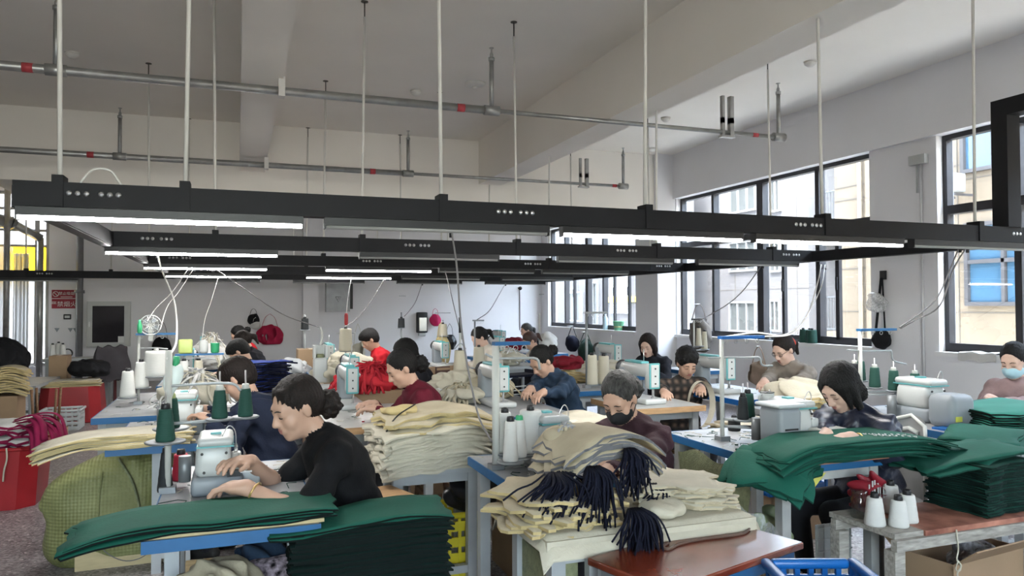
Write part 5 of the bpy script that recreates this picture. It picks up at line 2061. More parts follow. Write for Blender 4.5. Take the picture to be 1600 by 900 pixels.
# pale lamp head on the stand
t = thing('machine_lamp', 'white plastic lamp head clipped to the near thread stand', 'lamp', tuple(at(271, 590, T=3.0)))
F = Field((-.06, -.05, -.10), (.06, .05, .08), .005)
F.ell('a', (0, 0, 0), (.035, .022, .06), rotm('Y', 20), 0)
F.cone('a', (-.01, 0, -.04), (-.018, 0, -.085), .016, .013, .02)
obj('shade', F.mesh('shade', [mat('milky_plastic', (.62, .68, .66), .4)], ['a']), t)
MB().tube(curve_pts([(-.018, 0, -.08), (-.025, .0, -.16), (-.02, 0, -.24)], 5), .008, 6).build('neck', m_whtd, t)
MB().cyl((.008, 0, .045), (.012, 0, .085), .013, 8).build('green_cap', mat('green_plastic', (.04, .32, .14), .4), t)

# ------------------------------------------------------------------ far left corner
B1 = bin_tub('large red plastic bin filled with white and magenta bags', -1.72, 6.72, .66, .62, .46, m_redp)
sheet_stack('tote_bag', 'white bag with magenta straps heaped in the red bin', 'bag', 'bags in the red bin', (-1.76, 6.72, .42), .3, 7, .52, .48, .026, .020, [m_whitec, m_magc],
            lambda x, y: .03 * math.sin(x * 9) * math.cos(y * 8) - .6 * max(0, abs(x) - .16) ** 2, 60, .03, 22, edge=.03, wave=.016)
for k in range(12):
    r = rnd(90 + k)
    a = r.uniform(-1.2, 1.0)
    x, y = -1.60 + .22 * math.cos(a), 6.60 + .24 * math.sin(a)
    o = MB().tube(curve_pts([(-.12, 0, .05), (0, .03, .06 + r.uniform(0, .03)), (.10, .01, .03), (.15, -.02, -.06 - r.uniform(0, .08))], 5), .030, 5, flat=(1, .2)).build('strap_loop', m_magc, None, (x, y, .52 + r.uniform(0, .10)), a + r.uniform(-.4, .4))
    tag(o, 'magenta bag strap flopping over the red bin', 'strap', 'magenta straps at the red bin')
o = MB().tube(curve_pts([(0, 0, .0), (.006, -.012, -.08), (-.01, -.012, -.16), (-.016, -.010, -.24)], 5), .006, 5).build('cord', m_cream2, None, tuple(at(10, 700, Y=6.37)))
tag(o, 'pale cord hanging down the front of the red bin', 'cord')
bin_tub('upturned red plastic bin with pale cloth on top', -2.02, 11.2, .74, .62, .46, m_redp, inv=True)
sheet_stack('fabric_panel', 'pale greenish cloth lying on the upturned red bin', 'fabric panel', 'cloths on the upturned bin', (-2.05, 11.2, .462), .1, 6, .66, .46, .012, .008, [m_cream2, m_yel], lambda x, y: -.3 * max(0, abs(x) - .22) ** 2, 11, .02, 5)
lump('dark_garment', 'black garment heaped on the cloth of the upturned bin', 'garment', (-1.88, 11.45, .55), (.58, .46, .26), m_blackc, 12, .012)
p = at(83, 676, Z=0)
crate('grey plastic crate beside the red bin', p.x + .05, p.y + .25, 0, .42, .34, .24, mat('translucent_grey_plastic', (.50, .52, .52), .4))
p = at(70, 660, Z=0)
crate('second grey plastic crate pushed behind the first', p.x - .12, p.y + 1.0, 0, .44, .34, .26, mat('translucent_grey_plastic', (.5, .5, .5), .4))
t = thing('upturned_stool', 'wooden stool turned upside down with legs in the air', 'stool', (at(72, 655, T=7.6).x, at(72, 655, T=7.6).y, .24))
MB().rbox((0, 0, .015), (.26, .24, .03), .01).build('seat', m_brownw, t)
for sx, sy in ((-1, -1), (1, -1), (-1, 1), (1, 1)):
    MB().cyl((sx * .09, sy * .085, .03), (sx * .11, sy * .10, .42), .013, 6).build('leg', m_brownw, t)
bx_ = carton('brown carton carrying the upturned stool', t.location.x, t.location.y, 0, .34, .32, .24)
# table with heaped garments at the curtain
table('low work table under the heaped dark garments', -3.35, 10.3, -2.25, 11.6, z=.55, top=m_wtop, edge=m_steel, box=True)
lump('dark_garment', 'large black garment heap under the curtain', 'garment', (-2.95, 11.0, .56), (1.05, .95, .62), m_blackc, 21, .022, 1.0, h=.022)
lump('dark_garment', 'navy garment heap spilling from the low work table', 'garment', (-3.35, 10.1, .0), (.85, .60, .85), m_navyc, 22, .02, 1.0, h=.022)
sheet_stack('fabric_panel', 'tan canvas piece folded in the thick bundle before the black heap', 'fabric panel', 'tan folded bundle', (-2.55, 9.9, .52), .2, 12, .60, .40, .024, .018, [m_cream, m_yel], lambda x, y: -.9 * max(0, abs(x) - .16) ** 2 + .02 * math.sin(x * 12), 23, .02, 4, edge=.02, wave=.008)
carton('tall carton under the tan bundle', -2.55, 9.9, 0, .5, .36, .50)
carton('brown carton between the black heaps', -2.30, 11.85, .0, .22, .3, .82)
p = at(90, 562, T=10.5)
table('narrow table with white cones before the wall signs', -2.62, 12.3, -1.75, 12.75, z=.74, top=m_wtop, edge=m_steel)
for k, (px, py) in enumerate(((82, 566), (90, 562), (98, 566))):
    q = at(px, 570, Y=12.5)
    cone('white cone standing on the narrow table below the wall signs', 'w', q.x, 12.5 + .05 * (k % 2), .74, .045, .20 + .02 * (k % 2), .034, 'white cones below the signs')
t = thing('desk_fan', 'small black coiled hose on the narrow table', 'hose', (at(105, 566, Y=12.5).x, 12.5, .74))
MB().tube([(.06 * math.cos(a), 0.03 * math.sin(a * .3), .07 + .06 * math.sin(a)) for a in np.linspace(0, 9, 40)], .009, 6).build('coil', m_black, t)
t.name = 'coiled_hose'
# chair with jacket by the hydrant cabinet
cp = at(172, 640, Z=0)
cx_, cy_ = cp.x, cp.y
t = thing('dining_chair', 'dark red chair with a grey jacket over its back', 'chair', (cx_, cy_, 0), math.radians(-62))
m_chr = mat('dark_red_wood', (.12, .03, .03), .5)
MB().rbox((-.12, 0, .45), (.40, .40, .035), .02).build('seat', m_chr, t)
for sx in (-1, 1):
    for sy in (-1, 1):
        MB().box((-.12 + sx * .17, sy * .17, .22 if sx < 0 else .45), (.035, .035, .44 if sx < 0 else .90)).build('leg', m_chr, t)
for z in (.60, .72, .86):
    MB().box((.05, 0, z), (.025, .32, .05)).build('back_slat', m_chr, t)
def jk(u, v):
    a = (u - .5) * 2
    return (.03 * math.copysign(1, a) * min(1, abs(a) * 8) + .05 * a * abs(a), (v - .5) * (.40 + .10 * abs(a)) + .012 * math.sin(u * 17), -.50 * abs(a) ** 1.3 + .02 * math.sin(v * 15 + u * 5))


o = MB().grid(jk, 24, 12).build('jacket', mat('charcoal_jacket', (.045, .04, .045), .9, var=.2), None, (cx_ + .05 * math.cos(math.radians(-62)), cy_ + .05 * math.sin(math.radians(-62)), .925), math.radians(-62))
tag(o, 'grey jacket draped over the back of the dark red chair', 'jacket')
t = thing('metal_locker', 'low grey metal locker by the wall', 'locker', (at(186, 600, Y=13.8).x, 13.8, 0))
MB().rbox((0, 0, .22), (.34, .40, .44), .01).build('body', m_steel, t)
d = MB().box((0, -.203, .22), (.31, .008, .40)).build('door', m_steel, t)
MB().box((.11, -.21, .26), (.02, .012, .09)).build('handle', m_dk, d)

# ------------------------------------------------------------------ wall fixtures on the back wall
c0, c1 = at(138, 542, Y=YB), at(205, 471, Y=YB)
hw, hh2 = c1.x - c0.x, c1.z - c0.z
t = thing('hydrant_cabinet', 'wall cabinet with white frame and dark glass door', 'cabinet', ((c0.x + c1.x) / 2, YB, c0.z))
MB().box((0, -.09, hh2 / 2), (hw, .18, hh2)).build('body', m_wht, t)
d = MB().box((0, -.187, hh2 / 2), (hw * .96, .014, hh2 * .96)).build('door', m_wht, t)
MB().box((0, -.196, hh2 * .5), (hw * .74, .006, hh2 * .80)).build('glass', mat('dark_cabinet_glass', (.03, .028, .032), .08, spec=.8, var=.05), d)
MB().box((hw * .30, -.201, hh2 * .16), (hw * .14, .003, hh2 * .14)).build('paper_notice', mat('paper', (.6, .6, .58), .8), d)
MB().box((-hw * .44, -.20, hh2 * .5), (.02, .02, .10)).build('handle', m_chrome, d)
MB().tube(curve_pts([(hw * .12, -.10, 0), (hw * .12, -.10, -.22), (hw * .02, -.10, -.33), (-hw * .25, -.10, -.34)], 4), .045, 10).build('feed_pipe', m_galv, t)
MB().cyl((-hw * .25, -.10, -.34), (-hw * .42, -.10, -.34), .065, 12).build('valve', m_redp, t)
x = at(126, 450, Y=YB).x
t = thing('drain_pipe', 'thick grey drain pipe running up the wall beside the signs', 'pipe', (x, YB - .10, 0))
MB().cyl((0, 0, 0), (0, 0, ZC - .01), .062, 14).build('pipe', mat('dark_grey_pipe', (.16, .16, .165), .5), t)
for z in (1.75, .45, 3.2):
    MB().cyl((0, 0, z), (0, 0, z + .06), .09, 14).build('collar', mat('dark_grey_pipe', (.16, .16, .165), .5), t)
x = at(63, 400, Y=YB - .3).x
t = thing('vent_pipe', 'bent grey pipe rising in front of the yellow film', 'pipe', (x, YB - .30, 0))
ztop = at(63, 372, Y=YB - .3).z
MB().cyl((0, 0, 0), (0, 0, ztop), .055, 12).build('upright', m_galv, t)
q = at(28, 352, Y=YB - .3)
MB().cyl((0, 0, ztop), (q.x - x, -.35, q.z), .075, 12).build('branch', m_galv, t)
MB().cyl((q.x - x - .02, -.37, q.z + .01), (q.x - x + .02, -.33, q.z - .01), .10, 12).build('flange', m_steeld, t)
MB().cyl((q.x - x, -.35, q.z), (q.x - x - 1.2, -.60, q.z + .22), .12, 12).build('main', m_galv, t)
MB().cyl((q.x - x - .06, -.45, 0), (q.x - x - .06, -.45, ZC - .01), .05, 10).build('riser', m_galv, t)


def wall_text(txt, size, m, parent, loc, rotx=90):
    cu = bpy.data.curves.new('lettering', 'FONT')
    cu.body = txt
    cu.size = size
    cu.align_x = 'CENTER'
    cu.align_y = 'CENTER'
    cu.extrude = .001
    tmp = bpy.data.objects.new('lettering', cu)
    COL.objects.link(tmp)
    cu.materials.append(m)
    bpy.context.view_layer.update()
    me = bpy.data.meshes.new_from_object(tmp.evaluated_get(bpy.context.evaluated_depsgraph_get()))
    bpy.data.objects.remove(tmp)
    o = bpy.data.objects.new('lettering', me)
    COL.objects.link(o)
    o.parent = parent
    o.location = loc
    o.rotation_euler = (math.radians(rotx), 0, 0)
    return o


m_sgn = mat('sign_red', (.26, .02, .035), .5)
m_sgw = mat('sign_white', (.66, .62, .60), .6)
for k, (ya, yb_, txt) in enumerate(((453, 466, '禁止吸烟'), (467, 482, '严禁烟火'))):
    c0, c1 = at(81, yb_, Y=YB), at(118, ya, Y=YB)
    t = thing('wall_sign', ('red no smoking sign with round symbol on the wall', 'red warning sign with large white characters below the no smoking sign')[k], 'sign', ((c0.x + c1.x) / 2, YB, (c0.z + c1.z) / 2))
    w_, h_ = c1.x - c0.x, c1.z - c0.z
    MB().box((0, -.008, 0), (w_, .016, h_)).build('plate', m_sgn, t)
    if k == 0:
        wall_text(txt, h_ * .42, m_sgw, t, (w_ * .13, -.018, h_ * .05))
        MB().tube([(-w_ * .33 + h_ * .30 * math.cos(a), -.018, h_ * .30 * math.sin(a)) for a in np.linspace(0, 2 * math.pi, 17)], .006, 5).tube([(-w_ * .33 - h_ * .2, -.018, h_ * .2), (-w_ * .33 + h_ * .2, -.018, -h_ * .2)], .006, 5).build('symbol', m_sgw, t)
        MB().box((w_ * .13, -.017, -h_ * .34), (w_ * .5, .002, h_ * .07)).build('small_print', m_sgw, t)
    else:
        wall_text(txt, h_ * .60, m_sgw, t, (0, -.018, -h_ * .08))
q = at(105.5, 495, Y=YB)
t = thing('wall_thermostat', 'small dark framed panel on the wall below the red signs', 'panel', (q.x, YB, q.z))
MB().rbox((0, -.015, 0), (.13, .03, .10), .01).build('frame', m_dk, t)
MB().box((0, -.032, 0), (.085, .004, .045)).build('display', m_wht, t)
for k, px in enumerate((89, 110, 118)):
    q = at(px, 515, Y=YB)
    o = MB().prism([(-.045, .03), (.045, .03), (0, -.05)], 0, .004, M=Matrix.Rotation(math.radians(90), 3, 'X')).build('wall_sticker', m_grey, None, (q.x, YB - .0005, q.z))
    tag(o, 'small grey triangular sticker on the wall below the red signs', 'sticker', 'triangular wall stickers')
# electric box
c0, c1 = at(508, 487, Y=YB), at(545, 441, Y=YB)
w_, h_ = c1.x - c0.x, c1.z - c0.z
t = thing('electric_box', 'grey electric box with warning triangle on the back wall', 'electric box', ((c0.x + c1.x) / 2, YB, c0.z))
MB().box((0, -.10, h_ / 2), (w_, .20, h_)).build('body', m_steel, t)
d = MB().box((0, -.206, h_ / 2), (w_ * .95, .012, h_ * .95)).build('door', m_steel, t)
a_ = [(-.06, .05), (.06, .05), (0, -.06)]
MB().tube([(p[0], -.214, h_ * .42 + p[1]) for p in a_ + [a_[0]]], .005, 5).build('warning_triangle', m_dk, d)
wall_text('⚡', .07, m_dk, d, (0, -.213, h_ * .43))
MB().box((w_ * .42, -.214, h_ * .5), (.02, .016, .07)).build('handle', m_dk, d)
MB().box((w_ / 2 + .035, -.08, h_ * .5 + .05), (.07, .10, h_ * .98)).build('cable_duct', m_dk, t)
# camera on a wire
q = at(810, 450, Y=YB)
t = thing('security_camera', 'small black camera on the back wall with its cable', 'camera', (q.x, YB, q.z))
MB().cyl((0, 0, 0), (0, -.10, 0), .018, 8).build('bracket', m_black, t)
F = Field((-.08, -.2, -.08), (.08, 0, .08), .008)
F.ell('a', (0, -.12, -.01), (.045, .05, .045), None, 0)
obj('dome', F.mesh('dome', [m_black], ['a']), t)
MB().tube(curve_pts([(.02, -.02, 0), (.03, -.015, -.4), (.03, -.015, -1.0)], 4), .010, 6).build('wire', m_cable, t)
# bags on the wall
q = at(421, 490, Y=YB)
hung_bag('handbag', 'large crimson handbag hanging on the back wall', (q.x, YB - .20, q.z), .62, .20, .46, cloth('crimson_bag', (.34, .015, .05)), 41, .18)
q = at(396, 482, Y=YB)
hung_bag('small_bag', 'small black bag hanging beside the crimson handbag', (q.x, YB - .10, q.z), .28, .12, .26, m_blackc, 42, .08)
q = at(399, 496, Y=YB)
hung_bag('sun_hat', 'white hat hanging beside the crimson handbag', (q.x, YB - .14, q.z), .20, .12, .18, m_whitec, 43, .06, cat='hat')
q = at(254, 500, Y=YB)
hung_bag('backpack', 'black backpack hanging on the wall behind the blue topped stand', (q.x, YB - .14, q.z), .40, .22, .50, m_blackc, 44, .26)
q = at(678, 482, Y=YB)
hung_bag('plastic_bag', 'bright pink plastic bag hanging on the back wall', (q.x, YB - .12, q.z), .30, .18, .32, cloth('pink_plastic_bag', (.50, .02, .10), rough=.4), 45, .08)
q = at(658, 490, Y=YB)
t = thing('towel_dispenser', 'black and silver dispenser on the back wall', 'dispenser', (q.x, YB, q.z - .4))
MB().rbox((0, -.07, .20), (.24, .14, .46), .02).build('case', m_dk, t)
MB().box((.01, -.145, .16), (.17, .006, .30)).build('mirror_panel', mat('silver_panel', (.6, .6, .6), .2, .8), t)
MB().rbox((0, -.07, -.07), (.16, .10, .08), .02).build('tray', m_wht, t)
q = at(558, 505, Y=YB)
hung_bag('tote_bag', 'cream tote bag with dark strap hanging behind the red sweater', (q.x, YB - .12, q.z), .36, .16, .50, m_cream2, 46, .36)
q = at(700, 505, Y=YB)
hung_bag('shoulder_bag', 'black leather shoulder bag hanging on the back wall', (q.x, YB - .14, q.z), .34, .16, .40, mat('black_leather', (.02, .02, .022), .35), 47, .20)
q = at(690, 503, T=9.42)
hung_bag('tote_bag', 'straw coloured cloth bag hanging from a stand before the back wall', (q.x, q.y - .02, q.z), .26, .12, .46, m_yel, 48, .10)
# ------------------------------------------------------------------ second row on the aisle side: stands, cones, strips
bl = thing('', '', '') if False else None


def pstand(label, px, ptop, pbase, T, bar=None, barm=None, arms=(), plates=(), r=.010, zb=WZ, polem=None):
    """stand whose pole stands at pixel column px at depth T, reaching up to row ptop"""
    b, tpt = at(px, pbase, T=T), at(px, ptop, T=T)
    return b.x, b.y, thread_stand(label, b.x, b.y, zb, max(.15, tpt.z - zb), bar, barm, arms, plates, polem, 0.0, None, r)


x, y, _ = pstand('blue topped thread stand with big white cones behind the cream panels', 216, 524, 640, 5.6, bar=(-.02, .27), plates=[(-.06, -.10, .06, .07), (.02, -.02, .12, .07), (.12, .0, .20, .09)], arms=[(.42, [(0, 0, 0), (.12, 0, .0), (.20, 0, -.01)])])
cone('white cone on the lowest plate of the aisle stand', 'w', x - .06, y - .10, WZ + .07, .055, .19, .038)
cone('white cone on the middle plate of the aisle stand', 'w', x + .02, y - .02, WZ + .13, .055, .19, .038)
cone('very wide white cone on the blue topped aisle stand', 'w', x + .12, y, WZ + .21, .082, .19, .078, tip=m_whtd)
q = at(235, 508, T=5.6)
t = thing('clip_fan', 'round white fan guard clipped to the blue topped stand', 'fan', (q.x, q.y, q.z - .07))
g = MB()
for rr in (.075, .055, .03):
    g.tube([(rr * math.cos(a), 0, .07 + rr * math.sin(a)) for a in np.linspace(0, 2 * math.pi, 21)], .004 if rr > .06 else .002, 5)
for k in range(10):
    a = k * math.pi / 5
    g.tube([(.012 * math.cos(a), 0, .07 + .012 * math.sin(a)), (.075 * math.cos(a), 0, .07 + .075 * math.sin(a))], .002, 4)
g.build('guard', m_wht, t)
for k in range(4):
    a = k * math.pi / 2 + .4
    MB().prism([(0, -.012), (.055, -.024), (.062, .01), (0, .012)], 0, .004, M=Matrix.Translation((0, .02, .07)).to_3x3() @ Matrix.Rotation(a, 3, 'Y') @ Matrix.Rotation(math.radians(90), 3, 'X')).build('blade', m_grey, t, (0, .02, .07))
MB().cyl((0, .01, .07), (0, .07, .07), .022, 10).build('motor', m_whtd, t)
MB().box((0, .03, .0), (.03, .03, .10)).build('clip', m_whtd, t)
q = at(219, 515, T=5.6)
o = MB().lathe([(.012, 0), (.017, .01), (.017, .06), (.008, .085), (.008, .10), (0, .101)], 12).build('glue_bottle', mat('green_plastic', (.04, .32, .14), .4), None, (q.x, q.y - .03, _.location.z + (at(216, 524, T=5.6).z - WZ) + .017))
tag(o, 'small dark green bottle standing on the blue top bar', 'bottle')
x, y, _ = pstand('second blue topped thread stand along the aisle', 277, 556, 640, 6.2, bar=(-.02, .36), plates=[(.05, 0, .12, .06), (.16, .02, .12, .06)], arms=[(.30, [(0, 0, 0), (.2, 0, .0), (.3, 0, -.02)])])
cone('white cone on the second aisle stand', 'w', x + .05, y, WZ + .13, .045, .15)
cone('pale cone beside it on the second aisle stand', 'c', x + .16, y + .02, WZ + .13, .045, .15)
ztop = at(277, 556, T=6.2).z
q = at(283, 545, T=6.2)
o = MB().rbox((0, 0, .06), (.11, .06, .12), .015).build('plastic_bag', mat('lime_plastic', (.42, .50, .16), .4), None, (x + .06, y, ztop + .017))
tag(o, 'lime yellow packet standing on the second blue bar', 'packet')
o = MB().lathe([(.03, 0), (.036, .02), (.036, .09), (.02, .11), (0, .112)], 14).build('plastic_tub', m_wht, None, (x + .20, y, ztop + .017))
tag(o, 'small white tub standing on the second blue bar', 'tub')
o = MB().lathe([(.026, 0), (.034, .01), (.037, .08), (.039, .084), (0, .084)], 14).build('plastic_cup', mat('green_plastic', (.04, .32, .14), .4), None, (x + .29, y, ztop + .017))
tag(o, 'green cup standing at the end of the second blue bar', 'cup')
# bundles of strips
q = at(312, 640, Z=.78)
strap_heap('strap_bundle', 'fan of cream fabric strips before the navy jacket', 'fabric strips', (at(305, 620, T=5.3).x, at(305, 620, T=5.3).y, WZ), (.64, .46, .30), m_cream2, 120, 51, .013, mats=[m_cream2, m_whitec, m_greyc])
q = at(328, 560, T=8.6)
strap_heap('strap_bundle', 'white strap heap on the table before the bent worker', 'fabric strips', (q.x, q.y, WZ), (.62, .42, .44), m_whitec, 80, 52, .012, mats=[m_whitec, m_cream2])
q = at(415, 612, T=6.0)
table('side table under the royal blue stack', q.x - .30, q.y - .22, q.x + .26, q.y + .35, z=.72, top=m_wtop, edge=m_steel)
sheet_stack('folded_bag', 'royal blue bag folded in the tall stack behind the navy jacket', 'bag', 'royal blue bag stack', (q.x, q.y + .05, .722), .15, 20, .34, .30, .0165, .013, [m_bluec, m_navyc], lambda x, y: -.5 * max(0, x - .08) ** 2, 53, .014, 4, edge=.02, wave=.006)
for k, (px, py, T) in enumerate(((455, 590, 8.0), (468, 575, 8.4), (450, 575, 8.8))):
    q = at(px, 606, T=T)
    lump('plastic_sack', 'translucent white plastic sack heaped behind the blue stack', 'sack', (q.x, q.y, .0), (.44, .42, 1.08 - .06 * k), mat('milky_sack', (.34, .35, .36), .45, var=.15), 54 + k, .022, 1.7, group='white plastic sacks', h=.018)
q = at(485, 597, T=8.6)
carton('tall brown carton beside the white sacks', q.x, q.y, 0, .30, .28, 1.0)
# stands in the middle back
x, y, _ = pstand('tall dark thread stand before the pillar', 476, 492, 600, 8.6, plates=[(0, 0, .45, .06)], polem=m_steel)
cone('black cone high on the dark stand before the pillar', 'k', x, y, WZ + .46, .045, .13, .04)
q = at(500, 598, T=7.2)
t = thing('plastic_jug', 'tall white plastic jug with cut window near the carton', 'jug', (q.x, q.y, at(500, 598, T=7.2).z))
jh = at(500, 540, T=7.2).z - at(500, 598, T=7.2).z
MB().rbox((0, 0, jh * .34), (.13, .10, jh * .68), .02).build('body', m_wht, t)
MB().box((-.055, 0, jh * .84), (.022, .10, jh * .34)).box((.055, 0, jh * .84), (.022, .10, jh * .34)).box((0, .04, jh * .84), (.09, .02, jh * .34)).build('cut_neck', m_wht, t)
MB().rbox((0, -.01, jh * .72), (.07, .05, jh * .12), .01).build('contents', m_sackd, t)
MB().tube(curve_pts([(0, 0, jh), (.02, 0, jh * 1.25), (.0, .0, jh * 1.5)], 5), .012, 6).build('hanging_post', m_whtd, t)
carton('carton shelf carrying the white plastic jug', q.x, q.y, 0, .3, .3, t.location.z)
for k, (px, T, sz) in enumerate(((525, 7.4, (.55, .42, .20)), (545, 8.2, (.60, .40, .24)))):
    q = at(px, 585, T=T)
    if k == 0:
        table('side table under crumpled cream totes near the jug', q.x - .32, q.y - .3, q.x + .30, q.y + .3, z=.74, top=m_wtop, edge=m_steel)
    lump('tote_bag', 'crumpled cream tote bags ' + ('beside the white jug', 'before the red sweater'), 'bag', (q.x, q.y, .742), sz, m_cream2, 57 + k, .018, 1.3) if False else lump(
        'tote_bag', ('crumpled cream tote bag beside the white jug', 'crumpled cream tote bag before the red sweater')[k], 'bag', (q.x, q.y, .742 if k == 0 else .762), sz, m_cream2, 57 + k, .018, 1.3)
x, y, _ = pstand('white thread stand with one cream cone near the tote bags', 540, 520, 600, 8.0, plates=[(0, 0, .24, .07)], arms=[(.44, [(-.10, 0, .0), (0, 0, 0), (.10, 0, 0)])])
cone('cream cone on the stand before the hanging tote bag', 'c', x, y, WZ + .25, .075, .24, .062)
q = at(572, 622, T=6.0)
table('side table carrying the scarlet strap heap', q.x - .34, q.y - .24, q.x + .34, q.y + .30, z=.62, top=m_wtop, edge=m_steel)
carton('brown carton under the scarlet straps', q.x + .06, q.y, .622, .46, .34, .20)
strap_heap('strap_bundle', 'heap of scarlet straps on a carton beside the wine red sweater', 'fabric strips', (q.x + .03, q.y, .80), (.78, .46, .25), m_redc, 150, 61, .013, mats=[m_redc, cloth('dark_scarlet', (.28, .01, .02))], hang=.10)
x, y, _ = pstand('thin black spool stand on a far table', 627, 488, 600, 9.6, plates=[(0, 0, .44, .05)], polem=m_steeld, arms=[(.86, [(-.03, 0, 0), (.06, 0, 0)])])
cone('black cone on the thin spool stand', 'k', x, y, WZ + .45, .045, .12, .04)
# brown boards, cartons and crimson cloth right of the wine red sweater
q = at(716, 600, T=6.9)
table('low table crowded with cartons and crimson cloth', q.x - .45, q.y - .2, q.x + .40, q.y + .55, z=.55, top=m_wtop, edge=m_steel, box=True)
t = thing('cardboard_sheet', 'dark brown board leaning behind the wine red sweater', 'board', (q.x - .15, q.y, .552), math.radians(15))
MB().box((0, 0, .19), (.14, .03, .38)).build('panel', mat('dark_brown_board', (.075, .035, .028), .6), t)
MB().box((0, -.017, .36), (.14, .004, .02)).build('edge_tape', m_card, t)
carton('open brown carton behind the leaning board', q.x + .06, q.y + .25, .552, .34, .30, .26, .4, True)
lump('crimson_cloth', 'dark crimson cloth piled beside the cartons', 'cloth', (q.x + .22, q.y + .02, .552), (.22, .24, .34), cloth('dark_crimson', (.15, .008, .016)), 63, .012)
strap_heap('strap_bundle', 'cream straps spilling behind the wine red sweater', 'fabric strips', (at(685, 600, T=5.7).x, at(685, 600, T=5.7).y, .60), (.34, .34, .26), m_cream2, 60, 64, .012, mats=[m_cream2, m_whitec], hang=.10)
carton('carton under the spilling cream straps', at(685, 600, T=5.7).x, at(685, 600, T=5.7).y, 0, .36, .34, .60)
strap_heap('strap_bundle', 'cream strap heap over the blue edged table corner', 'fabric strips', (1.60, 5.45, WZ), (.42, .50, .16), m_cream2, 60, 65, .012, mats=[m_cream2, m_cream], hang=.16)
x, y, _ = pstand('white stand with a tall cream cone and black tipped rod', 719, 520, 620, 6.4, plates=[(0, 0, .10, .075)], arms=[(.36, [(-.05, 0, 0), (.0, -.02, .05), (.05, 0, 0)])])
MB().cyl((0, 0, at(719, 520, T=6.4).z - WZ), (0, 0, at(719, 496, T=6.4).z - WZ), .013, 8).build('black_tip', m_black, _)
cone('tall cream cone on the black tipped stand', 'c', x, y, WZ + .11, .062, .24, .048)
x, y, _ = pstand('wire stand with a cream cone on a white plate', 692, 500, 590, 9.4, plates=[(0, 0, .34, .08)], arms=[(.64, [(-.1, 0, 0), (.10, 0, 0)])], polem=m_steel)
cone('cream cone on the wire stand before the back wall', 'c', x, y, WZ + .35, .06, .15, .05)
x, y, _ = pstand('wire frame thread stand beside the worker in cream', 742, 502, 600, 8.0, bar=(-.02, .10), barm=m_steeld, plates=[(.03, -.05, .06, .09)], polem=m_steeld)
cone('cream cone beside the worker in cream jacket', 'c', x + .03, y - .05, WZ + .07, .066, .22, .055)
q = at(795, 545, T=9.4)
table('side table under a cream frill heap', q.x - .35, q.y - .25, q.x + .35, q.y + .3, z=.74, top=m_wtop, edge=m_steel)
strap_heap('strap_bundle', 'pale frilled strap heap beside the reddish haired worker', 'fabric strips', (q.x, q.y, .742), (.56, .40, .22), m_cream2, 60, 66, .012, mats=[m_cream2, m_whitec])
q = at(800, 535, T=12.0)
lump('crimson_cloth', 'bright crimson cloth heap at the far table', 'cloth', (q.x, q.y, WZ), (.46, .32, .24), cloth('dark_crimson', (.15, .008, .016)), 67, .010)
table('side table under the bright crimson cloth heap', q.x - .34, q.y - .25, q.x + .34, q.y + .3, z=.755, top=m_wtop, edge=m_steel)
q = at(890, 575, T=7.4)
table('side table with crimson and straw bags', q.x - .35, q.y - .25, q.x + .35, q.y + .35, z=.60, top=m_wtop, edge=m_steel)
lump('tote_bag', 'straw coloured bag standing behind the slate blue jacket', 'bag', (q.x, q.y, .602), (.38, .30, .30), m_yel, 68, .012)
lump('crimson_cloth', 'crimson cloth bundle lying on the straw coloured bag', 'cloth', (q.x - .02, q.y + .02, .86), (.40, .30, .15), cloth('dark_crimson', (.15, .008, .016)), 69, .012)
# cloth in front of the slate jacket
q = at(800, 625, T=6.3)
strap_heap('strap_bundle', 'cream strap fan under the hands of the slate blue jacket', 'fabric strips', (1.88, 5.62, WZ), (.55, .50, .22), m_cream, 70, 71, .012, mats=[m_cream, m_yel])
lump('tote_bag', 'pale cream bag heap beside the lockstitch machine', 'bag', (1.72, 5.95, .70), (.60, .50, .28), m_cream2, 72, .016)
carton('carton under the pale cream bag heap', 1.72, 5.98, 0, .5, .4, .70)

# ------------------------------------------------------------------ white stack in the centre
WX, WY = .98, 3.95
table('low table carrying the thick white stack', WX - .26, WY - .19, WX + .26, WY + .19, z=.66, top=m_wtop, edge=m_steel, box=True)


def arch(x, y):
    return -1.15 * max(0, abs(x) - .13) ** 2 - .9 * max(0, -y - .08) ** 2 + .012 * math.sin(x * 11)


sheet_stack('fabric_panel', 'pale canvas piece in the thick ragged stack by the blue edged table', 'fabric panel', 'thick white stack', (WX, WY, .662), .03, 22, .60, .44, .0096, .0094, [m_cream2, m_cream2], arch, 81, .012, 2.5, nu=16, nw=8, edge=.016, wave=.005)
sheet_stack('fabric_panel', 'straw canvas piece folded on top of the thick ragged stack', 'fabric panel', 'straw pieces on the thick stack', (WX + .03, WY + .02, .662 + .21), .0, 6, .58, .38, .0115, .010, [m_cream, m_yel], arch, 82, .014, 4, 'crumpled topmost straw canvas piece of the thick stack', nu=16, nw=8, edge=.022, wave=.010)
lump('tote_bag', 'crumpled straw canvas piece on the end of the thick stack', 'cloth', (WX - .17, WY - .02, .925), (.20, .18, .04), m_yel, 83, .008, 1.8)
o = MB().tube(curve_pts([(-.10, -.10, .28), (-.22, -.16, .22), (-.27, -.12, .10), (-.24, -.10, -.02)], 6), .004, 5).build('tie_cord', m_black, None, (WX, WY, .70))
tag(o, 'black tie cord around the thick white stack', 'cord')
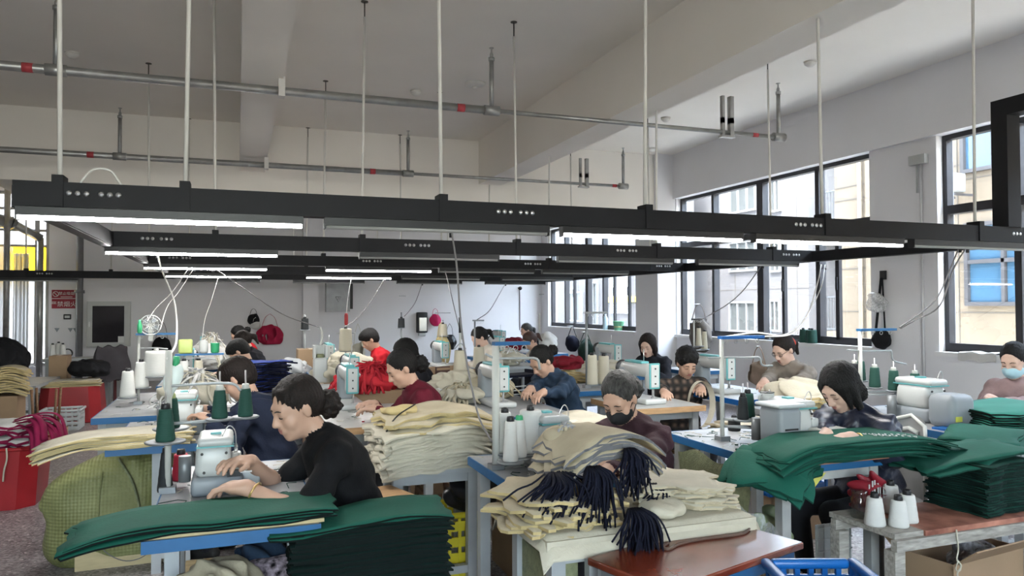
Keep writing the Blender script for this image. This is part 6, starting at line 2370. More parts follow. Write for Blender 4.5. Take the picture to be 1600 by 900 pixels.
# under it
crate('yellow plastic crate under the thick white stack', WX + .10, WY + .10, 0.0, .36, .30, .36, mat('yellow_crate_plastic', (.50, .42, .02), .4))
lump('plastic_sack', 'black plastic sack lying in front of the yellow crate', 'sack', (WX + .28, WY + .05, .36), (.34, .26, .20), mat('black_sack', (.008, .008, .009), .3), 84, .012)
strap_heap('strap_bundle', 'white strap bundle hanging low under the blue edged table', 'fabric strips', (1.30, 4.35, .02), (.42, .34, .50), m_whitec, 70, 85, .016, mats=[m_whitec, m_cream2])
cr = carton('shallow grey box on the floor under the table', 1.05, 4.55, 0, .34, .30, .10, m=m_grey)
st2 = stool('light brown wooden frame stool behind the black T-shirt', .62, 3.65, .58, .3, m_wood)

# ------------------------------------------------------------------ masked worker's station
x, y, _ = pstand('tall white stand with blue bar and white cones before the masked worker', 775, 540, 715, 3.35, bar=(-.01, .16), r=.018,
                 arms=[(.50, [(-.05, 0, .02), (0, 0, .0), (.12, 0, -.005), (.20, 0, -.01), (.215, 0, -.06)])], plates=[(.03, -.11, .045, .06), (.09, -.06, .05, .06), (.16, -.02, .06, .075), (.05, .02, .06, .06)])
q = [at(836, 720, T=3.05), at(815, 712, T=3.12), at(800, 705, T=3.2)]
cone('white cone with black core before the wide white cone', 'w', x + .03, y - .11, WZ + .055, .034, .175, .024)
cone('white cone with green tip on the masked worker stand', 'w', x + .09, y - .06, WZ + .06, .034, .165, .024, tip=mat('green_plastic', (.04, .32, .14), .4))
cone('widest white cone on the masked worker stand', 'w', x + .16, y - .02, WZ + .07, .055, .19, .050)
cone('white cone standing against the pole of the masked worker stand', 'w', x + .05, y + .02, WZ + .07, .036, .18, .028)
# white cloth covered table with tote bags
t = table('white cloth covered table with drawers frame before the masked worker', .93, 2.20, 1.74, 2.66, z=.74, top=m_cream2, edge=m_cream2, legm=m_steel)
MB().box((-.31, -.08, .34), (.13, .20, .60)).build('metal_pedestal', m_steel, t) if False else None
MB().box((-.20, -.20, .37), (.10, .035, .66)).build('leg_panel', m_steel, t)
MB().box((-.36, .0, .33), (.03, .40, .10)).build('side_rail', m_steel, t)
MB().box((-.30, .02, .52), (.10, .30, .24)).build('dark_panel', m_sackd, t)
cl = MB().grid(lambda u, v: ((u - .5) * .85, (v - .5) * .50, .006 - 1.2 * max(0, abs(u - .5) - .47) - 1.6 * max(0, abs(v - .5) - .46) + .003 * math.sin(u * 17) * math.sin(v * 13)), 24, 14, .005).build('cloth_cover', m_cream2, None, (1.335, 2.43, .745))
tag(cl, 'off white cloth cover on the table of tote bags', 'cloth')


def arch2(x, y):
    return -1.6 * max(0, abs(x) - .09) ** 2 + .010 * math.sin(x * 14 + y * 5)


sheet_stack('tote_bag', 'cream canvas tote lying in the lower pile on the white table', 'bag', 'cream totes on the white table', (1.06, 2.42, .752), .15, 9, .34, .34, .0125, .010, [m_cream, m_yel], arch2, 91, .012, 5, edge=.02, wave=.008)


def fold_over(x, y):
    return .10 - 3.2 * max(0, abs(x) - .03) ** 2


sheet_stack('tote_bag', 'striped cream tote hung over the pile with dark straps', 'bag', 'striped totes with dark straps', (1.24, 2.47, .86), .05, 8, .36, .32, .011, .009, [m_cream, mat('charcoal_stripe', (.11, .11, .12), .8)], fold_over, 92, .012, 3, nu=16, edge=.012, wave=.004)
sheet_stack('tote_bag', 'cream tote in the loose pile before the plaid jacket table', 'bag', 'loose tote pile', (1.58, 2.46, .752), -.25, 10, .34, .30, .0085, .007, [m_cream2, m_cream], lambda x, y: -.35 * max(0, x - .02) ** 2 + .03 * max(0, y), 93, .014, 4, 'flat pale top tote of the loose pile on the white table', edge=.024, wave=.006)
lump('cloth_bag', 'small cream cloth pouch on the white table', 'bag', (1.42, 2.30, .752), (.18, .15, .06), m_cream2, 94, .006, 1.8)


def tassel(label, x, y, z, n, w, L, seed, rz=0.0, lean=0.0):
    r = rnd(seed)
    b = MB()
    for k in range(n):
        ox, oy = r.gauss(0, w * .5), r.gauss(0, w * .3)
        l = L * r.uniform(.45, 1.1)
        b.tube(curve_pts([(ox * .3, oy * .3 + .02, .0), (ox * .7, oy - .02, -.02), (ox + lean * l * .4, oy - .03, -l * .5), (ox * 1.25 + lean * l + r.gauss(0, .012), oy - .025 + r.gauss(0, .01), -l)], 3), .0034, 5)
    o = b.build('strap_bundle', m_navyc, None, (x, y, z), rz)
    return tag(o, label, 'fabric strips', 'dark cord straps', 'stuff')


tassel('dark cord straps bunched over the lower totes', 1.02, 2.30, .93, 90, .10, .13, 95, 0, -.3)
tassel('dark cord straps falling down the middle of the striped totes', 1.14, 2.27, .95, 90, .07, .19, 96)
tassel('dark cord straps hanging from the upper striped tote', 1.28, 2.27, 1.00, 70, .05, .15, 97)
tassel('long dark cord straps hanging over the table edge', 1.245, 2.175, .82, 100, .06, .18, 98)
tassel('dark cord straps at the end of the loose tote pile', 1.44, 2.38, .84, 40, .05, .08, 99, 0, -.3)
strap_heap('strap_bundle', 'upright pale strap tuft on the striped totes', 'fabric strips', (1.16, 2.55, .96), (.20, .16, .10), m_cream, 40, 100, .008, mats=[m_cream, m_greyc])
lump('tote_bag', 'cream tote with black zebra print by the slate blue jacket', 'bag', (1.66, 3.95, .72), (.55, .45, .14), mat('zebra_print', (.58, .54, .42), .85, var=.12, scale=9), 101, .012)
carton('carton under the zebra print tote', 1.66, 3.97, 0, .5, .4, .72)
sheet_stack('tote_bag', 'straw canvas tote in the pile behind the masked worker', 'bag', 'straw totes behind the masked worker', (1.90, 3.92, .742), .2, 8, .42, .36, .013, .010, [m_cream2, m_yel], arch2, 102, .016, 5, edge=.02, wave=.008)
table('narrow side table behind the masked worker', 1.72, 3.72, 2.15, 4.15, z=.74, top=m_wtop, edge=m_steel)
# pale plastic bag and cloth hung at the table leg
lump('plastic_bag', 'clear white plastic bag hanging at the leg of the white table', 'bag', (1.33, 2.30, .42), (.14, .12, .26), film_mat('cloudy_film', (.7, .7, .66), .42), 103, .010)
lump('beige_sack', 'beige sack slumped under the white table', 'sack', (1.10, 2.36, .30), (.30, .30, .22), m_brownc, 104, .012)
carton('carton under the beige sack', 1.10, 2.36, 0, .3, .3, .30)
# ------------------------------------------------------------------ near right: red bench, navy jacket's station
m_rust = mat('rust_red_paint', (0.085, 0.012, 0.005), 0.20, var=0.35, scale=5, rgb2=(0.16, 0.030, 0.013), spec=.6, bump=.06, bscale=14)
m_rust2 = mat('worn_red_board', (0.26, 0.085, 0.055), 0.6, var=0.35, scale=9, rgb2=(0.36, 0.16, 0.11))
m_wornw = mat('worn_grey_wood', (0.30, 0.28, 0.25), 0.75, var=0.35, scale=14, stretch=(1, 5, 5), bump=.2)
a, b, c = at(930, 868, Z=.70), at(1137, 809, Z=.70), at(1247, 850, Z=.70)
ex, ey = (b - a), (c - b)
ctr = a + ex / 2 + ey / 2
ang = math.atan2(ex.y, ex.x)
L, Dp = ex.length, ey.length * .98
t = thing('red_bench', 'low rust red painted bench with a cord lying on it', 'bench', (ctr.x, ctr.y, 0), ang)
MB().rbox((0, 0, .688), (L, Dp, .024), .005).build('seat_board', m_rust, t)
MB().box((0, -Dp / 2 + .03, .655), (L - .06, .025, .042)).build('apron', m_blue, t)
MB().box((0, Dp / 2 - .03, .655), (L - .06, .025, .042)).build('apron', m_steel, t)
for sx in (-1, 1):
    MB().box((sx * (L / 2 - .03), 0, .655), (.025, Dp - .09, .042)).build('apron', m_steeld, t)
    for sy in (-1, 1):
        MB().box((sx * (L / 2 - .045), sy * (Dp / 2 - .035), .317), (.035, .035, .634)).build('leg', m_steel, t)
pts = [at(x, y, Z=.704) for x, y in ((1044, 848), (1036, 855), (1046, 858), (1062, 850), (1100, 842), (1150, 836), (1166, 831), (1174, 822))]
o = MB().tube(curve_pts([p - pts[4] for p in pts], 5), .005, 6).build('rubber_cord', mat('brown_cord', (.10, .06, .045), .5), None, tuple(pts[4]))
tag(o, 'brown rubber cord curved across the red bench', 'cord')
# clear plastic sheet behind the bench
q0, q1 = at(1145, 785, T=2.92), at(1240, 850, T=2.78)


def film(u, v):
    p = q0.lerp(q1, u)
    return (p.x - q0.x + .03 * math.sin(v * 5 + u * 4), p.y - q0.y + .05 * v + .02 * math.sin(u * 14 + v * 3), (p.z - q0.z) - .42 * v * (1 - .2 * u) + .012 * math.sin(u * 23 + v * 8))


o = MB().grid(film, 24, 10).build('plastic_sheet', m_film, None, tuple(q0))
tag(o, 'crumpled clear plastic sheet hanging behind the red bench', 'plastic sheet')
q0 = at(1118, 800, T=2.85)
lump('plastic_sheet', 'crumpled clear plastic wrap bunched at the end of the red bench', 'plastic sheet', (q0.x, q0.y, .50), (.30, .22, .24), m_film, 121, .016, 1.6)
carton('carton under the bunched plastic wrap', q0.x, q0.y, 0, .26, .2, .50)

# blue crate at the very front
q = at(1268, 892, T=2.25)
crate('bright blue plastic crate beside the red bench', q.x, q.y - .06, .34, .27, .24, q.z - .34, m_bluep, -.35)
carton('carton under the bright blue crate', q.x, q.y - .06, 0, .24, .20, .34, -.35)

# green panels across the navy jacket's table
def sag(x, y):
    return -.50 * max(0, x - .18) ** 2 - .9 * max(0, -x - .22) ** 2 - .30 * max(0, -y - .06) ** 2


bd = MB().box((0, 0, .010), (.62, .28, .020)).build('plywood_board', mat('reddish_board', (.30, .14, .09), .6), None, (2.66, 2.86, WZ + .001))
tag(bd, 'reddish board under the green panels of the navy jacket', 'board')
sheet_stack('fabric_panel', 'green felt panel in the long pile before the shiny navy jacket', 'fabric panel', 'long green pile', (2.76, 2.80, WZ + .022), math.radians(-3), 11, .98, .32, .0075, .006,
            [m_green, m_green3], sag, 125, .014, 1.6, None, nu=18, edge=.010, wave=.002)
tp = sheet_stack('fabric_panel', 'top green felt panel with white script print', 'fabric panel', None, (2.77, 2.80, WZ + .022 + 11 * .0075), math.radians(-3), 1, .98, .32, .0075, .006, [m_green, m_green3], sag, 126, .0, .0, None, nu=18, edge=.008, wave=.001)[0]
# white script print on the top panel
pr_ = MB()
rr = rnd(7)
for row in range(2):
    for k in range(7):
        x0 = .06 + k * .028 + .02 * row
        y0 = -.02 - row * .045 - .012 * k
        pts = [(x0 + .010 * math.cos(a * 1.3 + k) + a * .003, y0 + .014 * math.sin(a * 1.7 + k), 0) for a in np.linspace(0, 5, 8)]
        pr_.tube([(px_, py_, sag(px_, py_) + .0035) for px_, py_, _z in pts], .0028, 4, flat=(1, .4))
pr_.build('script_print', m_wht, tp)
# green folds hanging at the left corner of that table
sheet_stack('fabric_panel', 'folded green panel hanging at the corner of the blue edged table', 'fabric panel', 'green panels at the table corner', (2.36, 2.86, WZ + .004), .5, 5, .40, .34, .009, .008, [m_green, m_green3],
            lambda x, y: -2.6 * max(0, -x) ** 2 - 2.2 * max(0, -y - .02) ** 2 + .012 * math.sin(x * 22 + y * 9), 127, .018, 8, edge=.006, wave=.005)
# dark green stack on the worn bench
t = thing('worn_bench', 'worn grey wooden bench with red board and white cones', 'bench', (2.98, 2.50, 0))
MB().box((.12, .0, .54), (.80, .34, .022)).build('red_board', m_rust2, t)
MB().box((-.36, .02, .54), (.16, .36, .022)).build('grey_board', m_wornw, t)
for s in (-1, 1):
    MB().box((.04, s * .165, .505), (.98, .03, .045)).build('rail', m_wornw, t)
for sx in (-.43, .50):
    for sy in (-.15, .15):
        MB().box((sx, sy, .242), (.055, .055, .484)).build('leg', m_wornw, t)
MB().box((.04, -.15, .12), (.90, .03, .03)).build('stretcher', m_wornw, t)
MB().box((-.43, 0, .16), (.03, .26, .035)).build('stretcher', m_wornw, t)
BZ = .552
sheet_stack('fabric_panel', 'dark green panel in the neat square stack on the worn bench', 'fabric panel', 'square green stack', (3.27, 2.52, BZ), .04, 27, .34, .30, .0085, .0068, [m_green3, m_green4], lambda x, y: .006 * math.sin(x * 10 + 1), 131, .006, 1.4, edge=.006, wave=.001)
sheet_stack('fabric_panel', 'loose green panel draped over the neat square stack', 'fabric panel', 'loose panels over the square stack', (3.20, 2.56, BZ + 27 * .0085), -.1, 2, .56, .34, .010, .006, [m_green, m_green3], lambda x, y: -.45 * max(0, -x - .05) ** 2 + .03 * math.sin(x * 6), 132, .012, 5, edge=.014)
for k, (px, py, r, h_) in enumerate(((1367, 820, .036, .125), (1404, 822, .034, .118), (1392, 800, .036, .13), (1418, 815, .036, .125))):
    q = at(px, py, Z=BZ)
    cone('white thread cone standing on the worn bench', 'w', q.x, min(q.y, 2.62), BZ, r * 1.22, h_ * .95, r * .86, 'white cones on the worn bench')
q = at(1309, 796, Z=BZ)
o = MB().lathe([(.036, 0), (.040, .006), (.040, .085), (.032, .10), (.034, .104), (.034, .118), (0, .12)], 18).build('glass_jar', glass_mat('jar_glass', (.75, .78, .76), .12, .05), None, (2.60, 2.58, BZ))
tag(o, 'empty glass jar on the end of the worn bench', 'jar')
t = thing('red_packet', 'red plastic bag with white print behind the white cones', 'bag', (2.72, 2.64, BZ))
lump('body', '', '', (0, 0, 0), (.20, .10, .17), mat('red_packet_plastic', (.20, .008, .018), .5), 133, .014, 2.2, parent=t)
for o in t.children:
    for k_ in ('label', 'category'):
        if k_ in o:
            del o[k_]
pm = MB()
for k in range(7):
    pm.box((-.05 + .016 * k, -.046 - .003 * (k % 2), .11 + .018 * math.sin(k)), (.006, .004, .05))
pm.build('white_print', m_wht, t)
# carton under the worn bench
carton('open brown carton under the worn bench', 3.12, 2.52, .02, .52, .28, .36, .12, True)
lump('plastic_bag', 'grey plastic bag inside the open carton', 'bag', (3.20, 2.52, .20), (.22, .20, .24), film_mat('grey_film', (.45, .45, .46), .6), 134, .012)
t = thing('knotted_cord', 'pale knotted cord hanging from the worn bench', 'cord', (2.86, 2.318, BZ - .01))
MB().tube(curve_pts([(0, 0, 0), (.004, -.004, -.08), (-.01, -.008, -.12), (.012, -.01, -.15), (-.008, -.008, -.18), (.004, -.006, -.22), (.006, 0, -.36)], 6), .0035, 5).build('cord', m_cream2, t)
MB().tube([(.012 * math.cos(a), -.006 + .004 * math.sin(2 * a), -.15 + .022 * math.sin(a)) for a in np.linspace(0, 11, 40)], .003, 5).build('knot', m_cream2, t)
lump('cloth_heap', 'cream cloth heap on the floor behind the worn bench', 'cloth', (3.80, 2.42, 0), (.44, .36, .42), m_cream2, 135, .016)
# board with white grid by the bench
t = thing('white_grid_panel', 'white wire grid panel leaning behind the worn bench leg', 'panel', (2.72, 2.86, .12))
g = MB()
for k in range(6):
    g.box((-.10 + .04 * k, 0, .16), (.006, .006, .32)).box((0, 0, .02 + .056 * k), (.22, .006, .006))
g.build('grid', m_wht, t)
MB().box((0, .01, .16), (.21, .006, .31)).build('backing', m_wht, t)

# olive sacks and blue crate under that table
lump('woven_sack', 'dark olive woven sack under the navy jacket table', 'sack', (2.50, 3.50, 0), (.30, .40, .62), m_sackd, 136, .016, 1.0)
lump('plastic_sack', 'olive plastic bag bulging beside the dark sack', 'sack', (2.46, 3.02, .18), (.20, .22, .34), mat('olive_bag', (.20, .24, .13), .35, var=.2), 137, .014, 1.5)
carton('carton under the olive plastic bag', 2.46, 3.02, 0, .18, .2, .18)
o = MB().grid(lambda u, v: (-.012 * v + .010 * math.sin(v * 9 + u * 5), (u - .5) * .60, -.52 * v + .02 * math.sin(u * 11)), 12, 14).build('sack_curtain', m_sackd, None, (2.318, 3.28, .70))
tag(o, 'olive sack cloth hung along the side of the blue edged table', 'sack cloth')
o = MB().prism([(-.12, 0), (.12, 0), (.0, -.11)], 0, .004, M=Matrix.Rotation(math.radians(90), 3, 'X') @ Matrix.Rotation(math.radians(0), 3, 'Z')).build('yellow_cloth', mat('yellow_cloth', (.48, .46, .10), .7), None, (2.45, 2.752, .715))
tag(o, 'yellow cloth corner hanging from the blue edged table', 'cloth')
crate('blue plastic crate on the floor behind the navy jacket table', 3.32, 3.95, .30, .46, .34, .28, m_bluep)
carton('carton under the blue crate behind the table', 3.32, 3.95, 0, .4, .3, .30)

# thread stand and cones on the navy jacket table
ZT = WZ
sx_, sy_ = at(1128, 690, Z=WZ).x, at(1128, 690, Z=WZ).y
sx_, sy_ = 2.42, 3.42
zt = at(1128, 530, T=4.05).z
x, y = at(1128, 600, T=4.05).x, at(1128, 600, T=4.05).y
thread_stand('white thread stand with long blue tray before the grey brown sweatshirt', x, min(y, 3.70), WZ, zt - WZ, bar=(-.01, .27), barm=m_bluep, r=.012,
             arms=[(zt - WZ - .10, [(-.09, 0, .0), (0, 0, .0), (.18, 0, -.005), (.25, 0, -.008), (.27, 0, -.05), (.34, 0, -.055)])],
             plates=[(.06, -.10, .115, .055), (.13, -.05, .115, .055), (.17, -.16, .075, .055), (.235, -.10, .075, .055)])
y = min(y, 3.70)
cone('dark green cone beside the pole of the blue tray stand', 'k', x + .06, y - .10, WZ + .125, .030, .12, .021)
cone('dark green cone behind the mug on the blue tray stand', 'g', x + .13, y - .05, WZ + .125, .038, .13, .030)
cone('dark green cone under the mug on the blue tray stand', 'g', x + .17, y - .16, WZ + .085, .042, .10, .036)
cone('slim dark green cone at the outer plate of the blue tray stand', 'k', x + .235, y - .10, WZ + .085, .030, .13, .020)
q = at(1144, 672, Z=WZ)
cone('short blackish cone lying on the table edge', 'k', q.x, q.y - .02, WZ, .036, .07, .034)
t = thing('white_mug', 'white mug with dark rim set on a thread cone', 'mug', (x + .17, y - .16, WZ + .208))
MB().lathe([(.030, 0), (.036, .004), (.036, .062), (.033, .062), (.031, .008), (0, .006)], 18).build('cup', m_wht, t)
MB().tube([(-.036 - .018 * math.sin(a), 0, .032 + .020 * math.cos(a)) for a in np.linspace(0, math.pi, 9)], .005, 6).build('handle', m_wht, t)
MB().tube([(.036 * math.cos(a), .036 * math.sin(a), .062) for a in np.linspace(0, 2 * math.pi, 19)], .002, 5).build('rim_line', m_dk, t)
# motor cover grey, beside the overlock
t = thing('motor_cover', 'grey plastic motor cover beside the long overlock machine', 'motor', (2.565, 3.05, WZ))
MB().rbox((0, 0, .115), (.14, .16, .23), .03, taper=1.06).build('body', m_grey, t)
MB().rbox((0, 0, .235), (.17, .19, .02), .02).build('lid', mat('light_grey_plastic', (.42, .45, .46), .4), t)
for k in range(3):
    MB().box((.0, -.081, .06 + .03 * k), (.08, .006, .010)).build('vent', m_dk, t)
o = MB().rbox((0, 0, .055), (.19, .12, .11), .012).build('white_box', m_whtd, None, (2.82, 3.01, WZ))
tag(o, 'white plastic thread waste box before the navy jacket', 'box')
t = o
# cloth heap behind: cream bags before navy jacket
q = Vector((3.86, 4.33, 0))
table('side table under a heap of cream bags below the sill', 3.63, 4.19, 4.16, 4.70, z=.72, top=m_wtop, edge=m_steel)
lump('tote_bag', 'big cream bag heap with a white sheet on top', 'bag', (q.x + .02, q.y + .12, .722), (.52, .46, .25), m_cream2, 141, .018, 1.2)
sheet_stack('tote_bag', 'cream bag folded in the pile behind the long overlock', 'bag', 'cream bags behind the long overlock', (q.x + .06, q.y - .02, .722), .3, 7, .42, .34, .020, .015, [m_cream2, m_yel], arch2, 142, .02, 8, edge=.025, wave=.010)

# ------------------------------------------------------------------ mauve worker's station
zt = at(1427, 516, T=5.05).z
x, y = at(1425, 640, T=5.05).x, at(1425, 640, T=5.05).y
thread_stand('white stand with narrow blue bar below the window pier', 3.86, y, WZ, zt - WZ, bar=(-.01, .30), r=.013,
             arms=[(zt - WZ - .13, [(-.11, 0, .01), (0, 0, .0), (.22, 0, -.005), (.27, 0, -.01), (.285, 0, -.07), (.40, 0, -.10)])],
             plates=[(.03, .08, .20, .05), (.12, .12, .21, .05), (.09, -.03, .18, .05), (.20, -.08, .16, .055), (.33, -.13, .14, .055)])
x = 3.86
for k, (dx, dy, z_, c_) in enumerate(((.03, .08, .21, 'k'), (.12, .12, .22, 'g'), (.09, -.03, .19, 'g'), (.20, -.08, .17, 'g'), (.33, -.13, .15, 'g'))):
    cone(('blackish cone at the back plate of the window pier stand', 'dark green cone at the rear of the window pier stand', 'dark green cone in the middle of the window pier stand',
          'dark green cone on the fourth plate of the window pier stand', 'dark green cone on the outer plate of the window pier stand')[k], c_, x + dx, y + dy, WZ + z_, .036, .13, .028, tip=m_whtd)
t = thing('motor_cover', 'grey motor cover before the mauve sweater machine', 'motor', (4.02, 3.28, WZ))
MB().rbox((0, 0, .10), (.20, .18, .20), .04).build('body', m_grey, t)
MB().box((-.05, -.092, .06), (.05, .004, .03)).build('yellow_label', mat('yellow_label', (.5, .5, .08), .5), t)
o = MB().box((0, 0, .006), (.16, .22, .012)).build('blue_tray', m_bluep, None, (3.93, 3.16, WZ))
tag(o, 'flat blue tray on the table by the window', 'tray')


def sag2(x, y):
    return -.9 * max(0, x - .14) ** 2 - .5 * max(0, -y - .05) ** 2 + .01 * math.sin(x * 7)


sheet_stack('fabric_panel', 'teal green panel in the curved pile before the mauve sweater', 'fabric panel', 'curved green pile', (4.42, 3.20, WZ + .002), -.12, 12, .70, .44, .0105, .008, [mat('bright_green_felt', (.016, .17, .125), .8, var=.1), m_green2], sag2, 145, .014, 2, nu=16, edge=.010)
sheet_stack('fabric_panel', 'dark green panel bridging from the worn bench to the window table', 'fabric panel', 'bridging green panels', (3.78, 2.86, .80), .55, 3, .62, .34, .010, .006, [m_green, m_green3], lambda x, y: -.30 * abs(x) ** 2, 146, .012, 4)
table('slim side table under the bridging green panels', 3.50, 2.72, 3.98, 2.98, z=.755, top=m_wtop, edge=m_steel)

# ------------------------------------------------------------------ plaid jacket's station
q = at(1122, 640, T=5.0)
o = MB()
o.grid(lambda u, v: (.16 * math.sin(u * 5.0) * (1 - .15 * v), .04 * v, -.20 * math.cos(u * 5.0) * .9), 26, 3)
ban = o.build('cream_band', m_cream2, None, tuple(at(1098, 632, T=5.75)), .3)
tag(ban, 'curved cream canvas band held by the woman in plaid', 'canvas band')
sheet_stack('fabric_panel', 'pale folded panel on the low wood edged side table', 'fabric panel', 'pale panels on the side table', (3.30, 4.22, .602), .2, 6, .46, .40, .016, .012, [m_cream2, m_cream], lambda x, y: -.25 * max(0, x - .1) ** 2, 151, .03, 6, edge=.015)
o = MB().grid(lambda u, v: ((u - .5) * .22 * (1 - .3 * v), .02 * math.sin(u * 7), -.34 * v), 8, 10).build('hanging_cloth', m_cream2, None, (3.42, 3.935, .61))
tag(o, 'pale cloth tongue hanging over the side table edge', 'cloth')
lump('tote_bag', 'white bag leaning behind the masked worker', 'bag', (2.42, 4.30, .35), (.50, .40, .46), m_cream2, 152, .014)
carton('carton under the leaning white bag', 2.42, 4.32, 0, .4, .34, .35)
lump('tote_bag', 'cream fabric heap on the column table', 'bag', (3.60, 7.05, WZ), (.60, .60, .16), m_cream2, 153, .014)
sheet_stack('fabric_panel', 'yellowish folded panel on the table before the bob haired woman', 'fabric panel', 'yellowish panels by the column', (3.35, 6.6, WZ), .3, 5, .5, .4, .018, .013, [m_cream2, m_yel], lambda x, y: 0, 154, .02, 6, edge=.02)
x, y, _ = pstand('dark pole stand with blue tray and two cream cones', 917, 490, 640, 6.6, bar=(-.02, .20), barm=m_steeld, polem=m_steeld, r=.012, plates=[(.05, 0, .02, .06), (.17, 0, .02, .06)])
cone('cream cone beside the dark pole', 'c', x + .05, y, WZ + .03, .055, .26, .046)
cone('cream cone at the tray end of the dark pole stand', 'c', x + .17, y, WZ + .03, .055, .25, .046)
table('blue trayed table under the two cream cones', x - .2, y - .25, x + .4, y + .35, edge=m_blue)
x, y, _ = pstand('white stand with two slim cones near the window corner', 1085, 500, 600, 8.4, bar=(-.02, .10), barm=m_dk, plates=[(.05, -.02, .26, .06), (.14, .0, .22, .06)])
cone('slim cream cone on the window corner stand', 'c', x + .05, y - .02, WZ + .27, .035, .20)
cone('second slim cream cone on the window corner stand', 'c', x + .14, y, WZ + .23, .035, .20)
table('narrow table under the window corner stand', x - .2, y - .2, x + .3, y + .4, edge=m_blue)
x, y, _ = pstand('white thread stand in the far window corner', 843, 490, 580, 11.4, plates=[(0, 0, .2, .06)], arms=[(.9, [(0, 0, 0), (.08, 0, 0)])])
table('narrow table in the far window corner', x - .25, y - .3, x + .35, y + .4, edge=m_blue)
lump('tote_bag', 'white cloth bag standing in the far window corner', 'bag', (x + .15, y, WZ), (.30, .30, .36), m_whitec, 155, .012)
lockstitch('lockstitch machine in the far window corner', x + .05, y + .12, WZ) if False else None

# wire rack of hangers by the slate jacket
t = thing('wire_rack', 'dark blue wire rack with white rods behind the masked worker', 'rack', (2.42, 6.45, .45), .3)
for s in (-1, 1):
    MB().box((s * .20, 0, .22), (.02, .22, .44)).build('side_panel', m_navyc, t)
for k in range(8):
    MB().cyl((-.19, -.09, .06 + .035 * k), (.19, -.09, .06 + .035 * k), .006, 6).build('rod', m_wht, t)
MB().box((0, 0, .40), (.40, .22, .02)).build('top_shelf', m_navyc, t)
carton('carton under the dark blue wire rack', 2.42, 6.45, 0, .46, .30, .45, .3)

# ------------------------------------------------------------------ things along the window wall
XS = XW - .02
q = at(907, 520, X=XW)
hung_bag('backpack', 'navy bag hanging below the far window', (XW - .24, q.y - .1, 1.05), .34, .3, .40, m_navyc, 161, .14, rz=math.pi / 2)
q = at(933, 540, X=XW)
hung_bag('backpack', 'dark green backpack hanging below the far window', (XW - .26, q.y, .95), .46, .3, .52, cloth('dark_green_bag', (.012, .03, .022)), 162, .10, rz=math.pi / 2)
# garments on the near pier and windows
q = at(1105, 475, X=XW - .05)
hung_bag('jacket', 'grey brown jacket hanging at the window frame', (XW - .20, q.y, q.z), .52, .20, .62, cloth('grey_brown_jacket', (.12, .105, .09)), 163, .12, cat='jacket', rz=math.pi / 2)
q = at(1189, 535, X=XW - .1)
t = hung_bag('tote_bag', 'brown and white paper bag hanging below the sill', (XW - .14, q.y, .92), .40, .12, .38, cloth('brown_paper_bag', (.26, .19, .14)), 164, .16, rz=math.pi / 2)
q = at(1382, 430, X=XW)
t = thing('shoulder_bag', 'black crossbody bag hung on long straps from the pier hook', 'bag', (XW - .02, q.y, q.z))
MB().box((0, 0, .0), (.03, .07, .10)).build('hook_plate', m_dk, t)
zb = at(1380, 540, X=XW).z - q.z
for dy, w_ in ((-.03, .035), (.05, .045)):
    MB().tube([(-.02, dy * .2, -.03), (-.035, dy * 1.6, zb + .16)], .012, 6, flat=(.5, 1.4)).build('strap', m_blackc, t)
F = Field((-.14, -.2, -.18), (.08, .2, .18), .01)
F.ell('a', (-.04, 0, 0), (.05, .13, .11), None, 0)
F.wrinkle('a', .004, 3)
obj('pouch', F.mesh('pouch', [m_blackc], ['a']), t, (0, 0, zb + .07))
t2 = lump('plastic_bag', 'white plastic bag hanging from the pier hook', 'bag', (XW - .10, q.y + .03, at(1380, 488, X=XW).z), (.16, .26, .26), film_mat('white_film', (.7, .7, .7), .5), 165, .012)
# conduit and box on the pier
q = at(1438, 250, X=XW)
t = thing('junction_box', 'white junction box with conduit running down the pier', 'junction box', (XW, q.y, q.z))
MB().box((-.03, 0, 0), (.06, .20, .10)).build('box', m_wht, t)
MB().cyl((-.02, -.02, -.05), (-.02, -.02, -q.z + .02), .014, 8).build('conduit', mat('wall_conduit', (.55, .54, .55), .5), t)
MB().cyl((-.02, .03, -.05), (-.02, .03, -.35), .009, 8).build('thin_conduit', m_wht, t)
# green cones on the sill and small items
for k, (px, r_) in enumerate(((1254, .045), (1270, .06), (1264, .05))):
    q = at(px, 533, X=XW + .02)
    cone('dark green thread cone standing on the window sill', 'g', XW + .03 - .02 * (k % 2), q.y, SILL, r_ * 1.1, .17, r_ * .92, 'cones on the sill')
q = at(1200, 526, X=XW)
o = MB().lathe([(.032, 0), (.035, .01), (.035, .12), (.015, .16), (.015, .18), (0, .18)], 14).build('water_bottle', glass_mat('bottle_plastic', (.85, .88, .92), .12, .1), None, (XW + .03, q.y, SILL))
tag(o, 'clear water bottle standing on the window sill', 'bottle')
q = at(1068, 518, X=XW)
cone('black thread cone standing on the sill by the column', 'k', XW + .03, q.y - .25, SILL, .07, .20, .065)
q = at(963, 512, X=XW)
t = thing('green_pot', 'small green bucket standing on the far window sill', 'bucket', (XW + .05, q.y, SILL))
MB().lathe([(.08, 0), (.085, .01), (.11, .17), (.118, .172), (.118, .18), (.10, .18), (.08, .02), (0, .015)], 18).build('pail', mat('mint_plastic', (.18, .50, .30), .45), t)
MB().lathe([(.0925, .06), (.0975, .10), (.0985, .10), (.0935, .06)], 18).build('printed_band', mat('yellow_print', (.5, .45, .2), .5), t)
q = at(948, 512, X=XW)
o = MB().lathe([(.045, 0), (.05, .01), (.05, .22), (.02, .28), (.02, .31), (0, .31)], 14).build('spray_bottle', mat('pale_blue_plastic', (.42, .55, .60), .4), None, (XW + .05, q.y + .15, SILL))
tag(o, 'pale blue bottle beside the green bucket on the sill', 'bottle')
q = at(1540, 552, X=XW)
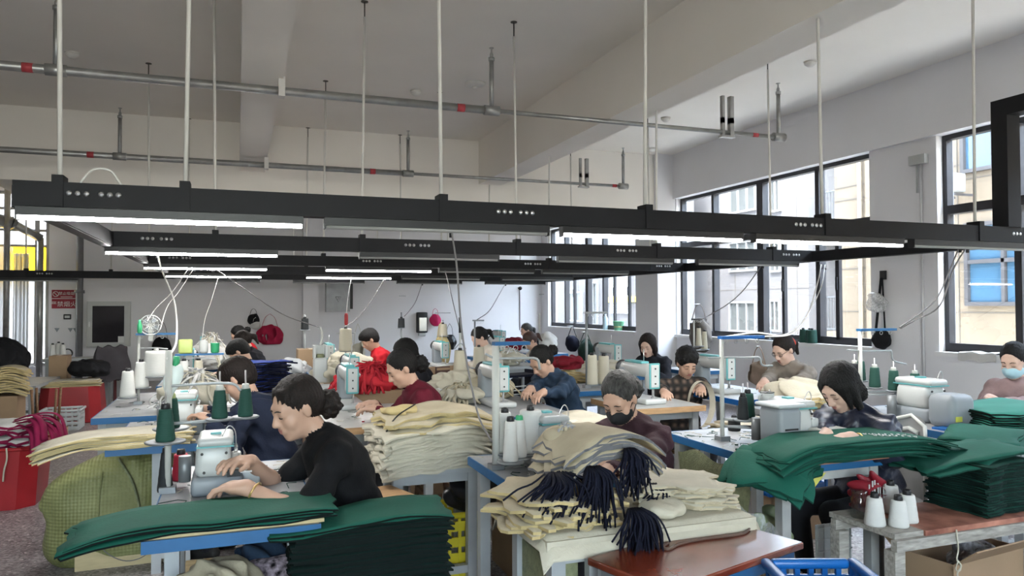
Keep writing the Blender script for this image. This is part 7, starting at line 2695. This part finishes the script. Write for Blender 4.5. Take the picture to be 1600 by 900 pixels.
o = MB().grid(lambda u, v: (.10 - .14 * min(1, v * 2), (u - .5) * .40, .012 - max(0, v - .45) * .16 + .008 * math.sin(u * 12)), 12, 10).build('cleaning_cloth', m_whitec, None, (XW - .02, q.y + .05, SILL + .008))
tag(o, 'white cloth draped over the near window sill', 'cloth')

# ------------------------------------------------------------------ cables from the troughs
def T_(px, py, i):
    """point on the underside of trough i at pixel column px"""
    p = at(px, py, Y=TY[i])
    return Vector((p.x, TY[i], TZ0 - .03))


def cb(label, i, px0, mid, end, r=.0065, m=None, group='machine cables'):
    p0 = T_(px0, 400, i)
    n = len(mid) + 1
    Te = end[2]
    t0 = (np.array(p0) - C_O) @ C_F
    pts = [p0]
    for k, (x, y) in enumerate(mid):
        pts.append(at(x, y, T=t0 + (Te - t0) * (k + 1) / n))
    pts.append(at(end[0], end[1], T=Te))
    return cable(label, pts, r, m or m_cable, group)


cb('grey power cable from the second trough to the aisle stand', 1, 246, [(252, 420), (272, 470), (276, 530)], (262, 560, 2.95), .0048, m_cablew)
cb('white power cable slanting from the third trough to the round fan', 2, 296, [(270, 455), (245, 480)], (228, 505, 5.6), .0042, m_cablew)
cb('second white cable slanting to the first blue bar', 2, 304, [(280, 455), (262, 478)], (250, 515, 5.6), .0042, m_cablew)
cb('long grey cable looping towards the white jug', 2, 333, [(380, 450), (440, 490)], (500, 512, 7.2), .005)
cb('cable dropping to the white strap heap', 3, 342, [(330, 470), (320, 500)], (316, 530, 8.4), .0042, m_cablew)
cb('grey cable with red joint near the electric box', 3, 549, [(543, 470), (541, 500)], (538, 520, 8.0), .005)
cb('curved grey cable ending by the cream cone', 3, 602, [(580, 470), (560, 495)], (541, 510, 8.0), .005)
cb('short curved cable to the thin spool stand', 4, 660, [(650, 470), (640, 485)], (632, 494, 9.6), .0055)
cb('long grey cable falling before the masked worker stand', 0, 705, [(714, 420), (722, 520), (745, 640)], (768, 690, 3.45), .005)
cb('second long cable falling to the tall cream cone', 2, 695, [(700, 440), (712, 490)], (722, 530, 6.4), .005)
cb('cable running to the wire frame stand', 4, 790, [(780, 460), (765, 485)], (745, 500, 8.0), .0055)
cb('white twin cable hanging from the second trough to the blue tray', 1, 1283, [(1278, 440), (1262, 490), (1230, 522), (1180, 520)], (1130, 527, 4.05), .006, m_cablew)
cb('second white twin cable hanging to the blue tray', 1, 1289, [(1284, 445), (1268, 480), (1240, 520), (1185, 526)], (1135, 530, 4.05), .0048, m_cablew)
cb('thin cable slanting to the window corner stand', 1, 1192, [(1160, 455), (1130, 480)], (1090, 502, 8.3), .005)
cb('cable slanting from the first trough to the window pier stand', 0, 1500, [(1470, 455), (1450, 480)], (1405, 512, 5.05), .005)
cb('second cable drooping to the window pier stand', 0, 1512, [(1490, 420), (1468, 478), (1430, 500)], (1407, 513, 5.05), .005)
o = MB().lathe([(.016, 0), (.02, .02), (.02, .11), (.014, .13), (0, .13)], 10).build('cable_joint', m_redp, None, tuple(at(541, 508, T=8.1)))
tag(o, 'red plug joint hanging on the cable near the cream cone', 'plug')
# cable loops over the first trough
p0 = at(125, 290, Y=TY[0] + .02)
t = cable('white cable arching over the end of the first trough', [Vector((p0.x, TY[0], TZ1)), Vector((p0.x + .05, TY[0] + .02, TZ1 + .07)), Vector((p0.x + .12, TY[0] + .02, TZ1 + .07)), Vector((p0.x + .17, TY[0], TZ1))], .006, m_cablew, plug=False)
